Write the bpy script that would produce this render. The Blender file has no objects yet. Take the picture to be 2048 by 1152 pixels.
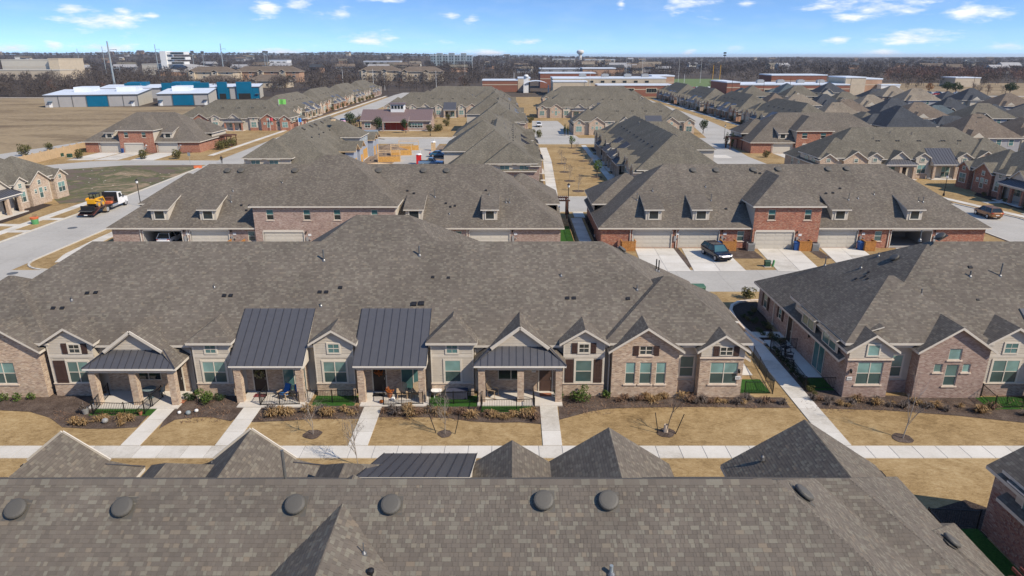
import bpy, bmesh, math, random
import numpy as np
from mathutils import Vector, Matrix
from mathutils.geometry import tessellate_polygon
R = math.radians
random.seed(7)
sc = bpy.context.scene
col = sc.collection
# ---------------------------------------------------------------- camera
CAM_H = 23.0
FPX = 2048 * 24 / 36
PITCH = math.atan(464 / FPX)
cam = bpy.data.cameras.new('camera'); cam.lens = 24; cam.sensor_width = 36; cam.clip_start = 0.5; cam.clip_end = 30000
camo = bpy.data.objects.new('camera', cam); col.objects.link(camo)
camo.location = (0, 0, CAM_H); camo.rotation_euler = (math.pi / 2 - PITCH, 0, 0)
sc.camera = camo
# ---------------------------------------------------------------- light
sc.view_settings.view_transform = 'Standard'
sc.view_settings.look = 'None'
sc.view_settings.gamma = 1
sc.view_settings.exposure = 0.6
sc.cycles.max_bounces = 4; sc.cycles.diffuse_bounces = 2; sc.cycles.glossy_bounces = 2; sc.cycles.transmission_bounces = 2; sc.cycles.volume_bounces = 0
SUN = Vector((1.0, -0.63, 1.06)).normalized()
sl = bpy.data.lights.new('sun', 'SUN'); sl.energy = 3.6; sl.angle = R(0.5); sl.color = (1.0, 0.89, 0.735)
so = bpy.data.objects.new('sun', sl); col.objects.link(so)
so.rotation_euler = SUN.to_track_quat('Z', 'Y').to_euler()
# ---------------------------------------------------------------- world
def build_world():
    w = bpy.data.worlds.new('World'); sc.world = w; w.use_nodes = True
    nt = w.node_tree; N = nt.nodes; L = nt.links
    for n in list(N): N.remove(n)
    def nd(t, **k):
        n = N.new(t)
        for a, b in k.items(): setattr(n, a, b)
        return n
    def ma(op, a, b=None, c=None, clamp=False):
        n = nd('ShaderNodeMath', operation=op, use_clamp=clamp)
        for i, v in enumerate((a, b, c)):
            if v is None: continue
            if isinstance(v, (int, float)): n.inputs[i].default_value = v
            else: L.new(v, n.inputs[i])
        return n.outputs[0]
    tc = nd('ShaderNodeTexCoord'); sep = nd('ShaderNodeSeparateXYZ'); L.new(tc.outputs['Generated'], sep.inputs[0])
    x, y, z = sep.outputs
    zz = ma('MULTIPLY_ADD', z, 3.0, 0.12)
    cmb = nd('ShaderNodeCombineXYZ'); L.new(x, cmb.inputs[0]); L.new(y, cmb.inputs[1]); L.new(zz, cmb.inputs[2])
    nrm = nd('ShaderNodeVectorMath', operation='NORMALIZE'); L.new(cmb.outputs[0], nrm.inputs[0])
    sky = nd('ShaderNodeTexSky', sky_type='NISHITA', sun_disc=False)
    sky.sun_elevation = math.asin(SUN.z); sky.sun_rotation = math.atan2(SUN.x, SUN.y)
    sky.air_density = 1.0; sky.dust_density = 0.0; sky.ozone_density = 3.0
    L.new(nrm.outputs[0], sky.inputs[0])
    hs = nd('ShaderNodeHueSaturation'); hs.inputs['Saturation'].default_value = 1.10; L.new(sky.outputs[0], hs.inputs['Color'])
    # clouds: low cumulus banks, laid out by compass bearing and elevation
    az = ma('ARCTAN2', x, y); el = ma('ARCSINE', z)
    c2 = nd('ShaderNodeCombineXYZ')
    L.new(ma('MULTIPLY', az, 26.0), c2.inputs[0]); L.new(ma('MULTIPLY', el, 95.0), c2.inputs[1])
    n1 = nd('ShaderNodeTexNoise'); n1.inputs['Scale'].default_value = 1.0; n1.inputs['Detail'].default_value = 7; n1.inputs['Roughness'].default_value = 0.62
    L.new(c2.outputs[0], n1.inputs['Vector'])
    n2 = nd('ShaderNodeTexNoise'); n2.inputs['Scale'].default_value = 0.33; n2.inputs['Detail'].default_value = 3
    L.new(c2.outputs[0], n2.inputs['Vector'])
    blobs = [(215, 45, 105, 17), (165, 24, 45, 12), (260, 28, 22, 9), (318, 38, 20, 6), (548, 24, 40, 13), (606, 17, 34, 13), (685, 31, 30, 12), (740, 80, 62, 16),
             (905, 36, 24, 9), (945, 43, 22, 10), (778, 6, 50, 8), (1058, 85, 40, 7), (1237, 14, 12, 11), (1370, 14, 52, 18), (1488, 15, 24, 8), (1660, 20, 75, 13),
             (1770, 20, 95, 22), (1680, 40, 45, 9), (1930, 32, 70, 17), (1670, 80, 30, 10), (1815, 76, 95, 15), (2010, 92, 50, 11), (1465, 97, 24, 10), (1378, 106, 20, 8),
             (215, 95, 70, 13), (30, 96, 50, 9), (560, 104, 80, 8), (980, 106, 60, 8), (1775, 106, 60, 7), (110, 92, 22, 7)]
    acc = None
    for (px, py, wx, wy) in blobs:
        a0 = math.atan((px - 1024) / 1441.6); e0 = math.atan((112 - py) / 1441.6 * math.cos(a0))
        aw = wx / 1441.6 * math.cos(a0) ** 2; ew = wy / 1441.6
        da = ma('MULTIPLY', ma('SUBTRACT', az, a0), 1 / aw)
        de = ma('MULTIPLY', ma('SUBTRACT', el, e0), 1 / ew)
        d = ma('ADD', ma('MULTIPLY', da, da), ma('MULTIPLY', de, de))
        b = ma('SUBTRACT', 1.0, ma('SQRT', d))
        acc = b if acc is None else ma('MAXIMUM', acc, b)
    gen = ma('MULTIPLY_ADD', n2.outputs[0], 3.2, -2.15)
    acc = ma('MAXIMUM', acc, ma('MAXIMUM', gen, -1.2))
    f = ma('MULTIPLY_ADD', ma('SUBTRACT', n1.outputs[0], 0.5), 3.0, acc)
    mr = nd('ShaderNodeMapRange', interpolation_type='SMOOTHSTEP'); mr.inputs[1].default_value = -0.05; mr.inputs[2].default_value = 1.15
    L.new(f, mr.inputs[0])
    n3 = nd('ShaderNodeTexNoise'); n3.inputs['Scale'].default_value = 0.7; n3.inputs['Detail'].default_value = 5
    L.new(c2.outputs[0], n3.inputs['Vector'])
    cir = nd('ShaderNodeMapRange'); cir.inputs[1].default_value = 0.45; cir.inputs[2].default_value = 0.8; cir.inputs[4].default_value = 0.10
    L.new(n3.outputs[0], cir.inputs[0])
    mask = ma('MAXIMUM', ma('MULTIPLY', mr.outputs[0], 0.92), cir.outputs[0])
    cr = nd('ShaderNodeValToRGB'); L.new(ma('MULTIPLY_ADD', n1.outputs[0], 0.9, 0.12), cr.inputs[0])
    cr.color_ramp.elements[0].color = (3.6, 4.0, 4.7, 1); cr.color_ramp.elements[0].position = 0.4
    cr.color_ramp.elements[1].color = (5.3, 5.35, 5.5, 1); cr.color_ramp.elements[1].position = 0.75
    mix = nd('ShaderNodeMix', data_type='RGBA'); L.new(mask, mix.inputs['Factor']); tn = nd('ShaderNodeMix', data_type='RGBA', blend_type='MULTIPLY'); tn.inputs['Factor'].default_value = 1; tn.inputs['B'].default_value = (0.92, 0.95, 0.985, 1); L.new(hs.outputs[0], tn.inputs['A']); L.new(tn.outputs['Result'], mix.inputs['A']); L.new(cr.outputs[0], mix.inputs['B'])
    bg = nd('ShaderNodeBackground'); bg.inputs[1].default_value = 0.15
    L.new(mix.outputs['Result'], bg.inputs[0])
    w.cycles.sampling_method = 'MANUAL'; w.cycles.sample_map_resolution = 512
    out = nd('ShaderNodeOutputWorld'); L.new(bg.outputs[0], out.inputs[0])
build_world()

# ---------------------------------------------------------------- helpers
def ray(px, py):
    u = (px - 1024) / FPX; v = (py - 576) / FPX
    S, C = math.sin(PITCH), math.cos(PITCH)
    return Vector((u, C - S * v, -S - C * v))
def gp(px, py, h=0.0):
    """ground position (at height h) seen at a photograph pixel"""
    d = ray(px, py); t = (h - CAM_H) / d.z
    return Vector((d.x * t, d.y * t, h))
def hit(px, py, z0, y0, sy, x0=0.0, sx=0.0):
    """point on the roof plane z = z0 + sy*(Y-y0) + sx*(X-x0)"""
    d = ray(px, py)
    t = (z0 + sy * (0 - y0) + sx * (0 - x0) - CAM_H) / (d.z - sy * d.y - sx * d.x)
    return Vector((d.x * t, d.y * t, CAM_H + d.z * t))

class MB:
    def __init__(s): s.v = []; s.f = []; s.uv = []
    def poly(s, pts, uvs=None):
        pts = [Vector(p) for p in pts]
        i = len(s.v); s.v += [tuple(p) for p in pts]; s.f.append(tuple(range(i, i + len(pts))))
        if uvs is None:
            n = Vector((0, 0, 0))
            for k in range(len(pts)):
                a = pts[k]; b = pts[(k + 1) % len(pts)]
                n.x += (a.y - b.y) * (a.z + b.z); n.y += (a.z - b.z) * (a.x + b.x); n.z += (a.x - b.x) * (a.y + b.y)
            if n.length > 0: n.normalize()
            if abs(n.z) > 0.99: uvs = [(p.x, p.y) for p in pts]
            else:
                t = Vector((-n.y, n.x, 0)).normalized(); up = n.cross(t)
                uvs = [(p.dot(t), p.dot(up)) for p in pts]
        s.uv += uvs
    def box(s, x0, x1, y0, y1, z0, z1, skip=''):
        a = [(x0, y0, z0), (x1, y0, z0), (x1, y1, z0), (x0, y1, z0), (x0, y0, z1), (x1, y0, z1), (x1, y1, z1), (x0, y1, z1)]
        for k, q in (('f', (0, 1, 5, 4)), ('r', (1, 2, 6, 5)), ('b', (2, 3, 7, 6)), ('l', (3, 0, 4, 7)), ('t', (4, 5, 6, 7)), ('d', (3, 2, 1, 0))):
            if k not in skip: s.poly([a[i] for i in q])
        return s
    def obox(s, p0, p1, w, h, up=(0, 0, 1)):
        """bar from p0 to p1, w wide, h deep"""
        p0 = Vector(p0); p1 = Vector(p1); d = (p1 - p0).normalized(); up = Vector(up)
        if abs(d.dot(up)) > 0.98: up = Vector((0, 1, 0))
        sd = d.cross(up).normalized(); up = sd.cross(d)
        c = [p + sd * (a * w / 2) + up * (b * h / 2) for p in (p0, p1) for a, b in ((-1, -1), (1, -1), (1, 1), (-1, 1))]
        for q in ((0, 1, 2, 3), (5, 4, 7, 6), (0, 4, 5, 1), (1, 5, 6, 2), (2, 6, 7, 3), (3, 7, 4, 0)): s.poly([c[i] for i in q])
        return s
    def cyl(s, p0, p1, r0, r1=None, n=8, cap=True):
        if r1 is None: r1 = r0
        p0 = Vector(p0); p1 = Vector(p1); d = (p1 - p0).normalized()
        a = Vector((1, 0, 0)) if abs(d.x) < 0.9 else Vector((0, 1, 0))
        u = d.cross(a).normalized(); w = d.cross(u)
        A = [p0 + (u * math.cos(2 * math.pi * k / n) + w * math.sin(2 * math.pi * k / n)) * r0 for k in range(n)]
        B = [p1 + (u * math.cos(2 * math.pi * k / n) + w * math.sin(2 * math.pi * k / n)) * r1 for k in range(n)]
        for k in range(n): s.poly([A[k], A[(k + 1) % n], B[(k + 1) % n], B[k]])
        if cap: s.poly(B); s.poly(A[::-1])
        return s
    def lathe(s, prof, n=16, c=(0, 0, 0)):
        """profile of (r, z) from bottom to top"""
        c = Vector(c)
        rings = [[c + Vector((r * math.cos(2 * math.pi * k / n), r * math.sin(2 * math.pi * k / n), z)) for k in range(n)] for r, z in prof]
        for A, B in zip(rings, rings[1:]):
            for k in range(n): s.poly([A[k], A[(k + 1) % n], B[(k + 1) % n], B[k]])
        s.poly(rings[-1]); s.poly(rings[0][::-1])
        return s
    def extr(s, pts, z0, z1):
        """prism over a plan polygon (counter-clockwise)"""
        s.poly([(x, y, z1) for x, y in pts])
        n = len(pts)
        for k in range(n):
            a = pts[k]; b = pts[(k + 1) % n]
            s.poly([(a[0], a[1], z0), (b[0], b[1], z0), (b[0], b[1], z1), (a[0], a[1], z1)])
        return s
    def prof(s, pts, axis, a, b):
        """prism of a profile polygon: axis 'x' -> pts are (y,z), axis 'y' -> pts are (x,z)"""
        f = (lambda p, t: (t, p[0], p[1])) if axis == 'x' else (lambda p, t: (p[0], t, p[1]))
        n = len(pts)
        s.poly([f(p, a) for p in pts]); s.poly([f(p, b) for p in pts[::-1]])
        for k in range(n):
            p, q = pts[k], pts[(k + 1) % n]
            s.poly([f(p, a), f(p, b), f(q, b), f(q, a)])
        return s
    def tri(s, loops3, tri_of):
        pass
    def mesh(s, name, mat, smooth=False):
        me = bpy.data.meshes.new(name); me.from_pydata(s.v, [], s.f)
        ul = me.uv_layers.new(name='UVMap')
        ul.data.foreach_set('uv', [c for t in s.uv for c in t])
        if mat is not None: me.materials.append(MATS[mat] if isinstance(mat, str) else mat)
        if smooth: me.polygons.foreach_set('use_smooth', [True] * len(me.polygons))
        return me
    def build(s, name, mat, parent=None, smooth=False, loc=None, rot=None):
        return ob(name, s.mesh(name, mat, smooth), parent, loc, rot)
def ob(name, me, parent=None, loc=None, rot=None, scale=None):
    o = bpy.data.objects.new(name, me); col.objects.link(o)
    if parent is not None: o.parent = parent
    if loc is not None: o.location = loc
    if rot is not None: o.rotation_euler = rot if not isinstance(rot, (int, float)) else (0, 0, rot)
    if scale is not None: o.scale = scale
    return o
def tag(o, label=None, cat=None, group=None, kind=None):
    if label: o['label'] = label
    if cat: o['category'] = cat
    if group: o['group'] = group
    if kind: o['kind'] = kind
    return o
def thing(name, loc, rz=0.0, label=None, cat=None, group=None):
    o = ob(name, None, None, loc, (0, 0, rz)); o.empty_display_size = 0.3
    return tag(o, label, cat, group)
def dup(root, loc, rz=None, label=None, scale=None):
    r = root.copy(); col.objects.link(r); r.location = loc
    if rz is not None: r.rotation_euler = (0, 0, rz)
    if scale is not None: r.scale = (scale,) * 3 if isinstance(scale, (int, float)) else scale
    if label: r['label'] = label
    for ch in KIDS.get(root.name, None) or [c for c in root.children]:
        c = ch.copy(); col.objects.link(c); c.parent = r
        for g in list(ch.children):
            d = g.copy(); col.objects.link(d); d.parent = c
    return r
KIDS = {}
# ---------------------------------------------------------------- materials
MATS = {}
class NT:
    def __init__(s, name):
        m = bpy.data.materials.new(name); m.use_nodes = True; s.m = m; s.t = m.node_tree; s.N = s.t.nodes; s.L = s.t.links
        s.b = s.N['Principled BSDF']; MATS[name] = m
    def nd(s, t, **k):
        n = s.N.new(t)
        for a, b in k.items(): setattr(n, a, b)
        return n
    def put(s, sock, v):
        if isinstance(v, bpy.types.NodeSocket): s.L.new(v, sock)
        elif isinstance(v, (tuple, list)) and len(v) == 3 and sock.type == 'RGBA': sock.default_value = (*v, 1)
        else: sock.default_value = v
    def ma(s, op, a, b=None, c=None, clamp=False):
        n = s.nd('ShaderNodeMath', operation=op, use_clamp=clamp)
        for i, v in enumerate((a, b, c)):
            if v is not None: s.put(n.inputs[i], v)
        return n.outputs[0]
    def obj(s): return s.nd('ShaderNodeTexCoord').outputs['Object']
    def pos(s): return s.nd('ShaderNodeNewGeometry').outputs['Position']
    def uv(s): return s.nd('ShaderNodeTexCoord').outputs['UV']
    def sep(s, v):
        n = s.nd('ShaderNodeSeparateXYZ'); s.L.new(v, n.inputs[0]); return n.outputs
    def cmb(s, x, y, z=0.0):
        n = s.nd('ShaderNodeCombineXYZ')
        for i, v in enumerate((x, y, z)): s.put(n.inputs[i], v)
        return n.outputs[0]
    def noise(s, vec, scale, detail=3, rough=0.5, dist=0.0):
        n = s.nd('ShaderNodeTexNoise'); s.L.new(vec, n.inputs['Vector'])
        n.inputs['Scale'].default_value = scale; n.inputs['Detail'].default_value = detail; n.inputs['Roughness'].default_value = rough; n.inputs['Distortion'].default_value = dist
        return n.outputs[0]
    def wn(s, vec):
        n = s.nd('ShaderNodeTexWhiteNoise', noise_dimensions='3D'); s.L.new(vec, n.inputs['Vector']); return n.outputs[0]
    def ramp(s, fac, els, interp='LINEAR'):
        n = s.nd('ShaderNodeValToRGB'); s.put(n.inputs[0], fac); r = n.color_ramp; r.interpolation = interp
        while len(r.elements) < len(els): r.elements.new(0.5)
        for e, (p, c) in zip(r.elements, els): e.position = p; e.color = (*c, 1) if len(c) == 3 else c
        return n.outputs[0]
    def mix(s, f, a, b, mode='MIX'):
        n = s.nd('ShaderNodeMix', data_type='RGBA', blend_type=mode); s.put(n.inputs['Factor'], f); s.put(n.inputs['A'], a); s.put(n.inputs['B'], b)
        return n.outputs['Result']
    def mr(s, v, a, b, c=0.0, d=1.0):
        n = s.nd('ShaderNodeMapRange'); s.put(n.inputs[0], v)
        for i, q in enumerate((a, b, c, d)): n.inputs[i + 1].default_value = q
        return n.outputs[0]
    def bump(s, h, strength, dist):
        n = s.nd('ShaderNodeBump'); s.put(n.inputs['Height'], h); n.inputs['Strength'].default_value = strength; n.inputs['Distance'].default_value = dist
        s.L.new(n.outputs[0], s.b.inputs['Normal'])
    def done(s, color, rough=0.8, metal=0.0, spec=0.3):
        s.put(s.b.inputs['Base Color'], color); s.put(s.b.inputs['Roughness'], rough); s.put(s.b.inputs['Metallic'], metal)
        s.b.inputs['Specular IOR Level'].default_value = spec
        return s.m
def lin(r, g, b):
    return tuple(((c / 255) / 12.92 if c / 255 <= 0.04045 else (((c / 255) + 0.055) / 1.055) ** 2.4) for c in (r, g, b))
def plain(name, c, rough=0.7, metal=0.0, spec=0.3, var=0.12, scale=3.0):
    t = NT(name)
    n = t.noise(t.pos(), scale, 4, 0.6)
    k = t.mr(n, 0.3, 0.7, 1 - var, 1 + var)
    cc = t.mix(1.0, c, t.cmb(k, k, k), 'MULTIPLY')
    t.done(cc, rough, metal, spec); return t
def shingle(name, tone, sat=1.0, k=1.0):
    t = NT(name); u, v, _ = t.sep(t.uv()); p = t.pos()
    oi = t.nd('ShaderNodeObjectInfo').outputs['Random']
    row = t.ma('FLOOR', t.ma('DIVIDE', v, 0.143)); fr = t.ma('FRACT', t.ma('DIVIDE', v, 0.143))
    off = t.wn(t.cmb(row, oi, 0.0))
    u2 = t.ma('MULTIPLY_ADD', off, 7.3, u)
    u3 = t.ma('MULTIPLY_ADD', t.noise(t.cmb(u2, row, 0.0), 2.3, 1), 0.45, u2)
    cell = t.ma('FLOOR', t.ma('DIVIDE', u3, 0.21))
    r = t.wn(t.cmb(cell, row, oi))
    base = t.ramp(r, [(0.0, tuple(c * 0.82 for c in tone)), (0.3, tuple(c * 0.95 for c in tone)), (0.66, tone), (0.78, (tone[0] * 1.12, tone[1] * 1.15, tone[2] * 1.12)), (0.92, (tone[0] * 1.28, tone[1] * 1.34, tone[2] * 1.3)), (1.0, (tone[0] * 1.3, tone[1] * 1.27, tone[2] * 1.18))])
    big = t.noise(p, 0.28, 4, 0.6); stk = t.noise(t.cmb(t.ma('MULTIPLY', u, 0.9), t.ma('MULTIPLY', v, 0.12), oi), 1.6, 3, 0.6)
    kk = t.ma('MULTIPLY', t.mr(big, 0.3, 0.7, 0.87, 1.13), t.ma('MULTIPLY', t.mr(stk, 0.3, 0.7, 0.93, 1.07), t.mr(oi, 0.0, 1.0, 0.96, 1.04)))
    edge = t.mr(fr, 0.0, 0.16, 0.62, 1.0)  # shadow line along each course, darkened in the colour like a printed band
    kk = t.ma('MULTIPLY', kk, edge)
    c = t.mix(1.0, base, t.cmb(kk, kk, kk), 'MULTIPLY')
    t.bump(t.ma('SUBTRACT', 1.0, fr), 0.5, 0.012)
    t.done(c, 0.92, 0, 0.15)
TONE = (0.137, 0.117, 0.096)
shingle('shingle_taupe', TONE)
shingle('shingle_taupe_far', (0.138, 0.122, 0.096))
shingle('shingle_brown', (0.150, 0.118, 0.092))
shingle('shingle_slate', (0.058, 0.062, 0.070))
shingle('shingle_blue_grey', (0.085, 0.105, 0.115))
shingle('shingle_tan', (0.21, 0.175, 0.135))
def tab_mat():
    t = NT('shingle_tab'); u, v, _ = t.sep(t.uv()); oi = t.nd('ShaderNodeObjectInfo').outputs['Random']
    r = t.ma('FRACT', t.ma('MULTIPLY_ADD', oi, 17.0, u)); tone = TONE
    base = t.ramp(r, [(0.0, tuple(c * 0.86 for c in tone)), (0.35, tone), (0.62, (tone[0] * 1.06, tone[1] * 1.05, tone[2] * 1.03)), (0.72, (tone[0] * 1.08, tone[1] * 1.1, tone[2] * 1.08)), (0.80, (tone[0] * 1.25, tone[1] * 1.32, tone[2] * 1.28)), (0.92, (tone[0] * 1.34, tone[1] * 1.42, tone[2] * 1.36)), (1.0, (tone[0] * 1.35, tone[1] * 1.27, tone[2] * 1.15))])
    g = t.noise(t.pos(), 120.0, 2); big = t.noise(t.pos(), 0.5, 3)
    k = t.ma('MULTIPLY', t.mr(g, 0.3, 0.7, 0.88, 1.12), t.mr(big, 0.3, 0.7, 0.92, 1.08))
    t.bump(g, 0.3, 0.004)
    t.done(t.mix(1.0, base, t.cmb(k, k, k), 'MULTIPLY'), 0.93, 0, 0.15)
tab_mat()
def brick(name, cols, mortar, k=1.0):
    t = NT(name); u, v, _ = t.sep(t.uv())
    bh = 0.076; bw = 0.205
    row = t.ma('FLOOR', t.ma('DIVIDE', v, bh)); fv = t.ma('FRACT', t.ma('DIVIDE', v, bh))
    u2 = t.ma('MULTIPLY_ADD', t.ma('MODULO', row, 2.0), bw / 2, u)
    cell = t.ma('FLOOR', t.ma('DIVIDE', u2, bw)); fu = t.ma('FRACT', t.ma('DIVIDE', u2, bw))
    r = t.wn(t.cmb(cell, row, 0.3))
    c = t.ramp(r, [(i / (len(cols) - 1), cc) for i, cc in enumerate(cols)])
    mo = t.ma('MAXIMUM', t.ma('LESS_THAN', fv, 0.14), t.ma('LESS_THAN', fu, 0.055))
    c = t.mix(mo, c, mortar)
    big = t.noise(t.pos(), 0.9, 4, 0.6); kk = t.mr(big, 0.3, 0.7, 0.88, 1.12)
    c = t.mix(1.0, c, t.cmb(kk, kk, kk), 'MULTIPLY')
    t.bump(t.ma('SUBTRACT', 1.0, mo), 0.6, 0.008)
    t.done(c, 0.85, 0, 0.2)
brick('brick_pink', [(0.33, 0.225, 0.165), (0.45, 0.335, 0.25), (0.52, 0.395, 0.285), (0.43, 0.305, 0.215), (0.60, 0.49, 0.37), (0.30, 0.215, 0.165)], (0.53, 0.465, 0.38))
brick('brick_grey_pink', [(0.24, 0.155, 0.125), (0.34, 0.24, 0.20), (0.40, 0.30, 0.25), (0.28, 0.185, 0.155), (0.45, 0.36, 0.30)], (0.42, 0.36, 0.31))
brick('brick_red', [(0.25, 0.085, 0.055), (0.36, 0.14, 0.09), (0.42, 0.19, 0.12), (0.28, 0.10, 0.065), (0.46, 0.27, 0.18), (0.20, 0.085, 0.07)], (0.36, 0.25, 0.19))
brick('brick_orange', [(0.34, 0.16, 0.09), (0.42, 0.23, 0.14), (0.47, 0.29, 0.19), (0.36, 0.18, 0.11)], (0.44, 0.34, 0.26))
def brick_piece():
    t = NT('brick_piece'); oi = t.nd('ShaderNodeObjectInfo').outputs['Random']; u, v, _ = t.sep(t.uv())
    r = t.ma('FRACT', t.ma('MULTIPLY_ADD', oi, 13.0, u))
    c = t.ramp(r, [(0, (0.24, 0.11, 0.085)), (0.3, (0.34, 0.18, 0.14)), (0.6, (0.40, 0.24, 0.19)), (0.8, (0.22, 0.13, 0.12)), (1, (0.46, 0.34, 0.28))])
    n = t.noise(t.pos(), 60.0, 3); k = t.mr(n, 0.3, 0.7, 0.88, 1.1)
    t.done(t.mix(1.0, c, t.cmb(k, k, k), 'MULTIPLY'), 0.9, 0, 0.2)
brick_piece()
plain('siding', (0.50, 0.45, 0.375), 0.75, var=0.06)
plain('trim', (0.60, 0.55, 0.47), 0.6, var=0.05)
plain('gutter_white', (0.72, 0.69, 0.63), 0.45, var=0.05)
plain('soffit', (0.42, 0.38, 0.32), 0.8)
plain('stone_sill', (0.62, 0.52, 0.42), 0.85, var=0.1)
plain('shutter_brown', (0.062, 0.036, 0.030), 0.6)
plain('door_brown', (0.085, 0.052, 0.042), 0.5)
plain('door_dark', (0.032, 0.024, 0.022), 0.5)
plain('garage_tan', (0.52, 0.48, 0.41), 0.6, var=0.04)
plain('frame_tan', (0.62, 0.57, 0.48), 0.55, var=0.04)
plain('metal_charcoal', (0.100, 0.098, 0.103), 0.42, 0.3, 0.5, var=0.06)
plain('metal_seam', (0.05, 0.05, 0.06), 0.42, 0.3, 0.5)
plain('black_iron', (0.012, 0.012, 0.013), 0.45, 0.3, 0.5)
plain('pipe_grey', (0.16, 0.16, 0.155), 0.55, 0.4, 0.5)
plain('flashing', (0.20, 0.20, 0.20), 0.45, 0.6, 0.5)
plain('vent_brown', (0.088, 0.080, 0.066), 0.62, 0.0, 0.5, var=0.05)
plain('vent_black', (0.016, 0.016, 0.018), 0.5)
plain('white_plastic', (0.75, 0.75, 0.73), 0.45)
plain('concrete_porch', (0.56, 0.52, 0.46), 0.85, var=0.07)
plain('wood_cedar', (0.42, 0.19, 0.055), 0.75, var=0.25, scale=6)
plain('wood_dark', (0.10, 0.045, 0.032), 0.7, var=0.2)
plain('wood_tan', (0.45, 0.33, 0.21), 0.75, var=0.15)
plain('osb_wood', (0.52, 0.29, 0.085), 0.85, var=0.2)
plain('lumber', (0.58, 0.42, 0.25), 0.8, var=0.2)
plain('house_wrap', (0.31, 0.345, 0.41), 0.6)
plain('pink_wrap', (0.80, 0.45, 0.60), 0.6)
plain('cushion_blue', (0.025, 0.13, 0.36), 0.85)
plain('cover_navy', (0.05, 0.055, 0.085), 0.9)
plain('teal_grey', (0.16, 0.22, 0.24), 0.6)
plain('bin_blue', (0.02, 0.075, 0.24), 0.5)
plain('bin_green', (0.025, 0.07, 0.045), 0.55)
plain('utility_green', (0.06, 0.14, 0.09), 0.55)
plain('utility_bright_green', (0.10, 0.30, 0.12), 0.5)
plain('metal_grey', (0.34, 0.34, 0.33), 0.5, 0.3)
plain('galvanised', (0.33, 0.37, 0.38), 0.5, 0.35)
plain('signal_red', (0.55, 0.02, 0.02), 0.45)
plain('doormat_red', (0.22, 0.055, 0.055), 0.95)
plain('doormat_rust', (0.33, 0.13, 0.07), 0.95)
plain('wreath_leaf', (0.20, 0.19, 0.07), 0.85, var=0.4, scale=30)
plain('wreath_flower', (0.62, 0.52, 0.30), 0.8, var=0.3, scale=30)
plain('autumn_leaf', (0.42, 0.13, 0.03), 0.8, var=0.35, scale=25)
plain('bucket_green', (0.10, 0.32, 0.13), 0.5)
plain('orange_mesh', (0.62, 0.16, 0.06), 0.7)
plain('skid_yellow', (0.72, 0.36, 0.012), 0.4, 0, 0.5, var=0.05)
plain('rust_red', (0.12, 0.038, 0.03), 0.6)
plain('tyre', (0.022, 0.022, 0.023), 0.85)
plain('tyre_tan', (0.30, 0.22, 0.14), 0.9)
plain('rim_silver', (0.60, 0.60, 0.60), 0.3, 0.7, 0.5)
plain('chassis_black', (0.02, 0.02, 0.022), 0.55)
def paint(name, c, rough=0.22, metal=0.4):
    t = NT(name); t.done(c, rough, metal, 0.5); t.b.inputs['Coat Weight'].default_value = 0.6; t.b.inputs['Coat Roughness'].default_value = 0.06
paint('paint_navy', (0.010, 0.012, 0.028)); paint('paint_white', (0.74, 0.74, 0.74), 0.3, 0.0); paint('paint_bronze', (0.28, 0.125, 0.045)); paint('paint_blue', (0.20, 0.32, 0.46))
paint('paint_black', (0.014, 0.015, 0.018)); paint('paint_grey', (0.16, 0.17, 0.18)); paint('paint_silver', (0.42, 0.43, 0.45)); paint('paint_red', (0.35, 0.015, 0.015)); paint('paint_teal_blue', (0.04, 0.16, 0.28))
def glass(name, c, rough=0.06):
    t = NT(name); n = t.noise(t.pos(), 0.8, 2); k = t.mr(n, 0.3, 0.7, 0.75, 1.25)
    t.done(t.mix(1.0, c, t.cmb(k, k, k), 'MULTIPLY'), rough, 0.0, 0.6)
def blinds(name, a, b):
    t = NT(name); _, v, _ = t.sep(t.uv()); fr = t.ma('FRACT', t.ma('DIVIDE', v, 0.09))
    f = t.mr(fr, 0.0, 0.5, 0.0, 1.0); n = t.noise(t.pos(), 0.9, 2); oi = t.nd('ShaderNodeObjectInfo').outputs['Random']
    c = t.mix(f, a, b); c = t.mix(t.mr(oi, 0.55, 1.0, 0.0, 0.75), c, (0.05, 0.085, 0.082)); k = t.ma('MULTIPLY', t.mr(n, 0.3, 0.7, 0.7, 1.25), t.mr(t.ma('FRACT', t.ma('MULTIPLY', oi, 7.0)), 0.0, 1.0, 0.75, 1.15))
    t.done(t.mix(1.0, c, t.cmb(k, k, k), 'MULTIPLY'), 0.09, 0, 0.6)
blinds('pane_blinds', (0.13, 0.24, 0.22), (0.22, 0.37, 0.345))
glass('pane_screen', (0.055, 0.095, 0.092), 0.25)
glass('pane_dark', (0.022, 0.030, 0.032))
glass('pane_teal', (0.075, 0.17, 0.165))
glass('car_glass', (0.02, 0.028, 0.032), 0.04)
glass('car_glass_teal', (0.05, 0.12, 0.14), 0.04)
def emis(name, c, s):
    t = NT(name); t.done(c, 0.3); t.b.inputs['Emission Color'].default_value = (*c, 1); t.b.inputs['Emission Strength'].default_value = s
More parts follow.
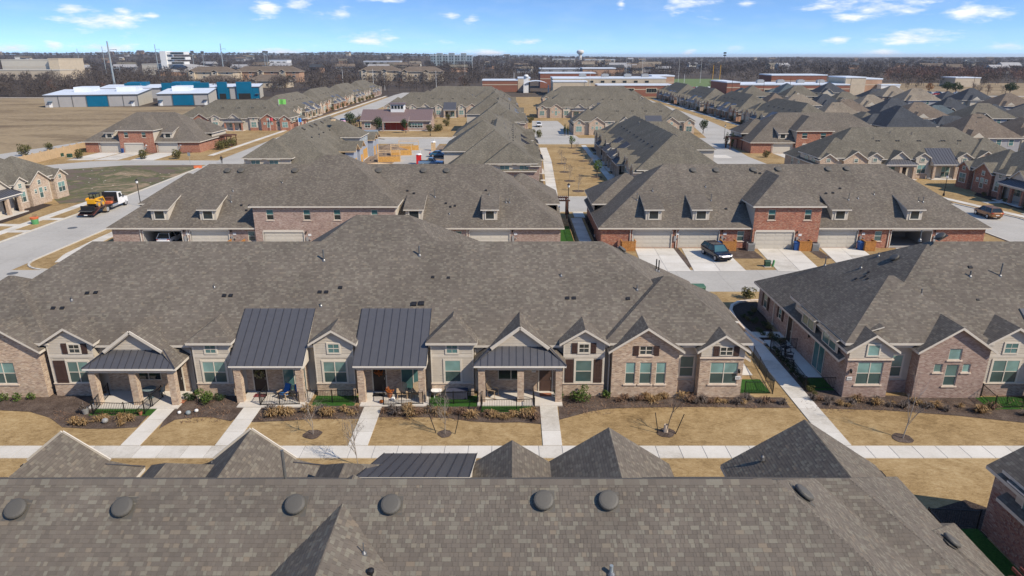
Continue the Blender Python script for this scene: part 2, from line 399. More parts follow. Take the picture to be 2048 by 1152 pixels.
def ground_mats():
    # dormant bermuda lawn
    t = NT('lawn'); p = t.pos(); x, y, z = t.sep(p)
    a = t.noise(p, 0.16, 4, 0.6); b = t.noise(p, 1.3, 5, 0.65, 0.6); c = t.noise(t.cmb(t.ma('MULTIPLY', x, 0.5), t.ma('MULTIPLY', y, 1.4), 0.0), 4.5, 5, 0.7, 1.5)
    e = t.noise(t.cmb(t.ma('ADD', x, y), t.ma('SUBTRACT', y, x), 0.0), 9.0, 3, 0.7, 2.5)
    f = t.ma('ADD', t.ma('MULTIPLY', a, 0.30), t.ma('ADD', t.ma('MULTIPLY', b, 0.30), t.ma('ADD', t.ma('MULTIPLY', c, 0.4), t.ma('MULTIPLY', e, 0.25))))
    cl = t.ramp(f, [(0.47, (0.140, 0.088, 0.040)), (0.565, (0.25, 0.168, 0.078)), (0.64, (0.335, 0.232, 0.112)), (0.71, (0.40, 0.29, 0.15)), (0.82, (0.48, 0.38, 0.215))])
    g = t.noise(p, 0.55, 5, 0.7); cl = t.mix(t.mr(g, 0.66, 0.78, 0.0, 0.45), cl, (0.16, 0.13, 0.05))
    t.bump(c, 0.5, 0.05); t.done(cl, 0.95, 0, 0.1)
    t = NT('mulch'); p = t.pos(); a = t.noise(p, 1.1, 4, 0.6); b = t.noise(p, 11.0, 4, 0.7)
    f = t.ma('ADD', t.ma('MULTIPLY', a, 0.5), t.ma('MULTIPLY', b, 0.55))
    t.bump(b, 1.0, 0.05)
    t.done(t.ramp(f, [(0.36, (0.042, 0.030, 0.024)), (0.52, (0.095, 0.070, 0.056)), (0.64, (0.15, 0.115, 0.092)), (0.76, (0.26, 0.185, 0.115))]), 0.95, 0, 0.1)
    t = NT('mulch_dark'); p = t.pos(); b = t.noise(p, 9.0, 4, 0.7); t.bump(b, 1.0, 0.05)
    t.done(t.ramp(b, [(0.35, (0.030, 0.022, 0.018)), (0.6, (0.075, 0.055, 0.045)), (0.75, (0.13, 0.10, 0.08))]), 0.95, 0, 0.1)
    t = NT('turf'); b = t.noise(t.pos(), 9.0, 4, 0.7); t.bump(b, 0.6, 0.04)
    t.done(t.ramp(b, [(0.3, (0.018, 0.055, 0.010)), (0.7, (0.045, 0.125, 0.020))]), 0.9, 0, 0.15)
    t = NT('walk_concrete'); p = t.pos(); a = t.noise(p, 0.5, 4, 0.6); b = t.noise(p, 7.0, 4, 0.7); oi = t.nd('ShaderNodeObjectInfo').outputs['Random']
    f = t.ma('ADD', t.ma('MULTIPLY', a, 0.5), t.ma('ADD', t.ma('MULTIPLY', b, 0.3), t.ma('MULTIPLY', oi, 0.2)))
    t.bump(b, 0.15, 0.01); t.done(t.ramp(f, [(0.34, (0.43, 0.395, 0.335)), (0.46, (0.545, 0.51, 0.445)), (0.56, (0.59, 0.555, 0.49)), (0.7, (0.65, 0.62, 0.555))]), 0.85, 0, 0.2)
    t = NT('street_concrete'); p = t.pos(); a = t.noise(p, 0.12, 5, 0.6); b = t.noise(p, 3.0, 5, 0.7)
    f = t.ma('ADD', t.ma('MULTIPLY', a, 0.6), t.ma('MULTIPLY', b, 0.4))
    x, y, z = t.sep(p)
    jx = t.ma('LESS_THAN', t.ma('FRACT', t.ma('DIVIDE', x, 4.6)), 0.012); jy = t.ma('LESS_THAN', t.ma('FRACT', t.ma('DIVIDE', y, 4.6)), 0.012)
    j = t.ma('MAXIMUM', jx, jy)
    cl = t.ramp(f, [(0.35, (0.345, 0.325, 0.29)), (0.52, (0.41, 0.39, 0.35)), (0.7, (0.455, 0.435, 0.395))])
    cl = t.mix(t.ma('MULTIPLY', j, 0.45), cl, (0.20, 0.185, 0.165))
    w = t.noise(p, 0.45, 6, 0.72, 1.2); cl = t.mix(t.mr(w, 0.58, 0.75, 0.0, 0.5), cl, (0.255, 0.24, 0.215)); d = t.noise(p, 1.7, 2, 0.5); cl = t.mix(t.mr(d, 0.73, 0.80, 0.0, 0.7), cl, (0.14, 0.13, 0.12))
    t.done(cl, 0.85, 0, 0.2)
    t = NT('kerb_concrete'); b = t.noise(t.pos(), 3.0, 4); t.done(t.ramp(b, [(0.3, (0.48, 0.45, 0.39)), (0.7, (0.57, 0.54, 0.48))]), 0.85, 0, 0.2)
    t = NT('stain_dark'); b = t.noise(t.pos(), 1.0, 4); t.done(t.ramp(b, [(0.3, (0.20, 0.20, 0.21)), (0.7, (0.30, 0.30, 0.31))]), 0.45, 0, 0.4)
    # the wide land: winter fields, brown scrub
    t = NT('land'); p = t.pos(); a = t.noise(p, 0.004, 5, 0.6); b = t.noise(p, 0.03, 5, 0.65)
    f = t.ma('ADD', t.ma('MULTIPLY', a, 0.6), t.ma('MULTIPLY', b, 0.4))
    t.done(t.ramp(f, [(0.36, (0.050, 0.041, 0.036)), (0.47, (0.074, 0.060, 0.051)), (0.56, (0.105, 0.084, 0.064)), (0.68, (0.082, 0.067, 0.055))]), 0.95, 0, 0.1)
    t = NT('field_dry'); p = t.pos(); x, y, z = t.sep(p)
    a = t.noise(t.cmb(t.ma('MULTIPLY', x, 0.4), y, 0.0), 0.035, 5, 0.65, 0.8); b = t.noise(p, 0.5, 5, 0.7)
    f = t.ma('ADD', t.ma('MULTIPLY', a, 0.65), t.ma('MULTIPLY', b, 0.35))
    t.done(t.ramp(f, [(0.36, (0.145, 0.105, 0.068)), (0.46, (0.225, 0.168, 0.100)), (0.55, (0.315, 0.24, 0.145)), (0.66, (0.25, 0.19, 0.11)), (0.75, (0.35, 0.28, 0.18))]), 0.95, 0, 0.1)
    t = NT('vacant_lot'); p = t.pos(); a = t.noise(p, 0.09, 5, 0.65, 1.0); b = t.noise(p, 0.9, 5, 0.7)
    f = t.ma('ADD', t.ma('MULTIPLY', a, 0.75), t.ma('MULTIPLY', b, 0.25)); t.bump(b, 0.5, 0.15)
    t.done(t.ramp(f, [(0.38, (0.125, 0.095, 0.073)), (0.47, (0.150, 0.118, 0.090)), (0.505, (0.095, 0.105, 0.045)), (0.54, (0.14, 0.125, 0.075)), (0.60, (0.30, 0.225, 0.145)), (0.68, (0.20, 0.15, 0.10)), (0.75, (0.12, 0.115, 0.06))]), 0.95, 0, 0.1)
    t = NT('dirt'); p = t.pos(); b = t.noise(p, 0.8, 6, 0.7, 0.5); t.bump(b, 0.8, 0.3)
    t.done(t.ramp(b, [(0.32, (0.13, 0.095, 0.070)), (0.52, (0.24, 0.18, 0.13)), (0.7, (0.34, 0.265, 0.195))]), 0.95, 0, 0.1)
    t = NT('sports_green'); b = t.noise(t.pos(), 0.2, 4); t.done(t.ramp(b, [(0.3, (0.09, 0.14, 0.045)), (0.7, (0.16, 0.20, 0.07))]), 0.9)
    t = NT('grass_olive'); b = t.noise(t.pos(), 0.15, 5); t.done(t.ramp(b, [(0.3, (0.14, 0.15, 0.035)), (0.7, (0.22, 0.21, 0.055))]), 0.9)
    t = NT('slab_blue'); b = t.noise(t.pos(), 0.4, 4); t.done(t.ramp(b, [(0.3, (0.42, 0.43, 0.44)), (0.7, (0.50, 0.51, 0.52))]), 0.7)
ground_mats()
def foliage(name, a, b, c):
    t = NT(name); p = t.pos(); n = t.noise(p, 5.0, 3, 0.6); oi = t.nd('ShaderNodeObjectInfo').outputs['Random']
    g = t.nd('ShaderNodeNewGeometry').outputs['Random Per Island']
    f = t.ma('ADD', t.ma('MULTIPLY', g, 0.6), t.ma('ADD', t.ma('MULTIPLY', n, 0.3), t.ma('MULTIPLY', oi, 0.12)))
    t.done(t.ramp(f, [(0.15, a), (0.5, b), (0.9, c)]), 0.75, 0, 0.2)
foliage('leaf_green', (0.028, 0.055, 0.014), (0.065, 0.11, 0.022), (0.15, 0.20, 0.045))
foliage('leaf_dark', (0.016, 0.032, 0.014), (0.034, 0.060, 0.022), (0.065, 0.095, 0.035))
foliage('leaf_olive', (0.050, 0.050, 0.018), (0.10, 0.095, 0.030), (0.17, 0.15, 0.06))
foliage('grass_tan', (0.17, 0.10, 0.045), (0.30, 0.19, 0.085), (0.44, 0.31, 0.16))
foliage('grass_rust', (0.10, 0.062, 0.042), (0.175, 0.105, 0.068), (0.27, 0.175, 0.11))
foliage('wood_near', (0.066, 0.054, 0.048), (0.083, 0.068, 0.060), (0.105, 0.087, 0.076))
foliage('twig_grey', (0.085, 0.068, 0.058), (0.13, 0.105, 0.090), (0.19, 0.155, 0.13))
foliage('twig_red', (0.10, 0.058, 0.045), (0.16, 0.09, 0.068), (0.22, 0.13, 0.10))
foliage('twig_orange', (0.20, 0.085, 0.030), (0.28, 0.13, 0.045), (0.34, 0.18, 0.08))
foliage('wood_far', (0.052, 0.043, 0.041), (0.063, 0.052, 0.049), (0.078, 0.065, 0.060))
plain('bark', (0.12, 0.095, 0.078), 0.9, var=0.25, scale=12)
plain('bark_pale', (0.30, 0.265, 0.23), 0.9, var=0.2, scale=12)
# metal buildings and public buildings
plain('panel_grey', (0.34, 0.33, 0.32), 0.6, 0.1, var=0.05, scale=0.4)
plain('panel_cream', (0.52, 0.48, 0.40), 0.6, 0.1, var=0.05, scale=0.4)
plain('panel_teal', (0.0, 0.115, 0.21), 0.5, 0.1, var=0.06, scale=0.4)
plain('roof_white', (0.66, 0.70, 0.74), 0.5, 0.1, var=0.05, scale=0.2)
plain('roof_red_metal', (0.205, 0.145, 0.135), 0.5, 0.2, var=0.06)
plain('door_red', (0.26, 0.045, 0.030), 0.6)
plain('stucco_tan', (0.50, 0.42, 0.31), 0.85, var=0.08, scale=0.5)
plain('stucco_white', (0.66, 0.64, 0.58), 0.85, var=0.06, scale=0.5)
plain('brick_school', (0.25, 0.105, 0.068), 0.85, var=0.1, scale=0.4)
plain('brick_tan_far', (0.40, 0.25, 0.165), 0.85, var=0.1, scale=0.4)
plain('steel_blue_grey', (0.27, 0.32, 0.34), 0.55, 0.3, var=0.08, scale=0.4)
plain('wall_panel_tan', (0.47, 0.34, 0.20), 0.85, var=0.1, scale=1.2)
plain('house_siding_grey', (0.33, 0.33, 0.34), 0.8, var=0.06)
plain('house_siding_cream', (0.52, 0.47, 0.38), 0.8, var=0.06)
plain('sign_white', (0.70, 0.70, 0.68), 0.6, var=0.03)
plain('sign_green', (0.12, 0.30, 0.25), 0.6, var=0.03)
plain('ink_dark', (0.05, 0.05, 0.05), 0.6)
plain('dark_inside', (0.02, 0.02, 0.021), 0.9)
plain('flag_green', (0.20, 0.55, 0.12), 0.7); plain('flag_blue', (0.05, 0.22, 0.55), 0.7); plain('flag_red', (0.55, 0.06, 0.08), 0.7)
# ---------------------------------------------------------------- ground, streets, walks
def sheet(name, pts, z, mat, kind='structure', label=None, cat=None):
    m = MB(); m.poly([(p[0], p[1], z) for p in pts]); o = m.build(name, mat)
    # make sure it faces up
    if o.data.polygons[0].normal.z < 0: o.data.flip_normals()
    if kind: o['kind'] = kind
    return o
def ground():
    m = MB()
    m.poly([(-14000, -300, -0.06), (14000, -300, -0.06), (14000, 24000, -0.06), (-14000, 24000, -0.06)])
    tag(m.build('terrain', 'land'), kind='structure')
ground()
LAWN = [(-104, -8), (120, -8), (120, 205), (96, 330), (96, 420), (-100, 420), (-100, 205), (-108, 178), (-108, 140), (-104, 118)]
sheet('lawn', LAWN, 0.0, 'lawn')
sheet('dry_field', [(-420, 120), (-108, 120), (-108, 180), (-112, 205), (-120, 300), (-150, 338), (-480, 338), (-700, 330), (-700, 150)], -0.03, 'field_dry')
sheet('dry_field', [(-480, 338.5), (-228, 338.5), (-235, 415), (-600, 420)], -0.03, 'field_dry')
sheet('haul_road', [(-150, 120), (-114, 120), (-114, 150), (-112, 200), (-119, 240), (-124, 240), (-122, 195), (-128, 165), (-160, 140)], -0.02, 'street_concrete')
sheet('vacant_lot', [(-110, 119), (-80, 119), (-79, 116), (-74.3, 110.6), (-67.3, 113.6), (-67.6, 130), (-68.2, 149.5), (-69, 152.6), (-86, 152), (-96, 146), (-104, 143), (-110, 143)], 0.012, 'vacant_lot')
sheet('rear_lane', [(-106, 143.2), (-96, 146.3), (-86, 152.3), (-66, 153.0), (-66, 159.8), (-90, 160), (-97, 158.5), (-106, 150)], 0.008, 'street_concrete')
LSL = [(-66.7, -8), (-66.7, 116), (-68, 150), (-68.5, 162), (-70.5, 226), (-73.2, 440), (-72, 470)]
LSR = [(-56.8, -8), (-56.8, 130), (-58.2, 165), (-61, 226), (-62.5, 440), (-58, 470)]
street = sheet('street', LSL + LSR[::-1], 0.006, 'street_concrete')
RS = [(65, -8), (75.8, -8), (75.8, 100), (71, 116), (60, 124), (57.5, 150), (57, 166), (59, 190), (70.5, 216), (74, 266), (76.5, 420), (65, 420), (62.5, 240), (57.5, 205), (52, 190), (46, 186), (46, 116), (60, 112), (65, 104)]
street_b = sheet('street', RS, 0.007, 'street_concrete')
sheet('rear_lane', [(-57, 66.5), (65.2, 66.5), (65.2, 74), (-57, 74)], 0.008, 'street_concrete')
sheet('street', [(-57, 104.5), (47, 104.5), (47, 116.2), (-57, 116.2)], 0.009, 'street_concrete')
sheet('street', [(-61, 192), (47, 190.5), (53, 192), (58, 206), (-61, 204.5)], 0.0085, 'street_concrete')
sheet('rear_lane', [(-27, 116), (-20, 116), (-20, 192), (-27, 192)], 0.010, 'street_concrete')
sheet('court_road', [(5.5, 204), (20, 204), (18.5, 226), (17, 262), (7.5, 262), (6.5, 226)], 0.011, 'street_concrete')
sheet('building_lot_dirt', [(-44, 118), (-27.3, 118), (-27.3, 188), (-44, 188)], 0.012, 'dirt')
sheet('dirt_edge', [(-19.8, 118), (-15, 118), (-15, 188), (-19.8, 188)], 0.012, 'dirt')
# water stains on the street at the left edge
for pts in ([(0, 565), (25, 552), (32, 556), (20, 572), (0, 584)], [(62, 560), (80, 556), (95, 552), (84, 559)], [(0, 573), (28, 566), (45, 566), (30, 574), (0, 590)]):
    sheet('wet_stain', [gp(*p) for p in pts], 0.0125, 'stain_dark')
def kerb(pts, name='kerb', w=0.22, h=0.12):
    m = MB()
    for a, b in zip(pts, pts[1:]):
        a = Vector((a[0], a[1], h / 2)); b = Vector((b[0], b[1], h / 2)); d = (b - a).normalized() * 0.05
        m.obox(a - d, b + d, w, h)
    return tag(m.build(name, 'kerb_concrete'), kind='structure')
def arc(cx, cy, r, a0, a1, n=7): return [(cx + r * math.cos(R(a0 + (a1 - a0) * k / n)), cy + r * math.sin(R(a0 + (a1 - a0) * k / n))) for k in range(n + 1)]
kerb([(-66.7, -8), (-66.7, 116), (-68, 150)])
kerb([(-56.8, 130), (-56.8, 116.5)])
kerb([(-50, 104.4)] + arc(-53.6, 101.2, 3.2, 90, 180) + arc(-52.6, 78.2, 4.2, 180, 270) + [(10, 74.0)])
kerb([(10, 66.5), (-52, 66.5)] + arc(-52.6, 62.3, 4.2, 90, 180) + [(-56.8, -8)])
kerb([(75.8, -8), (75.8, 100), (71, 116), (60, 124)])
kerb([(65, 104), (65, 78), (61.5, 74.0)]); kerb([(62, 66.5), (65, 62), (65, -8)])
kerb([(-27, 104.4), (44, 104.4)]); kerb([(-18, 116.3), (46, 116.3)]); kerb([(6.5, 190.4), (46, 190.4)]); kerb([(-60, 204.6), (4.5, 204.6)])
# ---- walks made of single slabs
SLAB = None
def slab_mesh():
    global SLAB
    if SLAB is None:
        m = MB(); e = 0.012; m.box(-0.5, 0.5, -0.5, 0.5, -0.06, 0.0, skip='d'); SLAB = m.mesh('slab', 'walk_concrete')
    return SLAB
def walk(name, x0, x1, y0, y1, z=0.05, step=1.5, along='y', gap=0.035):
    root = MB(); root.box(x0 + .05, x1 - .05, y0 + .05, y1 - .05, z - 0.07, z - 0.02, skip='d'); r = tag(root.build(name, 'stain_dark'), kind='structure')
    n = max(1, round(((y1 - y0) if along == 'y' else (x1 - x0)) / step)); me = slab_mesh()
    for k in range(n):
        if along == 'y':
            a = y0 + (y1 - y0) * k / n; b = y0 + (y1 - y0) * (k + 1) / n
            ob('slab', me, r, ((x0 + x1) / 2, (a + b) / 2, z), scale=(x1 - x0, b - a - gap, 1))
        else:
            a = x0 + (x1 - x0) * k / n; b = x0 + (x1 - x0) * (k + 1) / n
            ob('slab', me, r, ((a + b) / 2, (y0 + y1) / 2, z), scale=(b - a - gap, y1 - y0, 1))
    return r
walk('front_walk', -52, 64, 35.7, 37.05, step=1.45, along='x')
for bl, br, tl, tr in (((239, 901), (278, 900), (309, 818), (344, 818)), ((431, 897), (470, 897), (482, 818), (518, 817)), ((695, 894), (736, 894), (728, 816), (762, 816)), ((1090, 893), (1127, 893), (1076, 811), (1112, 811))):
    a, b, c, d = gp(*bl), gp(*br), gp(*tl), gp(*tr)
    walk('porch_walk', (a.x + c.x) / 2, (b.x + d.x) / 2, 37.09, (c.y + d.y) / 2 + 0.1, step=1.6)
walk('side_walk', 19.75, 21.15, 37.09, 54.3, step=1.55)
walk('side_walk', 18.0, 24.4, 54.35, 55.6, step=1.6, along='x')
walk('side_walk', 19.0, 20.3, 29.0, 35.6, step=1.5)
# walk along the left street, block behind
def ribbon(name, pts, w, mat, z):
    m = MB(); L_ = []; R_ = []
    for i, p in enumerate(pts):
        a = Vector(pts[max(0, i - 1)]); b = Vector(pts[min(len(pts) - 1, i + 1)]); d = (b - a).normalized(); n = Vector((-d.y, d.x))
        L_.append(Vector(p) + n * w / 2); R_.append(Vector(p) - n * w / 2)
    for i in range(len(pts) - 1):
        m.poly([(R_[i].x, R_[i].y, z), (R_[i + 1].x, R_[i + 1].y, z), (L_[i + 1].x, L_[i + 1].y, z), (L_[i].x, L_[i].y, z)])
    o = m.build(name, mat); o['kind'] = 'structure'
    return o
def walk_ribbon(pts, w=1.4, step=1.6, name='front_walk', z=0.05):
    r = ribbon(name, pts, w - 0.1, 'stain_dark', z - 0.03); me = slab_mesh()
    for a, b in zip(pts, pts[1:]):
        a = Vector(a); b = Vector(b); L = (b - a).length; n = max(1, round(L / step)); ang = math.atan2(b.y - a.y, b.x - a.x)
        for k in range(n):
            c = a + (b - a) * ((k + 0.5) / n)
            ob('slab', me, r, (c.x, c.y, z), ang, (L / n - 0.035, w, 1))
    return r
walk_ribbon([(-54.4, 100), (-54.4, 88), (-54.0, 80.5), (-53.0, 77.2)], 1.6)
walk_ribbon([(-70.2, 60), (-70.2, 113)], 1.5)
for y in (84.5, 92, 99.5): walk_ribbon([(-69.4, y), (-66.9, y)], 1.3, name='kerb_link_walk')
for y in (86, 95.5): walk_ribbon([(-71, y), (-76.5, y + 0.5)], 1.3, name='house_walk')
walk_ribbon([(7.0, 117.5), (8.2, 160), (8.2, 183)], 1.9, 1.5, name='mews_walk')
walk_ribbon([(10.2, 100.5), (10.2, 104.3)], 1.6, name='mews_walk')
walk_ribbon([(9.6, 76), (9.6, 100)], 1.6, name='mews_walk')
walk_ribbon([(19.4, 117.5), (19.4, 188)], 1.3, name='mews_walk')
for y in (128, 139, 150.5, 162, 174): walk_ribbon([(20.1, y), (22.4, y)], 1.2, name='house_walk')
for y in (122.5, 133, 144): walk_ribbon([(4.4, y), (7.1, y)], 1.2, name='house_walk')
walk_ribbon([(77.5, 60), (77.5, 100), (73, 118), (64, 127)], 1.4)
for k, y in enumerate((86, 94.5, 103, 112)): walk_ribbon([(78.4 - k * 0.1, y - 0.5), (83, y)], 1.2, name='house_walk')
walk_ribbon([(-73.5, 168), (-74, 226), (-76.3, 430)], 1.4, 2.5, name='front_walk')
walk_ribbon([(-56, 207), (3, 207)], 1.4, 2.5)
walk_ribbon([(79.5, 220), (80, 400)], 1.4, 2.5)
walk_ribbon([(-13.8, 208), (-13.0, 245)], 1.8, 2.0, name='garden_walk')
# driveways behind the garage fronts
def drive(px, name='driveway', rows=3):
    a, b, c, d = [gp(*p) for p in px]          # top-left, top-right, bottom-right, bottom-left
    m = MB(); m.poly([(p.x, p.y, 0.016) for p in (d, c, b, a)]); r = tag(m.build(name, 'stain_dark'), kind='structure')
    for i in range(2):
        for j in range(rows):
            def P(u, v): return (a * (1 - u) + b * u) * (1 - v) + (d * (1 - u) + c * u) * v
            g = 0.004
            q = [P(i / 2 + g, (j + 1) / rows - g), P((i + 1) / 2 - g, (j + 1) / rows - g), P((i + 1) / 2 - g, j / rows + g), P(i / 2 + g, j / rows + g)]
            m = MB(); m.extr([(p.x, p.y) for p in q], 0.0, 0.035); m.build('slab', 'walk_concrete', r)
    return r
drive([(1270, 497), (1347, 497), (1383, 543), (1288, 543)]); drive([(1363, 497), (1446, 497), (1494, 543), (1388, 543)])
drive([(1513, 496), (1594, 496), (1645, 543), (1556, 543)]); drive([(1641, 496), (1722, 496), (1780, 543), (1690, 543)])
drive([(1790, 496), (1874, 496), (1950, 543), (1850, 543)])
for x0, x1 in ((-46.6, -41.2), (-40.7, -35.3), (-31.3, -25.7), (-5.6, 0.2)):
    walk('driveway', x0, x1, 74.1, 83.2, z=0.035, step=3.0)
for a, b in ((200, 245), (250, 292), (317, 360)):
    p, q = gp(a, 305), gp(b, 305)
    walk('driveway', p.x, q.x, 160.2, 173.4, z=0.035, step=4.3)
walk('driveway', 65.0, 69.9, 164.0, 171.8, z=0.035, step=4)
walk('driveway', 44.5, 52.5, 124, 129, z=0.03, step=4, along='x'); walk('driveway', 44.5, 52.5, 139, 144, z=0.03, step=4, along='x'); walk('driveway', 44.5, 52.5, 164, 169, z=0.03, step=4, along='x')
# mulch beds
def bed(px, mat='mulch', z=0.02, name='mulch_bed'): return sheet(name, [gp(*p) for p in px], z, mat)
bed([(-40, 765), (0, 765), (175, 770), (330, 775), (330, 800), (305, 822), (275, 855), (225, 858), (175, 858), (125, 855), (100, 836), (60, 824), (0, 821), (-40, 818)])
bed([(346, 806), (352, 780), (470, 775), (488, 815), (470, 838), (462, 843), (425, 835), (390, 835), (350, 840), (318, 858)])
bed([(520, 812), (740, 812), (727, 838), (714, 838), (620, 838), (580, 842), (545, 843), (500, 845)])
bed([(764, 812), (880, 800), (960, 800), (1078, 808), (1084, 849), (1040, 845), (990, 846), (939, 843), (900, 837), (857, 835), (757, 835)])
bed([(1115, 778), (1300, 780), (1500, 780), (1500, 795), (1565, 795), (1581, 816), (1506, 816), (1420, 814), (1319, 815), (1260, 816), (1215, 818), (1178, 824), (1119, 840), (1116, 806)])
bed([(1538, 700), (1560, 690), (1700, 790), (2000, 795), (2060, 790), (2090, 852), (2048, 846), (1917, 832), (1772, 821), (1622, 817), (1600, 790)])
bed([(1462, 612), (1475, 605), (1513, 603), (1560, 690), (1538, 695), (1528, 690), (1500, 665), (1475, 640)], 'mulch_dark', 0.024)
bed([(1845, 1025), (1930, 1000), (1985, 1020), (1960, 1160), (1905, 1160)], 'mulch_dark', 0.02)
for x0, x1 in ((20.3, 21.0), (37.0, 38.4), (26.2, 30.2)): sheet('mulch_bed', [(x0, 78.6 if x1 - x0 > 1 else 74.6), (x1, 78.6 if x1 - x0 > 1 else 76), (x1, 83.4), (x0, 83.4)], 0.018, 'mulch')
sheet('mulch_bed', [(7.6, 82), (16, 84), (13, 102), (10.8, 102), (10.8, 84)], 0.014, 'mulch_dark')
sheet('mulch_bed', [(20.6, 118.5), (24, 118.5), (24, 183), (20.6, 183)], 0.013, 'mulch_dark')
sheet('mulch_bed', [(3, 118.5), (5.8, 118.5), (6.6, 160), (6.6, 186), (3, 186)], 0.013, 'mulch')
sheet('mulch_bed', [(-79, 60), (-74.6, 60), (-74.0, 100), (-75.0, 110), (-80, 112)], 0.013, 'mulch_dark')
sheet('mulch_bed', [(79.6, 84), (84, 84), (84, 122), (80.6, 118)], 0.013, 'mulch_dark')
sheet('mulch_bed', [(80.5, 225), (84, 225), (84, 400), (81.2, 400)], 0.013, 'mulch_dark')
sheet('mulch_bed', [(-80.5, 262), (-76.8, 262), (-77.6, 430), (-81, 430)], 0.013, 'mulch')
sheet('mulch_bed', [(-104, 171.5), (-82, 171.5), (-79, 176), (-76, 190), (-79, 192), (-80, 174), (-104, 173.6)], 0.013, 'mulch')
# stone edging that curves round the shaded bed
def edging():
    pts = [gp(*p) for p in ((1525, 602), (1500, 603), (1478, 605), (1464, 612), (1461, 622), (1470, 640), (1490, 660), (1512, 678), (1530, 690))]
    r = tag(MB().box(-.01, .01, -.01, .01, 0, .02).build('stone_edging', 'stone_sill', loc=pts[0]), 'pale stone edging curving round the shaded shrub bed', 'edging')
    base = pts[0]
    for a, b in zip(pts, pts[1:]):
        n = max(1, round((b - a).length / 0.5))
        for k in range(n):
            p = a + (b - a) * (k / n); q = a + (b - a) * ((k + 0.93) / n)
            m = MB(); m.obox(p - base + Vector((0, 0, .09)), q - base + Vector((0, 0, .09)), 0.28, 0.18); m.build('stone', 'stone_sill', r)
edging()
# artificial turf in the fenced yards
def turf(x0, x1, y0, y1): sheet('artificial_turf', [(x0, y0), (x1, y0), (x1, y1), (x0, y1)], 0.03, 'turf')
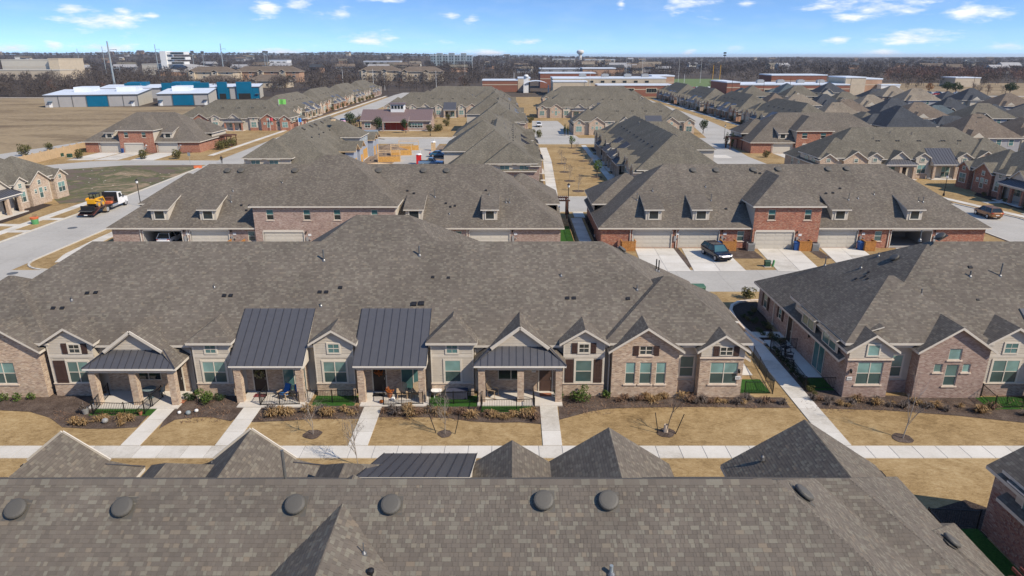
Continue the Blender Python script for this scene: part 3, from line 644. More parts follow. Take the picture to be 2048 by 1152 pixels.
# ---------------------------------------------------------------- townhouse rows
S8 = 0.667
_unit = {}
def unit_box(mat):
    if mat not in _unit:
        m = MB(); m.box(-.5, .5, -.5, .5, -.5, .5); _unit[mat] = m.mesh('piece', mat)
    return _unit[mat]
class House:
    def __init__(s, name, label, cat, loc, rz=0.0, group=None, roofmat='shingle_taupe', brick='brick_pink', lod=0):
        s.r = thing(name, loc, rz, label, cat, group); s.rm = roofmat; s.bm = brick; s.lod = lod
        s.loc = Vector(loc); s.rz = rz
    def roofpart(s, planes, name='roof', mat=None, fascia=True, th=0.18, soffit=True, gut='trim'):
        """planes: list of (points, flags); flag per edge i->i+1: 'e' = open edge with a fascia board"""
        m = MB(); t = MB()
        for pts, fl in planes:
            m.poly(pts)
            if soffit: t.poly([(p[0], p[1], p[2] - th) for p in pts][::-1])
            for i, c in enumerate(fl):
                if c == 'e':
                    a = Vector(pts[i]); b = Vector(pts[(i + 1) % len(pts)])
                    t.poly([a - Vector((0, 0, th)), b - Vector((0, 0, th)), b, a])
        o = m.build(name, mat or s.rm, s.r)
        if t.f: t.build('fascia', gut, o)
        return o
    def hip(s, x0, x1, y0, y1, z, sl=S8, axis='x', ends='hh', name='roof', mat=None, gut='trim'):
        if axis == 'x':
            h = (y1 - y0) / 2; yc = (y0 + y1) / 2; zr = z + h * sl
            a = x0 + (h if ends[0] == 'h' else 0); b = x1 - (h if ends[1] == 'h' else 0)
            P = [([(x0, y0, z), (x1, y0, z), (b, yc, zr), (a, yc, zr)], 'e' + ('-' if ends[1] == 'h' else 'e') + '-' + ('-' if ends[0] == 'h' else 'e')),
                 ([(x1, y1, z), (x0, y1, z), (a, yc, zr), (b, yc, zr)], 'e' + ('-' if ends[0] == 'h' else 'e') + '-' + ('-' if ends[1] == 'h' else 'e'))]
            if ends[0] == 'h': P.append(([(x0, y1, z), (x0, y0, z), (a, yc, zr)], 'e--'))
            if ends[1] == 'h': P.append(([(x1, y0, z), (x1, y1, z), (b, yc, zr)], 'e--'))
        else:
            h = (x1 - x0) / 2; xc = (x0 + x1) / 2; zr = z + h * sl
            a = y0 + (h if ends[0] == 'h' else 0); b = y1 - (h if ends[1] == 'h' else 0)
            P = [([(x1, y0, z), (x1, y1, z), (xc, b, zr), (xc, a, zr)], 'e' + ('-' if ends[1] == 'h' else 'e') + '-' + ('-' if ends[0] == 'h' else 'e')),
                 ([(x0, y1, z), (x0, y0, z), (xc, a, zr), (xc, b, zr)], 'e' + ('-' if ends[0] == 'h' else 'e') + '-' + ('-' if ends[1] == 'h' else 'e'))]
            if ends[0] == 'h': P.append(([(x0, y0, z), (x1, y0, z), (xc, a, zr)], 'e--'))
            if ends[1] == 'h': P.append(([(x1, y1, z), (x0, y1, z), (xc, b, zr)], 'e--'))
        return s.roofpart(P, name, mat, gut=gut)
    # ---- walls
    def wall(s, A, B, outline, holes=(), mat=None, name='wall', depth=0.10):
        A = Vector((A[0], A[1])); B = Vector((B[0], B[1])); d = (B - A).normalized(); ang = math.atan2(d.y, d.x)
        m = MB()
        loops = [[Vector((u, z, 0)) for u, z in outline]] + [[Vector((a, z0, 0)), Vector((a, z1, 0)), Vector((b, z1, 0)), Vector((b, z0, 0))] for a, b, z0, z1 in holes]
        flat = [p for l in loops for p in l]
        if holes:
            for tr in tessellate_polygon(loops):
                P = [flat[i] for i in tr]
                if (P[1] - P[0]).cross(P[2] - P[0]).z < 0: P = P[::-1]
                m.poly([(p.x, 0, p.y) for p in P], [(p.x, p.y) for p in P])
        else: m.poly([(u, 0, z) for u, z in outline], [(u, z) for u, z in outline])
        for a, b, z0, z1 in holes:
            m.poly([(a, 0, z0), (b, 0, z0), (b, depth, z0), (a, depth, z0)]); m.poly([(a, 0, z1), (a, depth, z1), (b, depth, z1), (b, 0, z1)])
            m.poly([(a, 0, z0), (a, depth, z0), (a, depth, z1), (a, 0, z1)]); m.poly([(b, 0, z0), (b, 0, z1), (b, depth, z1), (b, depth, z0)])
        return m.build(name, mat or s.bm, s.r, loc=(A.x, A.y, 0), rot=ang)
    def box(s, name, x0, x1, y0, y1, z0, z1, mat): return MB().box(x0, x1, y0, y1, z0, z1).build(name, mat, s.r)
    def window(s, A, ang, u0, u1, z0, z1, cols=1, split=0.5, rec=0.07, trim=0.0, sill='stone_sill', up='pane_blinds', lo='pane_screen', fm='frame_tan', grid=False):
        loc = (A[0], A[1], 0); w = 0.05; m = MB()
        y0, y1 = rec - 0.03, rec + 0.03
        m.box(u0, u0 + w, y0, y1, z0, z1); m.box(u1 - w, u1, y0, y1, z0, z1); m.box(u0 + w, u1 - w, y0, y1, z0, z0 + w); m.box(u0 + w, u1 - w, y0, y1, z1 - w, z1)
        cw = (u1 - u0) / cols
        for k in range(1, cols): m.box(u0 + cw * k - w * .6, u0 + cw * k + w * .6, y0 - .005, y1, z0 + w, z1 - w)
        if split: m.box(u0 + w, u1 - w, y0 + .004, y1, z0 + (z1 - z0) * split - .025, z0 + (z1 - z0) * split + .025)
        if grid:
            for k in range(cols): m.box(u0 + cw * (k + .5) - .012, u0 + cw * (k + .5) + .012, y0 + .01, y1, z0 + w, z1 - w)
        if trim:
            q = trim
            m.box(u0 - q, u0, y0 + .0, y1 + .02, z0 - q, z1 + q); m.box(u1, u1 + q, y0 + .0, y1 + .02, z0 - q, z1 + q); m.box(u0, u1, y0, y1 + .02, z1, z1 + q); m.box(u0 - .0, u1, y0, y1 + .02, z0 - q, z0)
        o = m.build('window', fm, s.r, loc=loc, rot=ang)
        zs = z0 + (z1 - z0) * split if split else z0
        if s.lod < 2:
            for k in range(cols):
                a, b = u0 + cw * k + .02, u0 + cw * (k + 1) - .02
                if split: MB().box(a, b, rec - .006, rec + .006, z0 + .02, zs - .0, skip='btdlr').build('pane', lo, o); MB().box(a, b, rec - .012, rec + .006, zs + .001, z1 - .02, skip='btdlr').build('pane', up, o)
                else: MB().box(a, b, rec - .006, rec + .006, z0 + .02, z1 - .02, skip='btdlr').build('pane', up, o)
            if sill: MB().box(u0 - .1, u1 + .1, -.07, max(rec, .01), z0 - .09, z0 - .002).build('sill', sill, o)
        else:
            MB().box(u0 + .02, u1 - .02, rec - .006, rec + .006, z0 + .02, z1 - .02, skip='btdlr').build('pane', up, o)
        return o
    def shutter(s, A, ang, u0, u1, z0, z1, y=-0.03):
        m = MB(); m.box(u0, u1, y, y + .03, z0, z1); o = m.build('shutter', 'shutter_brown', s.r, loc=(A[0], A[1], 0), rot=ang)
        if s.lod < 1:
            n = 3; w = (u1 - u0) / n
            for k in range(n): MB().box(u0 + w * k + .008, u0 + w * (k + 1) - .008, y - .015, y - .001, z0 + .02, z1 - .02).build('plank', 'shutter_brown', o)
            for zz in (z0 + (z1 - z0) * .18, z0 + (z1 - z0) * .80): MB().box(u0 + .015, u1 - .015, y - .03, y - .0155, zz - .05, zz + .05).build('batten', 'shutter_brown', o)
        return o
    def door(s, A, ang, u0, u1, z0, z1, mat='door_dark', y=0.02, panels=True):
        m = MB(); q = .08
        m.box(u0 - q, u0, y - .06, y + .03, z0, z1 + q); m.box(u1, u1 + q, y - .06, y + .03, z0, z1 + q); m.box(u0, u1, y - .06, y + .03, z1, z1 + q)
        o = m.build('door_frame', 'frame_tan', s.r, loc=(A[0], A[1], 0), rot=ang)
        MB().box(u0, u1, y - .03, y + .02, z0, z1).build('door', mat, o)
        if s.lod < 1 and panels:
            h = (z1 - z0)
            for a, b in ((.08, .36), (.42, .62), (.68, .93)): MB().box(u0 + .13, u1 - .13, y - .045, y - .031, z0 + h * a, z0 + h * b).build('door_panel', mat, o)
            MB().cyl((u1 - .08, y - .09, z0 + .95), (u1 - .08, y - .09, z0 + 1.12), .018).box(u1 - .1, u1 - .06, y - .09, y - .03, z0 + 1.02, z0 + 1.05).build('handle', 'rim_silver', o)
        return o
    def garage(s, A, ang, u0, u1, z1=2.2, rec=0.14, openf=0.0):
        m = MB(); m.box(u0 - .1, u0, -.03, rec, 0, z1 + .1); m.box(u1, u1 + .1, -.03, rec, 0, z1 + .1); m.box(u0, u1, -.03, rec, z1, z1 + .28)
        o = m.build('garage_door', 'trim', s.r, loc=(A[0], A[1], 0), rot=ang)
        n = 4; h = z1 / n
        if openf == 0:
            for k in range(n):
                p = MB().box(u0, u1, rec - .04, rec, k * h + .008, (k + 1) * h - .008)
                if s.lod < 1:
                    c = 4; w = (u1 - u0) / c
                    for i in range(c): p.box(u0 + i * w + .12, u0 + (i + 1) * w - .12, rec - .055, rec - .0405, k * h + .12, (k + 1) * h - .12)
                p.build('door_section', 'garage_tan', o)
            MB().box(u0, u1, rec + .002, rec + .03, 0, z1).build('door_seal', 'stain_dark', o)
        else:
            b = MB(); b.poly([(u0, 5.5, 0), (u1, 5.5, 0), (u1, 5.5, z1), (u0, 5.5, z1)]); b.poly([(u0, rec, 0), (u0, 5.5, 0), (u0, 5.5, z1), (u0, rec, z1)]); b.poly([(u1, 5.5, 0), (u1, rec, 0), (u1, rec, z1), (u1, 5.5, z1)])
            b.poly([(u0, rec, .03), (u1, rec, .03), (u1, 5.5, .03), (u0, 5.5, .03)]); b.poly([(u0, 5.5, z1 - .01), (u1, 5.5, z1 - .01), (u1, rec, z1 - .01), (u0, rec, z1 - .01)])
            b.build('garage_interior', 'panel_grey', o)
        return o
    def boards(s, A, ang, u0, u1, z0, z1, holes=(), exp=0.19, mat='siding', parent=None, top=None):
        """single lap siding boards, cut round the openings; top(u)->z limits them under a gable"""
        me = unit_box(mat); z = z0; par = parent or s.r; ca, sa = math.cos(ang), math.sin(ang)
        while z < z1 - .02:
            zt = min(z + exp, z1); segs = [(u0, u1)]
            if top:
                lo, hi = top(zt); segs = [(max(u0, lo), min(u1, hi))]
            for a, b, h0, h1 in holes:
                if zt > h0 - .02 and z < h1 + .02:
                    ns = []
                    for p, q in segs:
                        if a > p: ns.append((p, min(a, q)))
                        if b < q: ns.append((max(b, p), q))
                    segs = [x for x in ns if x[1] - x[0] > .04]
            for p, q in segs:
                if q - p < .05: continue
                uc = (p + q) / 2; y = -.012
                ob('siding_board', me, par, (A[0] + uc * ca - y * sa, A[1] + uc * sa + y * ca, (z + zt) / 2), (R(-4.5), 0, ang), (q - p, .02, zt - z + .015))
            z = zt
    # ---- roof hardware
    def pipe(s, p, h=0.5, r=0.05, mat='pipe_grey', n=None):
        o = MB().cyl((0, 0, -.2), (0, 0, h), r, n=8).build('vent_pipe', mat, s.r, loc=p)
        if s.lod < 1:
            MB().lathe([(r + .1, -.12), (r + .07, .04), (r + .015, .12)], 10).build('flashing', 'flashing', o)
        return o
    def dome(s, p, n=(0, 0, 1), r=0.36):
        q = Vector((0, 0, 1)).rotation_difference(Vector(n).normalized()).to_euler()
        m = MB().lathe([(r * .62, -.05), (r * .62, .10), (r, .085), (r * 1.03, .12), (r * 1.0, .17), (r * .93, .20), (r * .75, .22), (r * .4, .23), (r * .1, .232)], 20)
        o = m.build('roof_vent', 'vent_brown', s.r, smooth=False, loc=p, rot=q)
        MB().box(-r * 1.1, r * 1.1, -r * 1.1, r * 1.1, -.01, .012).build('flashing', 'vent_brown', o)
        for f in o.data.polygons: f.use_smooth = len(f.vertices) == 4
        return o
    def boxvent(s, p, n=(0, -0.555, 0.832), k=1.0):
        q = Vector((0, 0, 1)).rotation_difference(Vector(n).normalized()).to_euler()
        return MB().box(-.14 * k, .14 * k, -.12 * k, .12 * k, -.02, .10 * k).build('exhaust_vent', 'vent_black', s.r, loc=p, rot=q)
    def loc_of(s, w):
        v = Vector(w) - s.loc; c, q = math.cos(-s.rz), math.sin(-s.rz)
        return Vector((v.x * c - v.y * q, v.x * q + v.y * c, v.z))
    # ---- metal roofs
    def metal(s, pts, n, name='porch_roof', inset=None):
        """standing seam roof over quad pts = front-left, front-right, back-right, back-left"""
        fl, fr, br, bl = [Vector(p) for p in pts]; th = Vector((0, 0, .12))
        t = MB()
        for a, b in ((fl, fr), (fr, br), (bl, fl), (br, bl)): t.poly([a - th, b - th, b, a])
        t.poly([bl - th, br - th, fr - th, fl - th]); up = (br - fr).cross(fl - fr).normalized()
        if up.z < 0: up = -up
        o = t.build(name, 'gutter_white', s.r)
        if s.lod >= 2: n = 5
        for k in range(n):
            a0, a1 = k / n, (k + 1) / n; g = 0.0
            q = [fl.lerp(fr, a0), fl.lerp(fr, a1), bl.lerp(br, a1), bl.lerp(br, a0)]
            m = MB(); q2 = [p + up * .012 for p in q]; m.poly(q2)
            for i in range(4): m.poly([q[i], q[(i + 1) % 4], q2[(i + 1) % 4], q2[i]])
            m.build('metal_panel', 'metal_charcoal', o)
        for k in range(n + 1 if s.lod < 2 else 0):
            a = k / n; p = fl.lerp(fr, a) + up * .03; q = bl.lerp(br, a) + up * .03
            MB().obox(p, q, .024, .045, up).build('seam', 'metal_seam', o)
        return o
    def column(s, x, y, w, z1, mat=None):
        o = MB().box(x - w / 2, x + w / 2, y - w / 2, y + w / 2, 0, z1).build('column', mat or s.bm, s.r)
        return o
    def lamp(s, A, ang, u, z):
        m = MB().lathe([(.05, 0), (.075, .03), (.075, .2), (.10, .21), (.03, .3)], 8, (u, -.11, z)).box(u - .02, u + .02, -.11, 0, z + .26, z + .3)
        return m.build('wall_lamp', 'black_iron', s.r, loc=(A[0], A[1], 0), rot=ang)
    def plaque(s, A, ang, u, z, text=None, w=.36, h=.26, y=-.02):
        o = MB().box(u - w / 2, u + w / 2, y - .02, y, z - h / 2, z + h / 2).build('number_plaque', 'sign_white', s.r, loc=(A[0], A[1], 0), rot=ang)
        if text:
            m = MB(); r = random.Random(int(text))
            for k in range(4): c = u - .105 + k * .07; m.box(c - .022, c + .022, y - .024, y - .0205, z - .03, z + .06 * r.uniform(.6, 1)); m.box(c - .02, c + .015, y - .024, y - .0205, z - .075, z - .05)
            m.build('raised_marks', 'pipe_grey', o)
        return o
    def downpipe(s, x, y, z1, z0=0.1):
        return MB().box(x - .045, x + .045, y - .09, y - .0, z0, z1).box(x - .045, x + .045, y - .2, y - .09, z0, z0 + .08).build('downpipe', 'trim', s.r)
FZ, BZ, ZR = 3.8, 2.7, 9.2
FY, BY = -8.05, 9.75
def mplane(y): return FZ + S8 * (y - FY)
def shell(h, rl, rr, side='low', back_holes=(), front_wall=True, bw=True):
    """main hip roof with the tall front eave and the low garage eave, and the walls under it"""
    X0, X1 = -rl - BY, rr + BY; f0, f1 = -rl + FY, rr - FY
    zf = ZR + S8 * FY
    h.roofpart([([(f0, FY, zf), (f1, FY, zf), (rr, 0, ZR), (-rl, 0, ZR)], 'e---'),
                ([(X1, BY, BZ), (X0, BY, BZ), (-rl, 0, ZR), (rr, 0, ZR)], 'e---'),
                ([(X1, FY, BZ), (X1, BY, BZ), (rr, 0, ZR), (f1, FY, zf)], 'e--e'),
                ([(X0, BY, BZ), (X0, FY, BZ), (f0, FY, zf), (-rl, 0, ZR)], 'ee--')])
    w0, w1 = X0 + .45, X1 - .45; yf, yb = -7.65, BY - .45
    if front_wall: h.wall((w0, yf), (w1, yf), [(0, 0), (w1 - w0, 0), (w1 - w0, 2.8), (w1 - w0 - 1.2, 3.7), (1.2, 3.7), (0, 2.8)], mat='siding')
    h.wall((w1, yf), (w1, yb), [(0, 0), (yb - yf, 0), (yb - yf, 2.75), (0, 2.75)])
    h.wall((w0, yb), (w0, yf), [(0, 0), (yb - yf, 0), (yb - yf, 2.75), (0, 2.75)])
    if bw: h.wall((w1, yb), (w0, yb), [(0, 0), (w1 - w0, 0), (w1 - w0, 2.75), (0, 2.75)], back_holes)
    return w0, w1, yf, yb
def gable_block(h, x0, x1, yf, ze, holes=(), mat=None, sl=S8, name='gable_roof', ov=.32, top=None, yback=None):
    """projecting front block under a gable; wall polygon with openings"""
    xc = (x0 + x1) / 2; hw = (x1 - x0) / 2; apex = ze + hw * sl
    h.wall((x0, yf), (x1, yf), [(0, 0), (2 * hw, 0), (2 * hw, ze), (hw, apex), (0, ze)], holes, mat)
    for x, A, B in ((x0, (x0, yf + 2.5), (x0, yf)), (x1, (x1, yf), (x1, yf + 2.5))): h.wall(A, B, [(0, 0), (2.5, 0), (2.5, ze), (0, ze)], mat=mat)
    zr = apex + .16; zeo = zr - (hw + ov) * sl; yb = yback if yback is not None else (zr - FZ) / S8 + FY + .3
    fy = yf - ov
    return h.roofpart([([(x1 + ov, fy, zeo), (x1 + ov, yb, zeo), (xc, yb, zr), (xc, fy, zr)], 'e--e'), ([(x0 - ov, yb, zeo), (x0 - ov, fy, zeo), (xc, fy, zr), (xc, yb, zr)], 'ee--')], name)
def bay(h, x0, x1, roof, low=None, up=None, ze=4.15, yf=-8.22, shut=False, shutlow=None, lowcols=1, brickbase=0.95, gridup=True, mat='siding', wide=.3):
    """recessed siding bay that rises through the eave as a wall dormer"""
    xc = (x0 + x1) / 2; hw = (x1 - x0) / 2; sl = .62; A = (x0, yf); w = x1 - x0
    apex = ze + hw * sl if roof == 'gable' else ze
    ol = [(0, 0), (w, 0), (w, ze), (hw, apex), (0, ze)] if roof == 'gable' else [(0, 0), (w, 0), (w, ze), (0, ze)]
    h.wall(A, (x1, yf), ol, mat=mat)
    h.wall((x0, yf + 1.8), A, [(0, 2.6), (1.8, 2.6), (1.8, ze), (0, ze)], mat=mat); h.wall((x1, yf), (x1, yf + 1.8), [(0, 2.6), (1.8, 2.6), (1.8, ze), (0, ze)], mat=mat)
    if roof == 'gable':
        zr = apex + .15; ov = wide; zeo = zr - (hw + ov) * sl; yb = (zr - FZ) / S8 + FY + .3; fy = yf - .3
        h.roofpart([([(x1 + ov, fy, zeo), (x1 + ov, yb, zeo), (xc, yb, zr), (xc, fy, zr)], 'e--e'), ([(x0 - ov, yb, zeo), (x0 - ov, fy, zeo), (xc, fy, zr), (xc, yb, zr)], 'ee--')], 'dormer_roof')
    else:
        ov = wide; h.hip(x0 - ov, x1 + ov, yf - .3, (ze + .05 + (hw + ov) * .72 - FZ) / S8 + FY + .3, ze + .05, .72, 'y', 'hg', 'dormer_roof')
    holes = []
    if low:
        a, b, z0, z1 = low; h.window(A, 0, a - x0, b - x0, z0, z1, lowcols, .5, rec=-.045, trim=.09, sill=None); holes.append((a - x0 - .09, b - x0 + .09, z0 - .09, z1 + .09))
        if shutlow:
            for a2, b2 in shutlow: h.shutter(A, 0, a2 - x0, b2 - x0, z0 - .05, z1 + .05, -.06); holes.append((a2 - x0, b2 - x0, z0 - .05, z1 + .05))
    if up:
        a, b, z0, z1 = up; h.window(A, 0, a - x0, b - x0, z0, z1, 1, .5, rec=-.045, trim=.07, sill=None, up='pane_teal' if not shut else 'pane_dark', lo='pane_dark' if shut else 'pane_teal', grid=gridup)
        holes.append((a - x0 - .07, b - x0 + .07, z0 - .07, z1 + .07))
        if shut:
            sw = .38
            for a2 in (a - .1 - sw, b + .1): h.shutter(A, 0, a2 - x0, a2 + sw - x0, z0 - .04, z1 + .04, -.06); holes.append((a2 - x0, a2 + sw - x0, z0 - .04, z1 + .04))
    if h.lod < 1:
        top = (lambda z: (0.02, w - .02) if z <= ze else (hw - max(0, (apex - z) / sl) + .02, hw + max(0, (apex - z) / sl) - .02)) if roof == 'gable' else None
        h.boards(A, 0, .02, w - .02, brickbase + .08 if brickbase else .1, apex - .1, holes, top=top)
        MB().box(0, .09, -.03, .01, brickbase, ze - .02).box(w - .09, w, -.03, .01, brickbase, ze - .02).box(.0, w, -.035, .012, 3.02, 3.2).build('corner_trim', 'trim', h.r, loc=(A[0], A[1], 0))
    if brickbase:
        MB().box(0, w, -.05, 0.02, 0, brickbase).build('brick_base', h.bm, h.r, loc=(A[0], A[1], 0)); MB().box(-.02, w + .02, -.1, 0.0, brickbase, brickbase + .07).build('base_cap', 'stone_sill', h.r, loc=(A[0], A[1], 0))
def porch_shed(h, x0, x1, yfront, ztop_y, ncol=2, n=9, inside=True, cols=True, door=None, slider=None):
    zf = 2.95; zb = mplane(ztop_y) + .06
    h.metal([(x0, yfront, zf), (x1, yfront, zf), (x1, ztop_y, zb), (x0, ztop_y, zb)], n)
    # closed cheeks of the shed roof
    for x in (x0 + .12, x1 - .12):
        m = MB(); m.prof([(yfront + .25, zf - .35), (FY + .5, zf - .35), (ztop_y - .1, zb - .15), (yfront + .25, zf + .02)], 'x', x - .05, x + .05); m.build('roof_cheek', 'trim', h.r)
    MB().box(x0 + .15, x1 - .15, yfront + .2, yfront + .45, zf - .34, zf - .06).build('porch_beam', 'trim', h.r)
    if cols:
        for x in (x0 + .45, x1 - .4): h.column(x, yfront + .42, .46, zf - .34)
def porch_gable(h, xc, hw, yfront, cols, apexz=5.45, ghw=None):
    """porch under a shingle gable with a metal skirt roof below the pediment"""
    zf = 2.95; ghw = ghw or hw * .62; sl = (apexz - zf) / hw; yg = yfront + 1.15
    zr = apexz; yb = (zr - FZ) / S8 + FY + .4
    # shingle roof: runs out to the eave on both sides
    zeo = zr - hw * sl
    x0, x1 = xc - hw, xc + hw; zg = zr - ghw * sl
    def zz(x): return zr - abs(x - xc) * sl
    h.roofpart([([(x1, yfront, zeo), (x1, yb, zeo), (xc, yb, zr), (xc, yg - .3, zr), (xc + ghw, yg - .3, zg)], 'e--e-'),
                ([(x0, yb, zeo), (x0, yfront, zeo), (xc - ghw, yg - .3, zg), (xc, yg - .3, zr), (xc, yb, zr)], 'e-e--')], 'porch_gable_roof')
    m = MB(); m.poly([(xc - ghw, yg, zg - .15), (xc + ghw, yg, zg - .15), (xc, yg, zr - .17)]); m.build('pediment', 'siding', h.r)
    if h.lod < 1:
        for k in range(5):
            z = zg + .05 + k * .2; d = (zr - .2 - z) / sl
            if d > .15: ob('siding_board', unit_box('siding'), h.r, (xc, yg - .012, z + .1), (R(-4.5), 0, 0), (2 * d - .08, .02, .205))
        for sx in (-1, 1): MB().obox((xc, yg - .33, zr + .0), (xc + sx * (ghw + .05), yg - .33, zg - .02), .06, .2).build('rake_board', 'trim', h.r)
    # metal skirt: trapezoid panels from eave up to the foot of the pediment
    n = 13 if h.lod < 2 else 5; fl = Vector((x0, yfront - .02, zeo + .02)); fr = Vector((x1, yfront - .02, zeo + .02)); bl = Vector((xc - ghw, yg + .02, zg - .02)); br = Vector((xc + ghw, yg + .02, zg - .02))
    t = MB(); th = Vector((0, 0, .14)); t.poly([fl - th, fr - th, fr, fl]); t.poly([fr - th, fl - th, bl - th, br - th]); o = t.build('porch_skirt_roof', 'gutter_white', h.r)
    up = (fr - fl).cross(bl - fl).normalized()
    def edge(x):   # top point of the skirt above eave position x
        if x < bl.x: f = (x - fl.x) / (bl.x - fl.x); return fl.lerp(bl, f)
        if x > br.x: f = (fr.x - x) / (fr.x - br.x); return fr.lerp(br, f)
        return Vector((x, bl.y, bl.z))
    xs = [fl.x + (fr.x - fl.x) * k / n for k in range(n + 1)]
    for a, b in zip(xs, xs[1:]):
        pts = [Vector((a, fl.y, fl.z)), Vector((b, fl.y, fl.z))]
        ea, eb = edge(a), edge(b); mid = [q for q in (bl, br) if a < q.x < b]
        poly = pts + [eb] + [Vector(q) for q in mid] + [ea]
        pl = [p + up * .014 for p in poly]
        # drop duplicates
        cl = []
        for p in pl:
            if not cl or (p - cl[-1]).length > .01: cl.append(p)
        if (cl[0] - cl[-1]).length < .01: cl.pop()
        if len(cl) > 2: m = MB(); m.poly(cl); m.build('metal_panel', 'metal_charcoal', o)
    for x in xs[1:-1]:
        e = edge(x); p = Vector((x, fl.y, fl.z))
        if (e - p).length > .1: MB().obox(p + up * .03, e + up * .03, .03, .04, up).build('seam', 'metal_seam', o)
    for a, b in ((fl, bl), (fr, br)): MB().obox(a + up * .03, b + up * .03, .09, .05, up).build('hip_cap', 'metal_seam', o)
    MB().box(x0 + .25, x1 - .25, yfront + .25, yfront + .5, zf - .42, zf - .1).build('porch_beam', 'trim', h.r)
    for c in cols: h.column(c, yfront + .45, .46, zf - .42)
def two_storey(h, x0, x1, holes, zt=5.45, yb=9.84, brick=None, coplanar=False, back=1.0, wins=True, roofmat=None):
    """upper storey over the garage side (wall facing +y in local frame)"""
    w = x1 - x0; ov = .4
    h.wall((x1, yb + .02), (x0, yb + .02), [(0, 0), (w, 0), (w, zt), (0, zt)], holes, brick)
    for A, B in (((x1, back), (x1, yb + .02)), ((x0, yb + .02), (x0, back))): h.wall(A, B, [(0, 2.4), (yb - back, 2.4), (yb - back, zt), (0, zt)], mat='siding')
    if w > 12:
        hw = w / 2 + ov; run = (yb + ov); 
        # front plane lies in the main front slope, so the ridge sits where both meet
        zmax = zt + .1
        # back slope z = zmax + s*(yb+ov - y); front slope = ZR + s*y - .006 (y<0 front)
        yr = (zmax + S8 * (yb + ov) - ZR + .006) / (2 * S8); zr = ZR + S8 * yr - .006
        # yr measured toward the garage side
        run = (zr - zmax) / S8; xa, xb = x0 - ov + run, x1 + ov - run
        if xa > xb: xa = xb = (x0 + x1) / 2
        yy = yr - run
        h.roofpart([([(x1 + ov, yb + ov, zmax), (x0 - ov, yb + ov, zmax), (xa, yr, zr), (xb, yr, zr)], 'e---'),
                    ([(x1 + ov, yy, zmax), (x1 + ov, yb + ov, zmax), (xb, yr, zr)], 'e--'), ([(x0 - ov, yb + ov, zmax), (x0 - ov, yy, zmax), (xa, yr, zr)], 'e--'),
                    ([(x0 - ov, yy, zmax), (x1 + ov, yy, zmax), (xb, yr, zr), (xa, yr, zr)], '----')], 'upper_roof', roofmat, soffit=True)
    else:
        h.hip(x0 - ov, x1 + ov, -1.0, yb + ov, zt + .1, S8, 'y', 'gh', 'upper_roof', roofmat)
def shed_dormer(h, x0, x1, yf=8.6, zb=3.45, zt=4.85):
    """small shed dormer on the garage slope (wall facing +y)"""
    def back(y): return BZ + S8 * (BY - y)
    w = x1 - x0; sl = .28
    h.wall((x1, yf), (x0, yf), [(0, zb - .3), (w, zb - .3), (w, zt), (0, zt)], mat='siding', name='dormer_wall')
    ytop = (zt + sl * yf - BZ - S8 * BY) / (sl - S8)   # where the dormer roof meets the main slope
    ym = yf
    for x, sgn in ((x0, -1), (x1, 1)):
        pts = [(x, yf, zb - .3), (x, ytop, zt + sl * (yf - ytop)), (x, yf, zt)]
        m = MB(); m.poly(pts if sgn > 0 else pts[::-1]); m.build('dormer_cheek', 'siding', h.r)
    ov = .25; yt = ytop - .4
    h.roofpart([([(x1 + ov, yf + .3, zt + .08 - sl * .3), (x0 - ov, yf + .3, zt + .08 - sl * .3), (x0 - ov, yt, zt + .08 + sl * (yf - yt)), (x1 + ov, yt, zt + .08 + sl * (yf - yt))], 'ee-e')], 'dormer_roof', th=.14)
    h.window((x1, yf), math.pi, w * .2, w * .8, zb + .12, zt - .22, 1, 0, rec=-.03, trim=.08, sill=None, up='pane_dark')
# ---------------------------------------------------------------- shingle tabs as real pieces
TABS = []
def tabs(h, poly, keep=None, lift=0.004, crop=None):
    P = [Vector(p) for p in poly]; n = (P[1] - P[0]).cross(P[2] - P[0]).normalized()
    if n.z < 0: n = -n
    t = Vector((-n.y, n.x, 0)).normalized(); up = n.cross(t)
    if up.z < 0: up = -up; t = -t
    O = P[0]; U = [((p - O).dot(t), (p - O).dot(up)) for p in P]
    v = min(q[1] for q in U); vm = max(q[1] for q in U); ex = .143; rng = random.Random(int(v * 1000) + len(TABS))
    while v < vm - .02:
        exr = min(ex, vm - v); vc = v + exr * .5; xs = []
        for a, b in zip(U, U[1:] + U[:1]):
            if (a[1] > vc) != (b[1] > vc): xs.append(a[0] + (b[0] - a[0]) * (vc - a[1]) / (b[1] - a[1]))
        xs.sort()
        for x0, x1 in zip(xs[::2], xs[1::2]):
            u = x0
            while u < x1 - .03:
                w = min(rng.choice((.09, .13, .16, .19, .22, .30, .12)), x1 - u); c = O + t * (u + w / 2) + up * vc
                if (keep is None or keep(c)) and (crop is None or crop(c)):
                    TABS.append((h, c, t, up, n, w, lift + rng.random() * .002 + (.003 if rng.random() < .4 else 0), rng.random(), exr))
                u += w
        v += ex
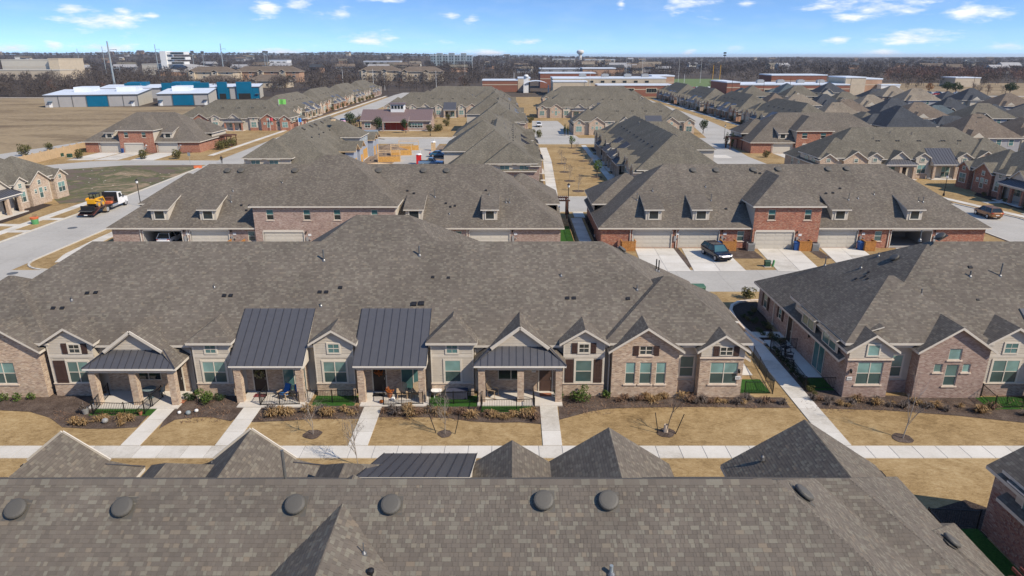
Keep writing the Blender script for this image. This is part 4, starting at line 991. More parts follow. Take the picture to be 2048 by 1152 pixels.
def flush_tabs(limit=300):
    if not TABS: return
    h = TABS[0][0]; c0 = h.loc_of(Vector((0, 0, CAM_H)))
    def rank(T):
        w = T[1]
        # largest in the picture: nearest to the camera among those inside the frame
        c, q = math.cos(h.rz), math.sin(h.rz); X = w.x * c - w.y * q + h.loc.x; Y = w.x * q + w.y * c + h.loc.y
        d = Y * math.cos(PITCH) - (w.z - CAM_H) * math.sin(PITCH); upc = Y * math.sin(PITCH) + (w.z - CAM_H) * math.cos(PITCH)
        px = 1024 + FPX * X / d; py = 576 - FPX * upc / d
        return d if (0 < px < 2048 and 0 < py < 1148) else 1e6 + d
    order = sorted(range(len(TABS)), key=lambda i: rank(TABS[i])); near = set(order[:limit])
    J = MB(); protos = {}
    for i, (hh, c, t, up, n, w, lf, rv, ex) in enumerate(TABS):
        if i in near and ex > .14:
            key = round(w, 2)
            if key not in protos:
                m = MB(); a = w / 2 - .004; b0, b1 = -ex / 2, ex / 2 + .01
                q = [(-a, b0, .009), (a, b0, .009), (a, b1, .0), (-a, b1, .0)]
                m.poly(q, [(rv, 0)] * 4); m.poly([(-a, b0, -.004), (a, b0, -.004), q[1], q[0]], [(rv, 0)] * 4)
                m.poly([(a, b0, -.004), (a, b1, -.004), q[2], q[1]], [(rv, 0)] * 4); m.poly([(-a, b1, -.004), (-a, b0, -.004), q[0], q[3]], [(rv, 0)] * 4)
                protos[key] = m.mesh('shingle', 'shingle_tab')
            o = ob('shingle', protos[key], hh.r); M4 = Matrix((t, up, n)).transposed().to_4x4(); o.matrix_local = Matrix.Translation(c + n * lf) @ M4
        else:
            a = t * (w / 2 - .004); b0 = up * (-ex / 2); b1 = up * (ex / 2); p = c + n * lf
            q = [p - a + b0 + n * .009, p + a + b0 + n * .009, p + a + b1, p - a + b1]
            J.poly(q, [(rv, 0)] * 4); J.poly([p - a + b0 - n * .006, p + a + b0 - n * .006, q[1], q[0]], [(rv, 0)] * 4)
    o = J.build('shingles', 'shingle_tab', h.r); o['kind'] = 'stuff'
    TABS.clear()

def end_block(h, rr, sgn=1, ext=9.7, y0=-8.3, y1=1.7, z=4.1, wd=10.4):
    """hip block over the end unit"""
    a, b = (rr + ext - wd, rr + ext) if sgn > 0 else (-rr - ext, -rr - ext + wd)
    h.hip(a, b, y0, y1, z, S8, 'x', 'hh', 'end_roof')
    xw = b - .4 if sgn > 0 else a + .4; D = y1 - y0 - .8
    if sgn > 0: h.wall((xw, y0 + .4), (xw, y1 - .4), [(0, 2.5), (D, 2.5), (D, z - .1), (0, z - .1)], mat='siding')
    else: h.wall((xw, y1 - .4), (xw, y0 + .4), [(0, 2.5), (D, 2.5), (D, z - .1), (0, z - .1)], mat='siding')
    h.wall((a + .4, -7.68), (b - .4, -7.68), [(0, 2.5), (wd - .8, 2.5), (wd - .8, z - .1), (0, z - .1)], mat='siding')

# ================================================================ row facing us across the lawn
def row_b():
    cx = -12.95; yr = 52.0
    h = House('townhouse_row', 'long pink-brick townhouse row facing the tan lawn, four porches and dark metal roofs', 'townhouses', (cx, yr, 0), 0.0, 'townhouse rows', brick='brick_pink')
    L = lambda X: X - cx
    rr = 20.05
    shell(h, rr, rr); end_block(h, rr, 1); end_block(h, rr, -1)
    two_storey(h, L(-20.1), L(-0.9), ())
    # side hip on the right end
    h.hip(L(9.5), L(18.3), -.7, 5.6, 2.75, S8, 'x', 'hh', 'side_roof', gut='gutter_white')
    h.wall((L(17.9), -.4), (L(17.9), 5.2), [(0, 0), (5.6, 0), (5.6, 2.7), (0, 2.7)])
    h.wall((L(16.3), -.4), (L(17.9), -.4), [(0, 0), (1.6, 0), (1.6, 2.7), (0, 2.7)])
    # brick gable at the left edge of view
    for X0, X1 in ((-37.6, -32.95),):
        ho = [(1.0, 2.7, 1.05, 2.7)]
        gable_block(h, L(X0), L(X1), -8.5, 3.72, ho)
        h.window((L(X0), -8.5), 0, 1.0, 2.7, 1.05, 2.7, 2)
    gable_block(h, L(-42.1), L(-38.9), -8.5, 3.72)
    bay(h, L(-32.5), L(-29.3), 'gable', (L(-31.3), L(-29.8), 1.05, 2.7), (L(-30.95), L(-30.15), 3.32, 4.0), shut=True, shutlow=[(L(-32.25), L(-31.45))], lowcols=2)
    porch_gable(h, L(-25.95), 3.15, -10.05, [L(-28.7), L(-25.94), L(-23.3)], 5.3, 1.95)
    bay(h, L(-22.35), L(-19.75), 'hip', (L(-21.8), L(-20.15), 1.05, 2.7), (L(-21.45), L(-20.65), 3.3, 3.95), lowcols=2)
    porch_shed(h, L(-19.4), L(-14.3), -9.6, -5.44)
    bay(h, L(-13.85), L(-11.1), 'gable', (L(-13.3), L(-11.65), 1.05, 2.7), (L(-12.87), L(-12.03), 3.32, 4.05), lowcols=2)
    porch_shed(h, L(-10.9), L(-5.85), -9.6, -5.44)
    bay(h, L(-5.7), L(-2.7), 'hip', (L(-4.75), L(-3.6), 1.1, 2.8), (L(-4.6), L(-3.78), 3.3, 4.0))
    porch_gable(h, L(.55), 3.17, -9.6, [L(-2.1), L(.6), L(3.25)], 5.45, 1.95)
    bay(h, L(3.6), L(6.5), 'gable', (L(4.45), L(5.63), 1.1, 2.8), (L(4.65), L(5.4), 3.35, 4.05), shut=True, shutlow=[(L(3.75), L(4.32)), (L(5.76), L(6.35))])
    X0, X1 = 7.0, 11.65; wl = [(7.95, 8.65), (8.95, 9.8), (10.1, 10.8)]
    gable_block(h, L(X0), L(X1), -8.5, 3.72, [(a - X0, b - X0, 1.05, 2.72) for a, b in wl] + [(8.87 - X0, 9.78 - X0, 3.28, 3.95)])
    A = (L(X0), -8.5)
    for a, b in wl: h.window(A, 0, a - X0, b - X0, 1.05, 2.72)
    h.window(A, 0, 8.87 - X0, 9.78 - X0, 3.28, 3.95, 2, .5, up='pane_dark', lo='pane_dark')
    for a in (8.43, 9.85): h.shutter(A, 0, a - X0, a + .38 - X0, 3.25, 3.98)
    h.window((L(11.75), -7.65), 0, .2, 1.2, 1.25, 2.85, 1, .45, rec=-.03, trim=.08, sill='stone_sill')
    MB().box(L(11.66), L(13.1), -7.72, -7.63, 0, .95).build('brick_base', h.bm, h.r)
    X0, X1 = 13.15, 16.2
    gable_block(h, L(X0), L(X1), -8.5, 3.72, [(13.9 - X0, 15.85 - X0, 1.05, 2.72)])
    A = (L(X0), -8.5); h.window(A, 0, 13.9 - X0, 15.85 - X0, 1.05, 2.72, 2)
    # siding gable over a brick course
    w = X1 - X0; m = MB(); m.poly([(0, -.03, 3.12), (w, -.03, 3.12), (w, -.03, 3.68), (w / 2, -.03, 3.68 + w / 2 * S8), (0, -.03, 3.68)]); m.build('gable_siding', 'siding', h.r, loc=(A[0], A[1], 0))
    h.boards((A[0], A[1] - .03), 0, .02, w - .02, 3.2, 4.6, [(14.0 - X0, 15.75 - X0, 3.2, 4.0)], top=lambda z: (0.02, w - .02) if z < 3.68 else (w / 2 - (3.68 + w / 2 * S8 - z) / S8, w / 2 + (3.68 + w / 2 * S8 - z) / S8))
    MB().box(-.06, w + .06, -.1, .0, 3.04, 3.14).build('brick_ledge', 'stone_sill', h.r, loc=(A[0], A[1], 0))
    h.window(A, 0, 14.42 - X0, 15.33 - X0, 3.28, 3.95, 2, .5, rec=-.08, sill=None, up='pane_dark', lo='pane_dark')
    for a in (13.98, 15.4): h.shutter(A, 0, a - X0, a + .38 - X0, 3.25, 3.98, -.09)
    h.lamp(A, 0, w - .28, 1.95); h.plaque(A, 0, w - .3, 1.55, '2409')
    # doors, sliders, plaques inside the porches (main wall)
    W = (0, -7.65)
    def back_brick(a, b): MB().box(a, b, -7.71, -7.66, 0, 2.75).build('porch_back_wall', h.bm, h.r)
    back_brick(L(-28.9), L(-23.1)); back_brick(L(-19.0), L(-14.6)); back_brick(L(-10.5), L(-6.1)); back_brick(L(-2.2), L(3.4))
    W = (0, -7.72)
    h.door(W, 0, L(-18.5), L(-17.6), .1, 2.15); h.plaque(W, 0, L(-16.95), 2.05, '2417'); h.lamp(W, 0, L(-16.95), 2.3)
    h.window(W, 0, L(-16.4), L(-14.75), .15, 2.25, 2, 0, rec=-.03, sill=None, up='pane_teal')
    h.door(W, 0, L(-9.95), L(-9.05), .1, 2.15); h.plaque(W, 0, L(-8.5), 2.05, '2413'); h.lamp(W, 0, L(-8.5), 2.3)
    h.window(W, 0, L(-7.95), L(-6.2), .15, 2.25, 2, 0, rec=-.03, sill=None, up='pane_teal')
    h.window(W, 0, L(-1.0), L(.85), 1.0, 2.25, 2, 0, rec=-.03, sill=None, up='pane_dark'); h.door(W, 0, L(1.95), L(2.85), .1, 2.15, 'door_brown'); h.plaque(W, 0, L(1.55), 1.75, '2411', .3, .3); h.lamp(W, 0, L(1.55), 2.05)
    h.window(W, 0, L(-26.9), L(-25.1), 1.0, 2.3, 2, 0, rec=-.03, sill=None, up='pane_dark'); h.door(W, 0, L(-24.45), L(-23.6), .1, 2.15); h.plaque(W, 0, L(-24.75), 1.9, '2419', .3, .25); h.lamp(W, 0, L(-24.75), 2.2)
    for a, b, y in ((-29.2, -23.0, 41.75), (-19.0, -14.2, 41.95), (-10.55, -5.8, 42.1), (-2.4, 3.5, 42.15)):
        MB().box(L(a), L(b), y - yr, -7.6, -.02, .1).build('porch_floor', 'concrete_porch', h.r)
    # oval sign on the siding
    o = MB().lathe([(.33, 0), (.33, .03)], 24).build('oval_sign', 'sign_green', h.r, loc=(L(-5.28), -8.02, 2.05), rot=(R(90), 0, 0)); o.scale = (1.05, .62, 1)
    MB().lathe([(.30, 0), (.30, .004)], 24).build('sign_face', 'sign_white', o, loc=(0, 0, .03))
    m = MB()
    for k in range(9): m.box(-.2 + k * .05, -.17 + k * .05, -.05 + .02 * (k % 3), .06 - .02 * (k % 2), .034, .038)
    m.build('sign_marks', 'sign_green', o)
    # gutters and downpipes
    for X, y in ((6.85, -7.98), (11.75, -7.65), (-22.75, -7.65), (-2.6, -7.65), (-11.0, -7.65), (-32.8, -7.65)): h.downpipe(L(X), y, 3.4)
    # roof hardware on the long front slope
    zp = lambda px, py: h.loc_of(hit(px, py, FZ, yr + FY, S8))
    for px, py, hh, r in ((648, 521, .85, .07), (839, 511, .75, .07), (1122, 552, .25, .04), (429, 575, .28, .035), (642, 612, .25, .05), (1274, 580, .4, .05), (144, 601, .3, .05)):
        h.pipe(zp(px, py), hh, r)
    for px, py, k in ((449, 592, 1), (462, 592, 1), (107, 617, 1), (125, 617, 1), (175, 587, 1), (192, 586, 1), (640, 585, 1), (653, 585, 1), (681, 576, 1), (828, 609, 1.4), (843, 608, 1.4), (866, 555, .8), (897, 556, .8), (1135, 597, 1), (1148, 597, 1), (1256, 598, 1)): h.boxvent(zp(px, py), k=k)
    e = lambda px, py: h.loc_of(hit(px, py, 2.7, 0, 0, 16.9, -S8))
    h.pipe(e(1312, 541), 1.0, .05, 'black_iron'); h.pipe(e(1317, 543), 1.0, .05, 'black_iron')
    for px, py in ((1243, 500), (1352, 572)): h.dome(e(px, py), (.555, 0, .832))
    # ridge caps
    return h
HB = row_b()

def row_b_right():
    cx = 43.0; yr = 52.0
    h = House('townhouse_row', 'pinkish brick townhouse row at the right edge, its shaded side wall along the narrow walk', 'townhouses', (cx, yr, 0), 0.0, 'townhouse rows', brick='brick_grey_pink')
    L = lambda X: X - cx; rl = 10.2
    shell(h, rl, 11.0); end_block(h, rl, -1, 9.6)
    x0, x1 = 23.5, 26.55
    x0 -= .04; gable_block(h, L(x0), L(x1), -8.5, 3.72, [(.75, 2.55, 1.0, 2.75)]); A = (L(x0), -8.5); w = x1 - x0
    h.window(A, 0, .75, 2.55, 1.0, 2.75, 2)
    m = MB(); m.poly([(0, -.03, 3.0), (w, -.03, 3.0), (w, -.03, 3.68), (w / 2, -.03, 3.68 + w / 2 * S8), (0, -.03, 3.68)]); m.build('gable_siding', 'siding', h.r, loc=(A[0], A[1], 0))
    h.boards((A[0], A[1] - .03), 0, .02, w - .02, 3.08, 4.45, [(1.15, 2.1, 3.2, 4.2)], top=lambda z: (0.02, w - .02) if z < 3.68 else (w / 2 - (3.68 + w / 2 * S8 - z) / S8, w / 2 + (3.68 + w / 2 * S8 - z) / S8))
    MB().box(-.06, w + .06, -.12, .0, 2.92, 3.02).build('brick_ledge', 'stone_sill', h.r, loc=(A[0], A[1], 0))
    h.window(A, 0, 1.2, 2.05, 3.25, 4.1, 1, 0, rec=-.08, sill=None, trim=.05); h.lamp(A, 0, .3, 1.95); h.plaque(A, 0, .3, 1.5, '2408')
    h.window((L(26.6), -7.65), 0, .15, 1.2, 1.25, 2.95, 1, .45, rec=-.03, trim=.08)
    MB().box(L(26.56), L(28.35), -7.72, -7.63, 0, .95).build('brick_base', h.bm, h.r)
    x0, x1 = 28.35, 33.2; A = (L(x0), -8.6)
    ho = [(1.15, 1.75, 2.0, 2.65), (2.0, 2.9, .95, 2.6), (2.0, 2.9, 2.95, 3.8), (3.15, 3.7, 2.0, 2.65)]
    gable_block(h, L(x0), L(x1), -8.6, 3.72, ho)
    h.window(A, 0, *ho[0], 1, 0); h.window(A, 0, *ho[1], 1, .45); h.window(A, 0, *ho[2], 1, 0); h.window(A, 0, *ho[3], 1, 0)
    bay(h, L(33.3), L(36.6), 'gable', (L(33.8), L(35.7), 1.05, 2.8), (L(34.35), L(35.3), 3.3, 4.1), lowcols=2)
    porch_shed(h, L(36.9), L(41.8), -9.6, -5.44); bay(h, L(42.2), L(45), 'gable'); porch_gable(h, L(49), 3.1, -9.8, [L(46.5), L(49), L(51.5)])
    # side wall: clerestory dormers, slider, recessed entry
    xw = L(23.5)
    for y0, y1 in ((-3.5, -.9), (-7.3, -4.6)):
        h.wall((xw - .25, y1), (xw - .25, y0), [(0, 2.55), (y1 - y0, 2.55), (y1 - y0, 3.95), (0, 3.95)], mat='siding', name='dormer_wall')
        h.window((xw - .25, y1), -math.pi / 2, .25, y1 - y0 - .25, 2.85, 3.75, 2, 0, rec=-.03, sill=None, up='pane_teal')
        xo = xw - .6; xb = xw + 2.6
        h.roofpart([([(xo, y1 + .3, 3.95), (xo, y0 - .3, 3.95), (xb, y0 - .3, 5.05), (xb, y1 + .3, 5.05)], 'ee-e')], 'dormer_roof', th=.09, gut='trim')
    SW = (L(23.5), 9.3); a = -math.pi / 2
    h.window(SW, a, 12.6, 14.4, .1, 2.35, 2, 0, rec=-.04, sill=None, up='pane_teal')
    h.window(SW, a, 1.5, 2.3, .9, 2.4, 1, .5, rec=-.03); h.shutter(SW, a, 1.05, 1.45, .85, 2.45, -.05); h.shutter(SW, a, 2.35, 2.75, .85, 2.45, -.05)
    h.window(SW, a, 5.2, 5.8, 1.2, 2.1, 1, .5, rec=-.03); h.shutter(SW, a, 4.8, 5.15, 1.15, 2.15, -.05); h.shutter(SW, a, 5.85, 6.2, 1.15, 2.15, -.05)
    h.door(SW, a, 7.3, 8.2, .05, 2.2, y=-.0); h.lamp(SW, a, 11.6, 2.0)
    h.downpipe(L(23.46), 5.3, 2.6)
    # hardware
    zp = lambda px, py: h.loc_of(hit(px, py, FZ, yr + FY, S8)); wp = lambda px, py: h.loc_of(hit(px, py, 2.7, 0, 0, 32.8 - BY, S8))
    for px, py, hh, r in ((2000, 552, 1.0, .05), (1940, 553, .45, .06), (1842, 590, .5, .05)): h.pipe(zp(px, py), hh, r)
    h.boxvent(zp(1940, 535)); h.boxvent(zp(1955, 600), k=.7)
    for px, py, hh in ((1650, 531, .8), (1840, 480, .8), (1722, 536, .35), (1757, 512, .3)): h.pipe(wp(px, py), hh, .05)
    for px, py in ((1755, 572), (1790, 517), (1882, 474)): h.dome(wp(px, py), (-.555, 0, .832), .36)
    for px, py in ((1712, 558), (1730, 553), (1735, 558), (1737, 545)): h.boxvent(wp(px, py), (-.555, 0, .832), .7)
    return h
HBR = row_b_right()

# ================================================================ garage-side rows
def garage_row(cx, half, label, brick, doors, wins, upper, uppwins, dorms, domes, seed, pipes=(), opens=(), upbrick=None, yr=92.7, lod=0, ends=(1, -1)):
    h = House('townhouse_row', label, 'townhouses', (cx, yr, 0), math.pi, 'townhouse rows', brick=brick, lod=lod)
    w1 = half + 9.3; A = (w1, 9.3)
    U = lambda X: w1 + (X - cx)
    ua, ub = upper
    dh = [(U(a), U(b), 0.02, 2.25) for a, b in doors]; wh = [(U(a), U(b), .9, 2.2) for a, b in wins]
    shell(h, half, half, back_holes=dh + wh)
    for i, (a, b) in enumerate(doors):
        if ua <= a <= ub: continue
        h.garage(A, math.pi, U(a), U(b), openf=1 if i in opens else 0)
    for a, b in wins: h.window(A, math.pi, U(a), U(b), .9, 2.2, up='pane_teal')
    ud = [(a - ua, b - ua, .02, 2.25) for a, b in doors if ua <= a <= ub]; uw = [(a - ua, b - ua, 3.75, 5.05) for a, b in uppwins]
    two_storey(h, cx - ub, cx - ua, ud + uw, zt=5.45, brick=upbrick)
    A2 = (cx - ua, 9.86)
    for q in ud: h.garage(A2, math.pi, q[0], q[1])
    for q in uw: h.window(A2, math.pi, q[0], q[1], q[2], q[3], up='pane_teal', lo='pane_dark')
    for a, b in dorms: shed_dormer(h, cx - b, cx - a)
    for px, py in domes: h.dome(h.loc_of(hit(px, py, BZ, yr - BY, S8)), (0, .555, .832), .42)
    for px, py, hh in pipes: h.pipe(h.loc_of(hit(px, py, BZ, yr - BY, S8)), hh, .05)
    for a, b in doors: h.lamp(A, math.pi, U(b) + .35, 2.05) if not (ua <= a <= ub) else h.lamp(A2, math.pi, b - ua + .35, 2.05)
    for a, b in doors: h.plaque(A if not (ua <= a <= ub) else A2, math.pi, (U(b) if not (ua <= a <= ub) else b - ua) + .75, 1.85, None, .4, .28)
    # utility meters beside each door
    for a, b in doors:
        u = (U(b) if not (ua <= a <= ub) else b - ua) + .45
        q = A if not (ua <= a <= ub) else A2
        MB().box(u - .15, u + .12, -.14, -.01, .9, 1.6).lathe([(.11, 0), (.11, .1)], 10, (u + .35, -.12, 1.25)).build('utility_meter', 'metal_grey', h.r, loc=(q[0], q[1], 0), rot=math.pi)
    for a, b in doors: h.downpipe(-(a - .35 - cx), 9.3 + .11, 2.6)
    for e_ in ends: end_block(h, half, e_)
    return h
HCR = garage_row(35.3, 14.8, 'red-brick townhouse row showing five garage doors along the white driveways', 'brick_red', [(15.2, 20.05), (21.0, 26.0), (30.4, 35.2), (38.5, 43.4), (47.7, 52.7)],
           [(28.3, 29.2), (45.6, 46.5)], (30.0, 38.25), [(31.7, 32.6), (36.2, 37.05)], [(16.8, 18.8), (22.7, 24.8), (40.2, 42.2), (49.6, 51.5)],
           [(1386, 341), (1432, 341), (1506, 340), (1556, 339), (1656, 339), (1693, 338)], 1,
           [(1274, 400, .9), (1422, 401, .9), (1411, 374, .3), (1305, 382, .4), (1697, 400, .9), (1748, 389, .4), (1716, 397, .3), (1836, 404, .7), (1846, 404, .7)], opens=(4,))
HCL = garage_row(-22.05, 18.85, 'grey-pink brick townhouse row with four shed dormers, left of the centre gap', 'brick_grey_pink', [(-46.3, -41.5), (-40.4, -35.6), (-31.0, -26.0), (-5.3, -.3)],
           [(-33.2, -32.3), (-7.1, -6.3)], (-32.0, -14.4), [(-30.4, -29.5), (-25.8, -24.95), (-22.05, -21.2), (-17.4, -16.6)], [(-45.3, -43.2), (-39.2, -37.15), (-13.35, -11.25), (-3.7, -1.85)],
           [(455, 342), (482, 342), (590, 342), (757, 342), (847, 342), (893, 342)], 2,
           [(463, 404, .9), (466, 382, .4), (565, 366, .6), (690, 353, .6), (870, 394, 1.0), (978, 391, .4), (1012, 405, .5), (1019, 405, .5), (899, 428, .25)], opens=(0,))
for h, pts in ((HCR, ((1490, 406), (1480, 406), (1452, 418), (1511, 346), (1520, 347), (1666, 386), (1652, 387), (1680, 377))), (HCL, ((483, 411), (499, 411), (493, 421), (815, 382), (828, 387), (892, 407), (901, 414), (910, 412), (972, 381)))):
    for px, py in pts: h.boxvent(h.loc_of(hit(px, py, BZ, 92.7 - BY, S8)), (0, .555, .832), 1.0)

# ================================================================ the roof under the camera
def row_a():
    cx = -10.95; yr = 20.1; rr = 20.05
    h = House('townhouse_row', 'nearest townhouse row, its taupe shingle roof with round vents filling the foreground', 'townhouses', (cx, yr, 0), math.pi, 'townhouse rows', brick='brick_pink')
    L = lambda X: -(X - cx)
    shell(h, rr, rr)
    # end blocks: right end of the picture is local -x
    h.hip(L(18.6), L(4.0), -8.2, 2.7, 3.75, S8, 'x', 'hh', 'end_roof', gut='gutter_white')
    h.hip(L(20.3), L(4), -6.1, .5, 2.7, S8, 'x', 'hh', 'side_roof', gut='gutter_white')
    h.wall((L(19.9), .1), (L(19.9), -5.7), [(0, 0), (5.8, 0), (5.8, 2.7), (0, 2.7)])
    h.wall((L(18.25), 2.0), (L(18.25), -9.0), [(0, 0), (11, 0), (11, 3.6), (0, 3.6)])
    gable_block(h, L(17.9), L(10.8), -9.2, 3.6, yback=-2.0)
    two_storey(h, L(-1.3), L(-10.1), ())
    porch_gable(h, L(-22.1), 3.2, -10.2, [], 5.5, 2.0); bay(h, L(-14.3), L(-17.2), 'hip'); porch_gable(h, L(-12.85), 3.2, -10.3, [], 5.6, 2.0)
    bay(h, L(-6.3), L(-9.0), 'hip'); porch_shed(h, L(-1.85), L(-6.8), -11.5, -5.44, n=10); gable_block(h, L(1.85), L(-1.85), -9.0, 3.7); gable_block(h, L(7.55), L(1.95), -9.1, 3.72)
    # vents on the slope towards the camera
    zp = lambda px, py: h.loc_of(hit(px, py, BZ, yr - BY, S8))
    for px, py in ((35, 1020), (248, 1016), (592, 1011), (783, 1011), (1087, 1003), (1216, 1003)): h.dome(zp(px, py), (0, .555, .832), .345)
    h.dome(h.loc_of(hit(1604, 990, 2.7, 0, 0, 9.1 + BY, -S8)), (-.555, 0, .832), .36)
    h.dome(h.loc_of(hit(1900, 1085, 2.7, 0, 0, 20.3, -S8)), (-.555, 0, .832), .36)
    e = lambda px, py: h.loc_of(hit(px, py, 5.55, 0, 0, -.9, -S8))
    o = h.pipe(e(728, 1108), .42, .022, 'pipe_grey'); MB().lathe([(.05, 0), (.11, .12), (.11, .2), (.04, .24)], 12).cyl((0, 0, -.2), (0, 0, .1), .06).build('exhaust_cap', 'vent_black', h.r, loc=e(742, 1150))
    h.pipe(zp(1222, 1149), .35, .06, 'galvanised'); h.pipe(h.loc_of((-8.6, 22.2, 7.3)), 1.75, .06, 'pipe_grey'); h.pipe(h.loc_of(hit(1525, 915, 3.75, 0, 0, 10.4, S8)), .35, .02, 'flashing')
    # ridge caps, one piece after another
    cap = MB(); cap.poly([(-.15, -.17, -.11), (.15, -.17, -.11), (.15, 0, .012), (-.15, 0, .012)], [(.3, 0)] * 4); cap.poly([(-.15, 0, .012), (.15, 0, .012), (.15, .17, -.11), (-.15, .17, -.11)], [(.5, 0)] * 4); cap.poly([(-.15, .17, -.11), (-.15, .17, -.125), (-.15, 0, 0), (-.15, -.17, -.125), (-.15, -.17, -.11), (-.15, 0, .012)], [(.3, 0)] * 6)
    cme = cap.mesh('ridge_cap', 'shingle_tab')
    X = -22.0
    while X < 9.0: ob('ridge_cap', cme, h.r, (L(X), 0, ZR + .02), (0, R(1.5), 0)); X += .285
    for (a, b, nn) in (((9.1, 20.1, 9.2), (18.9, 10.3, 2.7), 30), ((14.0, 21.0, 6.9), (18.6, 17.4, 3.75), 0)):
        pass
    # single shingles: slope to the camera, the cross gable and the right-hand end
    c = math.cos
    def vis(p):   # keep what the photograph shows
        W = Vector((cx - p.x, yr - p.y, p.z)); d = W.y * math.cos(PITCH) - (W.z - CAM_H) * math.sin(PITCH); up = W.y * math.sin(PITCH) + (W.z - CAM_H) * math.cos(PITCH)
        px = 1024 + FPX * W.x / d; py = 576 - FPX * up / d
        return -80 < px < 2130 and py < 1215
    def main_keep(p):
        X = cx - p.x
        return p.z > 8.73 - abs(X + 5.7) * S8 + .0
    X0, X1 = -rr - BY, rr + BY
    tabs(h, [(X1, BY, BZ), (X0, BY, BZ), (-rr, 0, ZR), (rr, 0, ZR)], main_keep, crop=vis)
    xm = L(-5.7); hw = 4.8; zt = 5.55; zr = zt + hw * S8
    for sx in (1, -1):
        tabs(h, [(xm + sx * hw, 9.7, zt), (xm + sx * hw, -1, zt), (xm, -1, zr), (xm, 9.7 - hw, zr)], lambda p: p.z > BZ + S8 * (BY - p.y) and p.y > 0, crop=vis)
    # end slopes
    tabs(h, [(X0, BY, BZ), (X0, FY, BZ), (-rr + FY, FY, ZR + S8 * FY), (-rr, 0, ZR)], lambda p: p.y > -6.2 and p.z > max(2.7 + min(S8 * ((cx - (p.x)) * -1 + 20.3), S8 * (p.y + 6.1), 99), 0) - .0 if False else True, crop=vis)
    a0 = L(18.6)
    tabs(h, [(a0, 2.7, 3.75), (a0, -8.2, 3.75), (a0 + 5.45, -2.75, 7.385)], None, crop=vis)
    tabs(h, [(L(4), 2.7, 3.75), (a0, 2.7, 3.75), (a0 + 5.45, -2.75, 7.385), (L(4) - 5.45, -2.75, 7.385)], None, crop=vis)
    b0 = L(20.3)
    tabs(h, [(b0, .5, 2.7), (b0, -6.1, 2.7), (b0 + 3.3, -2.8, 2.7 + 3.3 * S8)], None, crop=vis); tabs(h, [(L(4), .5, 2.7), (b0, .5, 2.7), (b0 + 3.3, -2.8, 2.7 + 3.3 * S8), (L(4), -2.8, 2.7 + 3.3 * S8)], None, crop=vis)
    g0, g1 = L(17.9) , L(10.8); gx = (g0 + g1) / 2; ghw = 3.55; za = 3.6 + ghw * S8 + .16; ze = za - (ghw + .32) * S8
    tabs(h, [(g0 - .32, -9.52, ze), (g0 - .32, -2, ze), (gx, -2, za), (gx, -9.52, za)], None, crop=vis)
    tabs(h, [(g1 + .32, -9.52, ze), (g1 + .32, -2, ze), (gx, -2, za), (gx, -9.52, za)], None, crop=vis)
    flush_tabs(300)
    return h
HA = row_a()

def row_a_right():
    cx = 45.0; yr = 20.1
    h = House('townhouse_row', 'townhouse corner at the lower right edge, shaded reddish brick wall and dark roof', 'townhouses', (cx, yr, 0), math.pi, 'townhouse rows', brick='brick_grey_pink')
    L = lambda X: -(X - cx); rr = 11.7
    shell(h, 8.0, rr); end_block(h, rr, 1, 9.6)
    gable_block(h, L(27.6), L(24.0), -9.0, 3.72)
    # clerestory over the brick, with its lifted roof
    xw = L(24.0)
    h.wall((xw + .06, -7.4), (xw + .06, -4.4), [(0, 2.6), (3.0, 2.6), (3.0, 3.9), (0, 3.9)], mat='siding', name='dormer_wall')
    h.window((xw + .06, -7.4), math.pi / 2, .5, 2.5, 2.8, 3.7, 2, 0, rec=-.03, sill=None, up='pane_teal')
    h.roofpart([([(xw + .45, -7.7, 3.9), (xw + .45, -4.1, 3.9), (xw - 2.6, -4.1, 5.0), (xw - 2.6, -7.7, 5.0)], 'ee-e')], 'dormer_roof', th=.09, gut='gutter_white')
    # single bricks where the wall comes close
    me = MB().box(-.097, .097, -.012, .012, -.031, .031).mesh('brick', 'brick_piece'); n = 0; J = MB(); rnd = random.Random(5); pend = []
    bed_ = MB().poly
    y0, y1 = -8.98, -3.6
    for r in range(34):
        z = .12 + r * .076; y = y0 + (.1 if r % 2 else 0) + .1
        while y < y1:
            pend.append((y, z)); y += .207
    pend.sort(key=lambda q: (q[0] > -5.8, -q[0]))
    for i, (y, z) in enumerate(pend):
        if i < 300: ob('brick', me, h.r, (xw + .008, y, z), (0, 0, math.pi / 2))
        else:
            x = xw + .02; rv = rnd.random()
            J.poly([(x, y - .097, z - .031), (x, y + .097, z - .031), (x, y + .097, z + .031), (x, y - .097, z + .031)], [(rv, 0)] * 4)
    o = J.build('bricks', 'brick_piece', h.r); o['kind'] = 'stuff'
    return h
HAR = row_a_right()
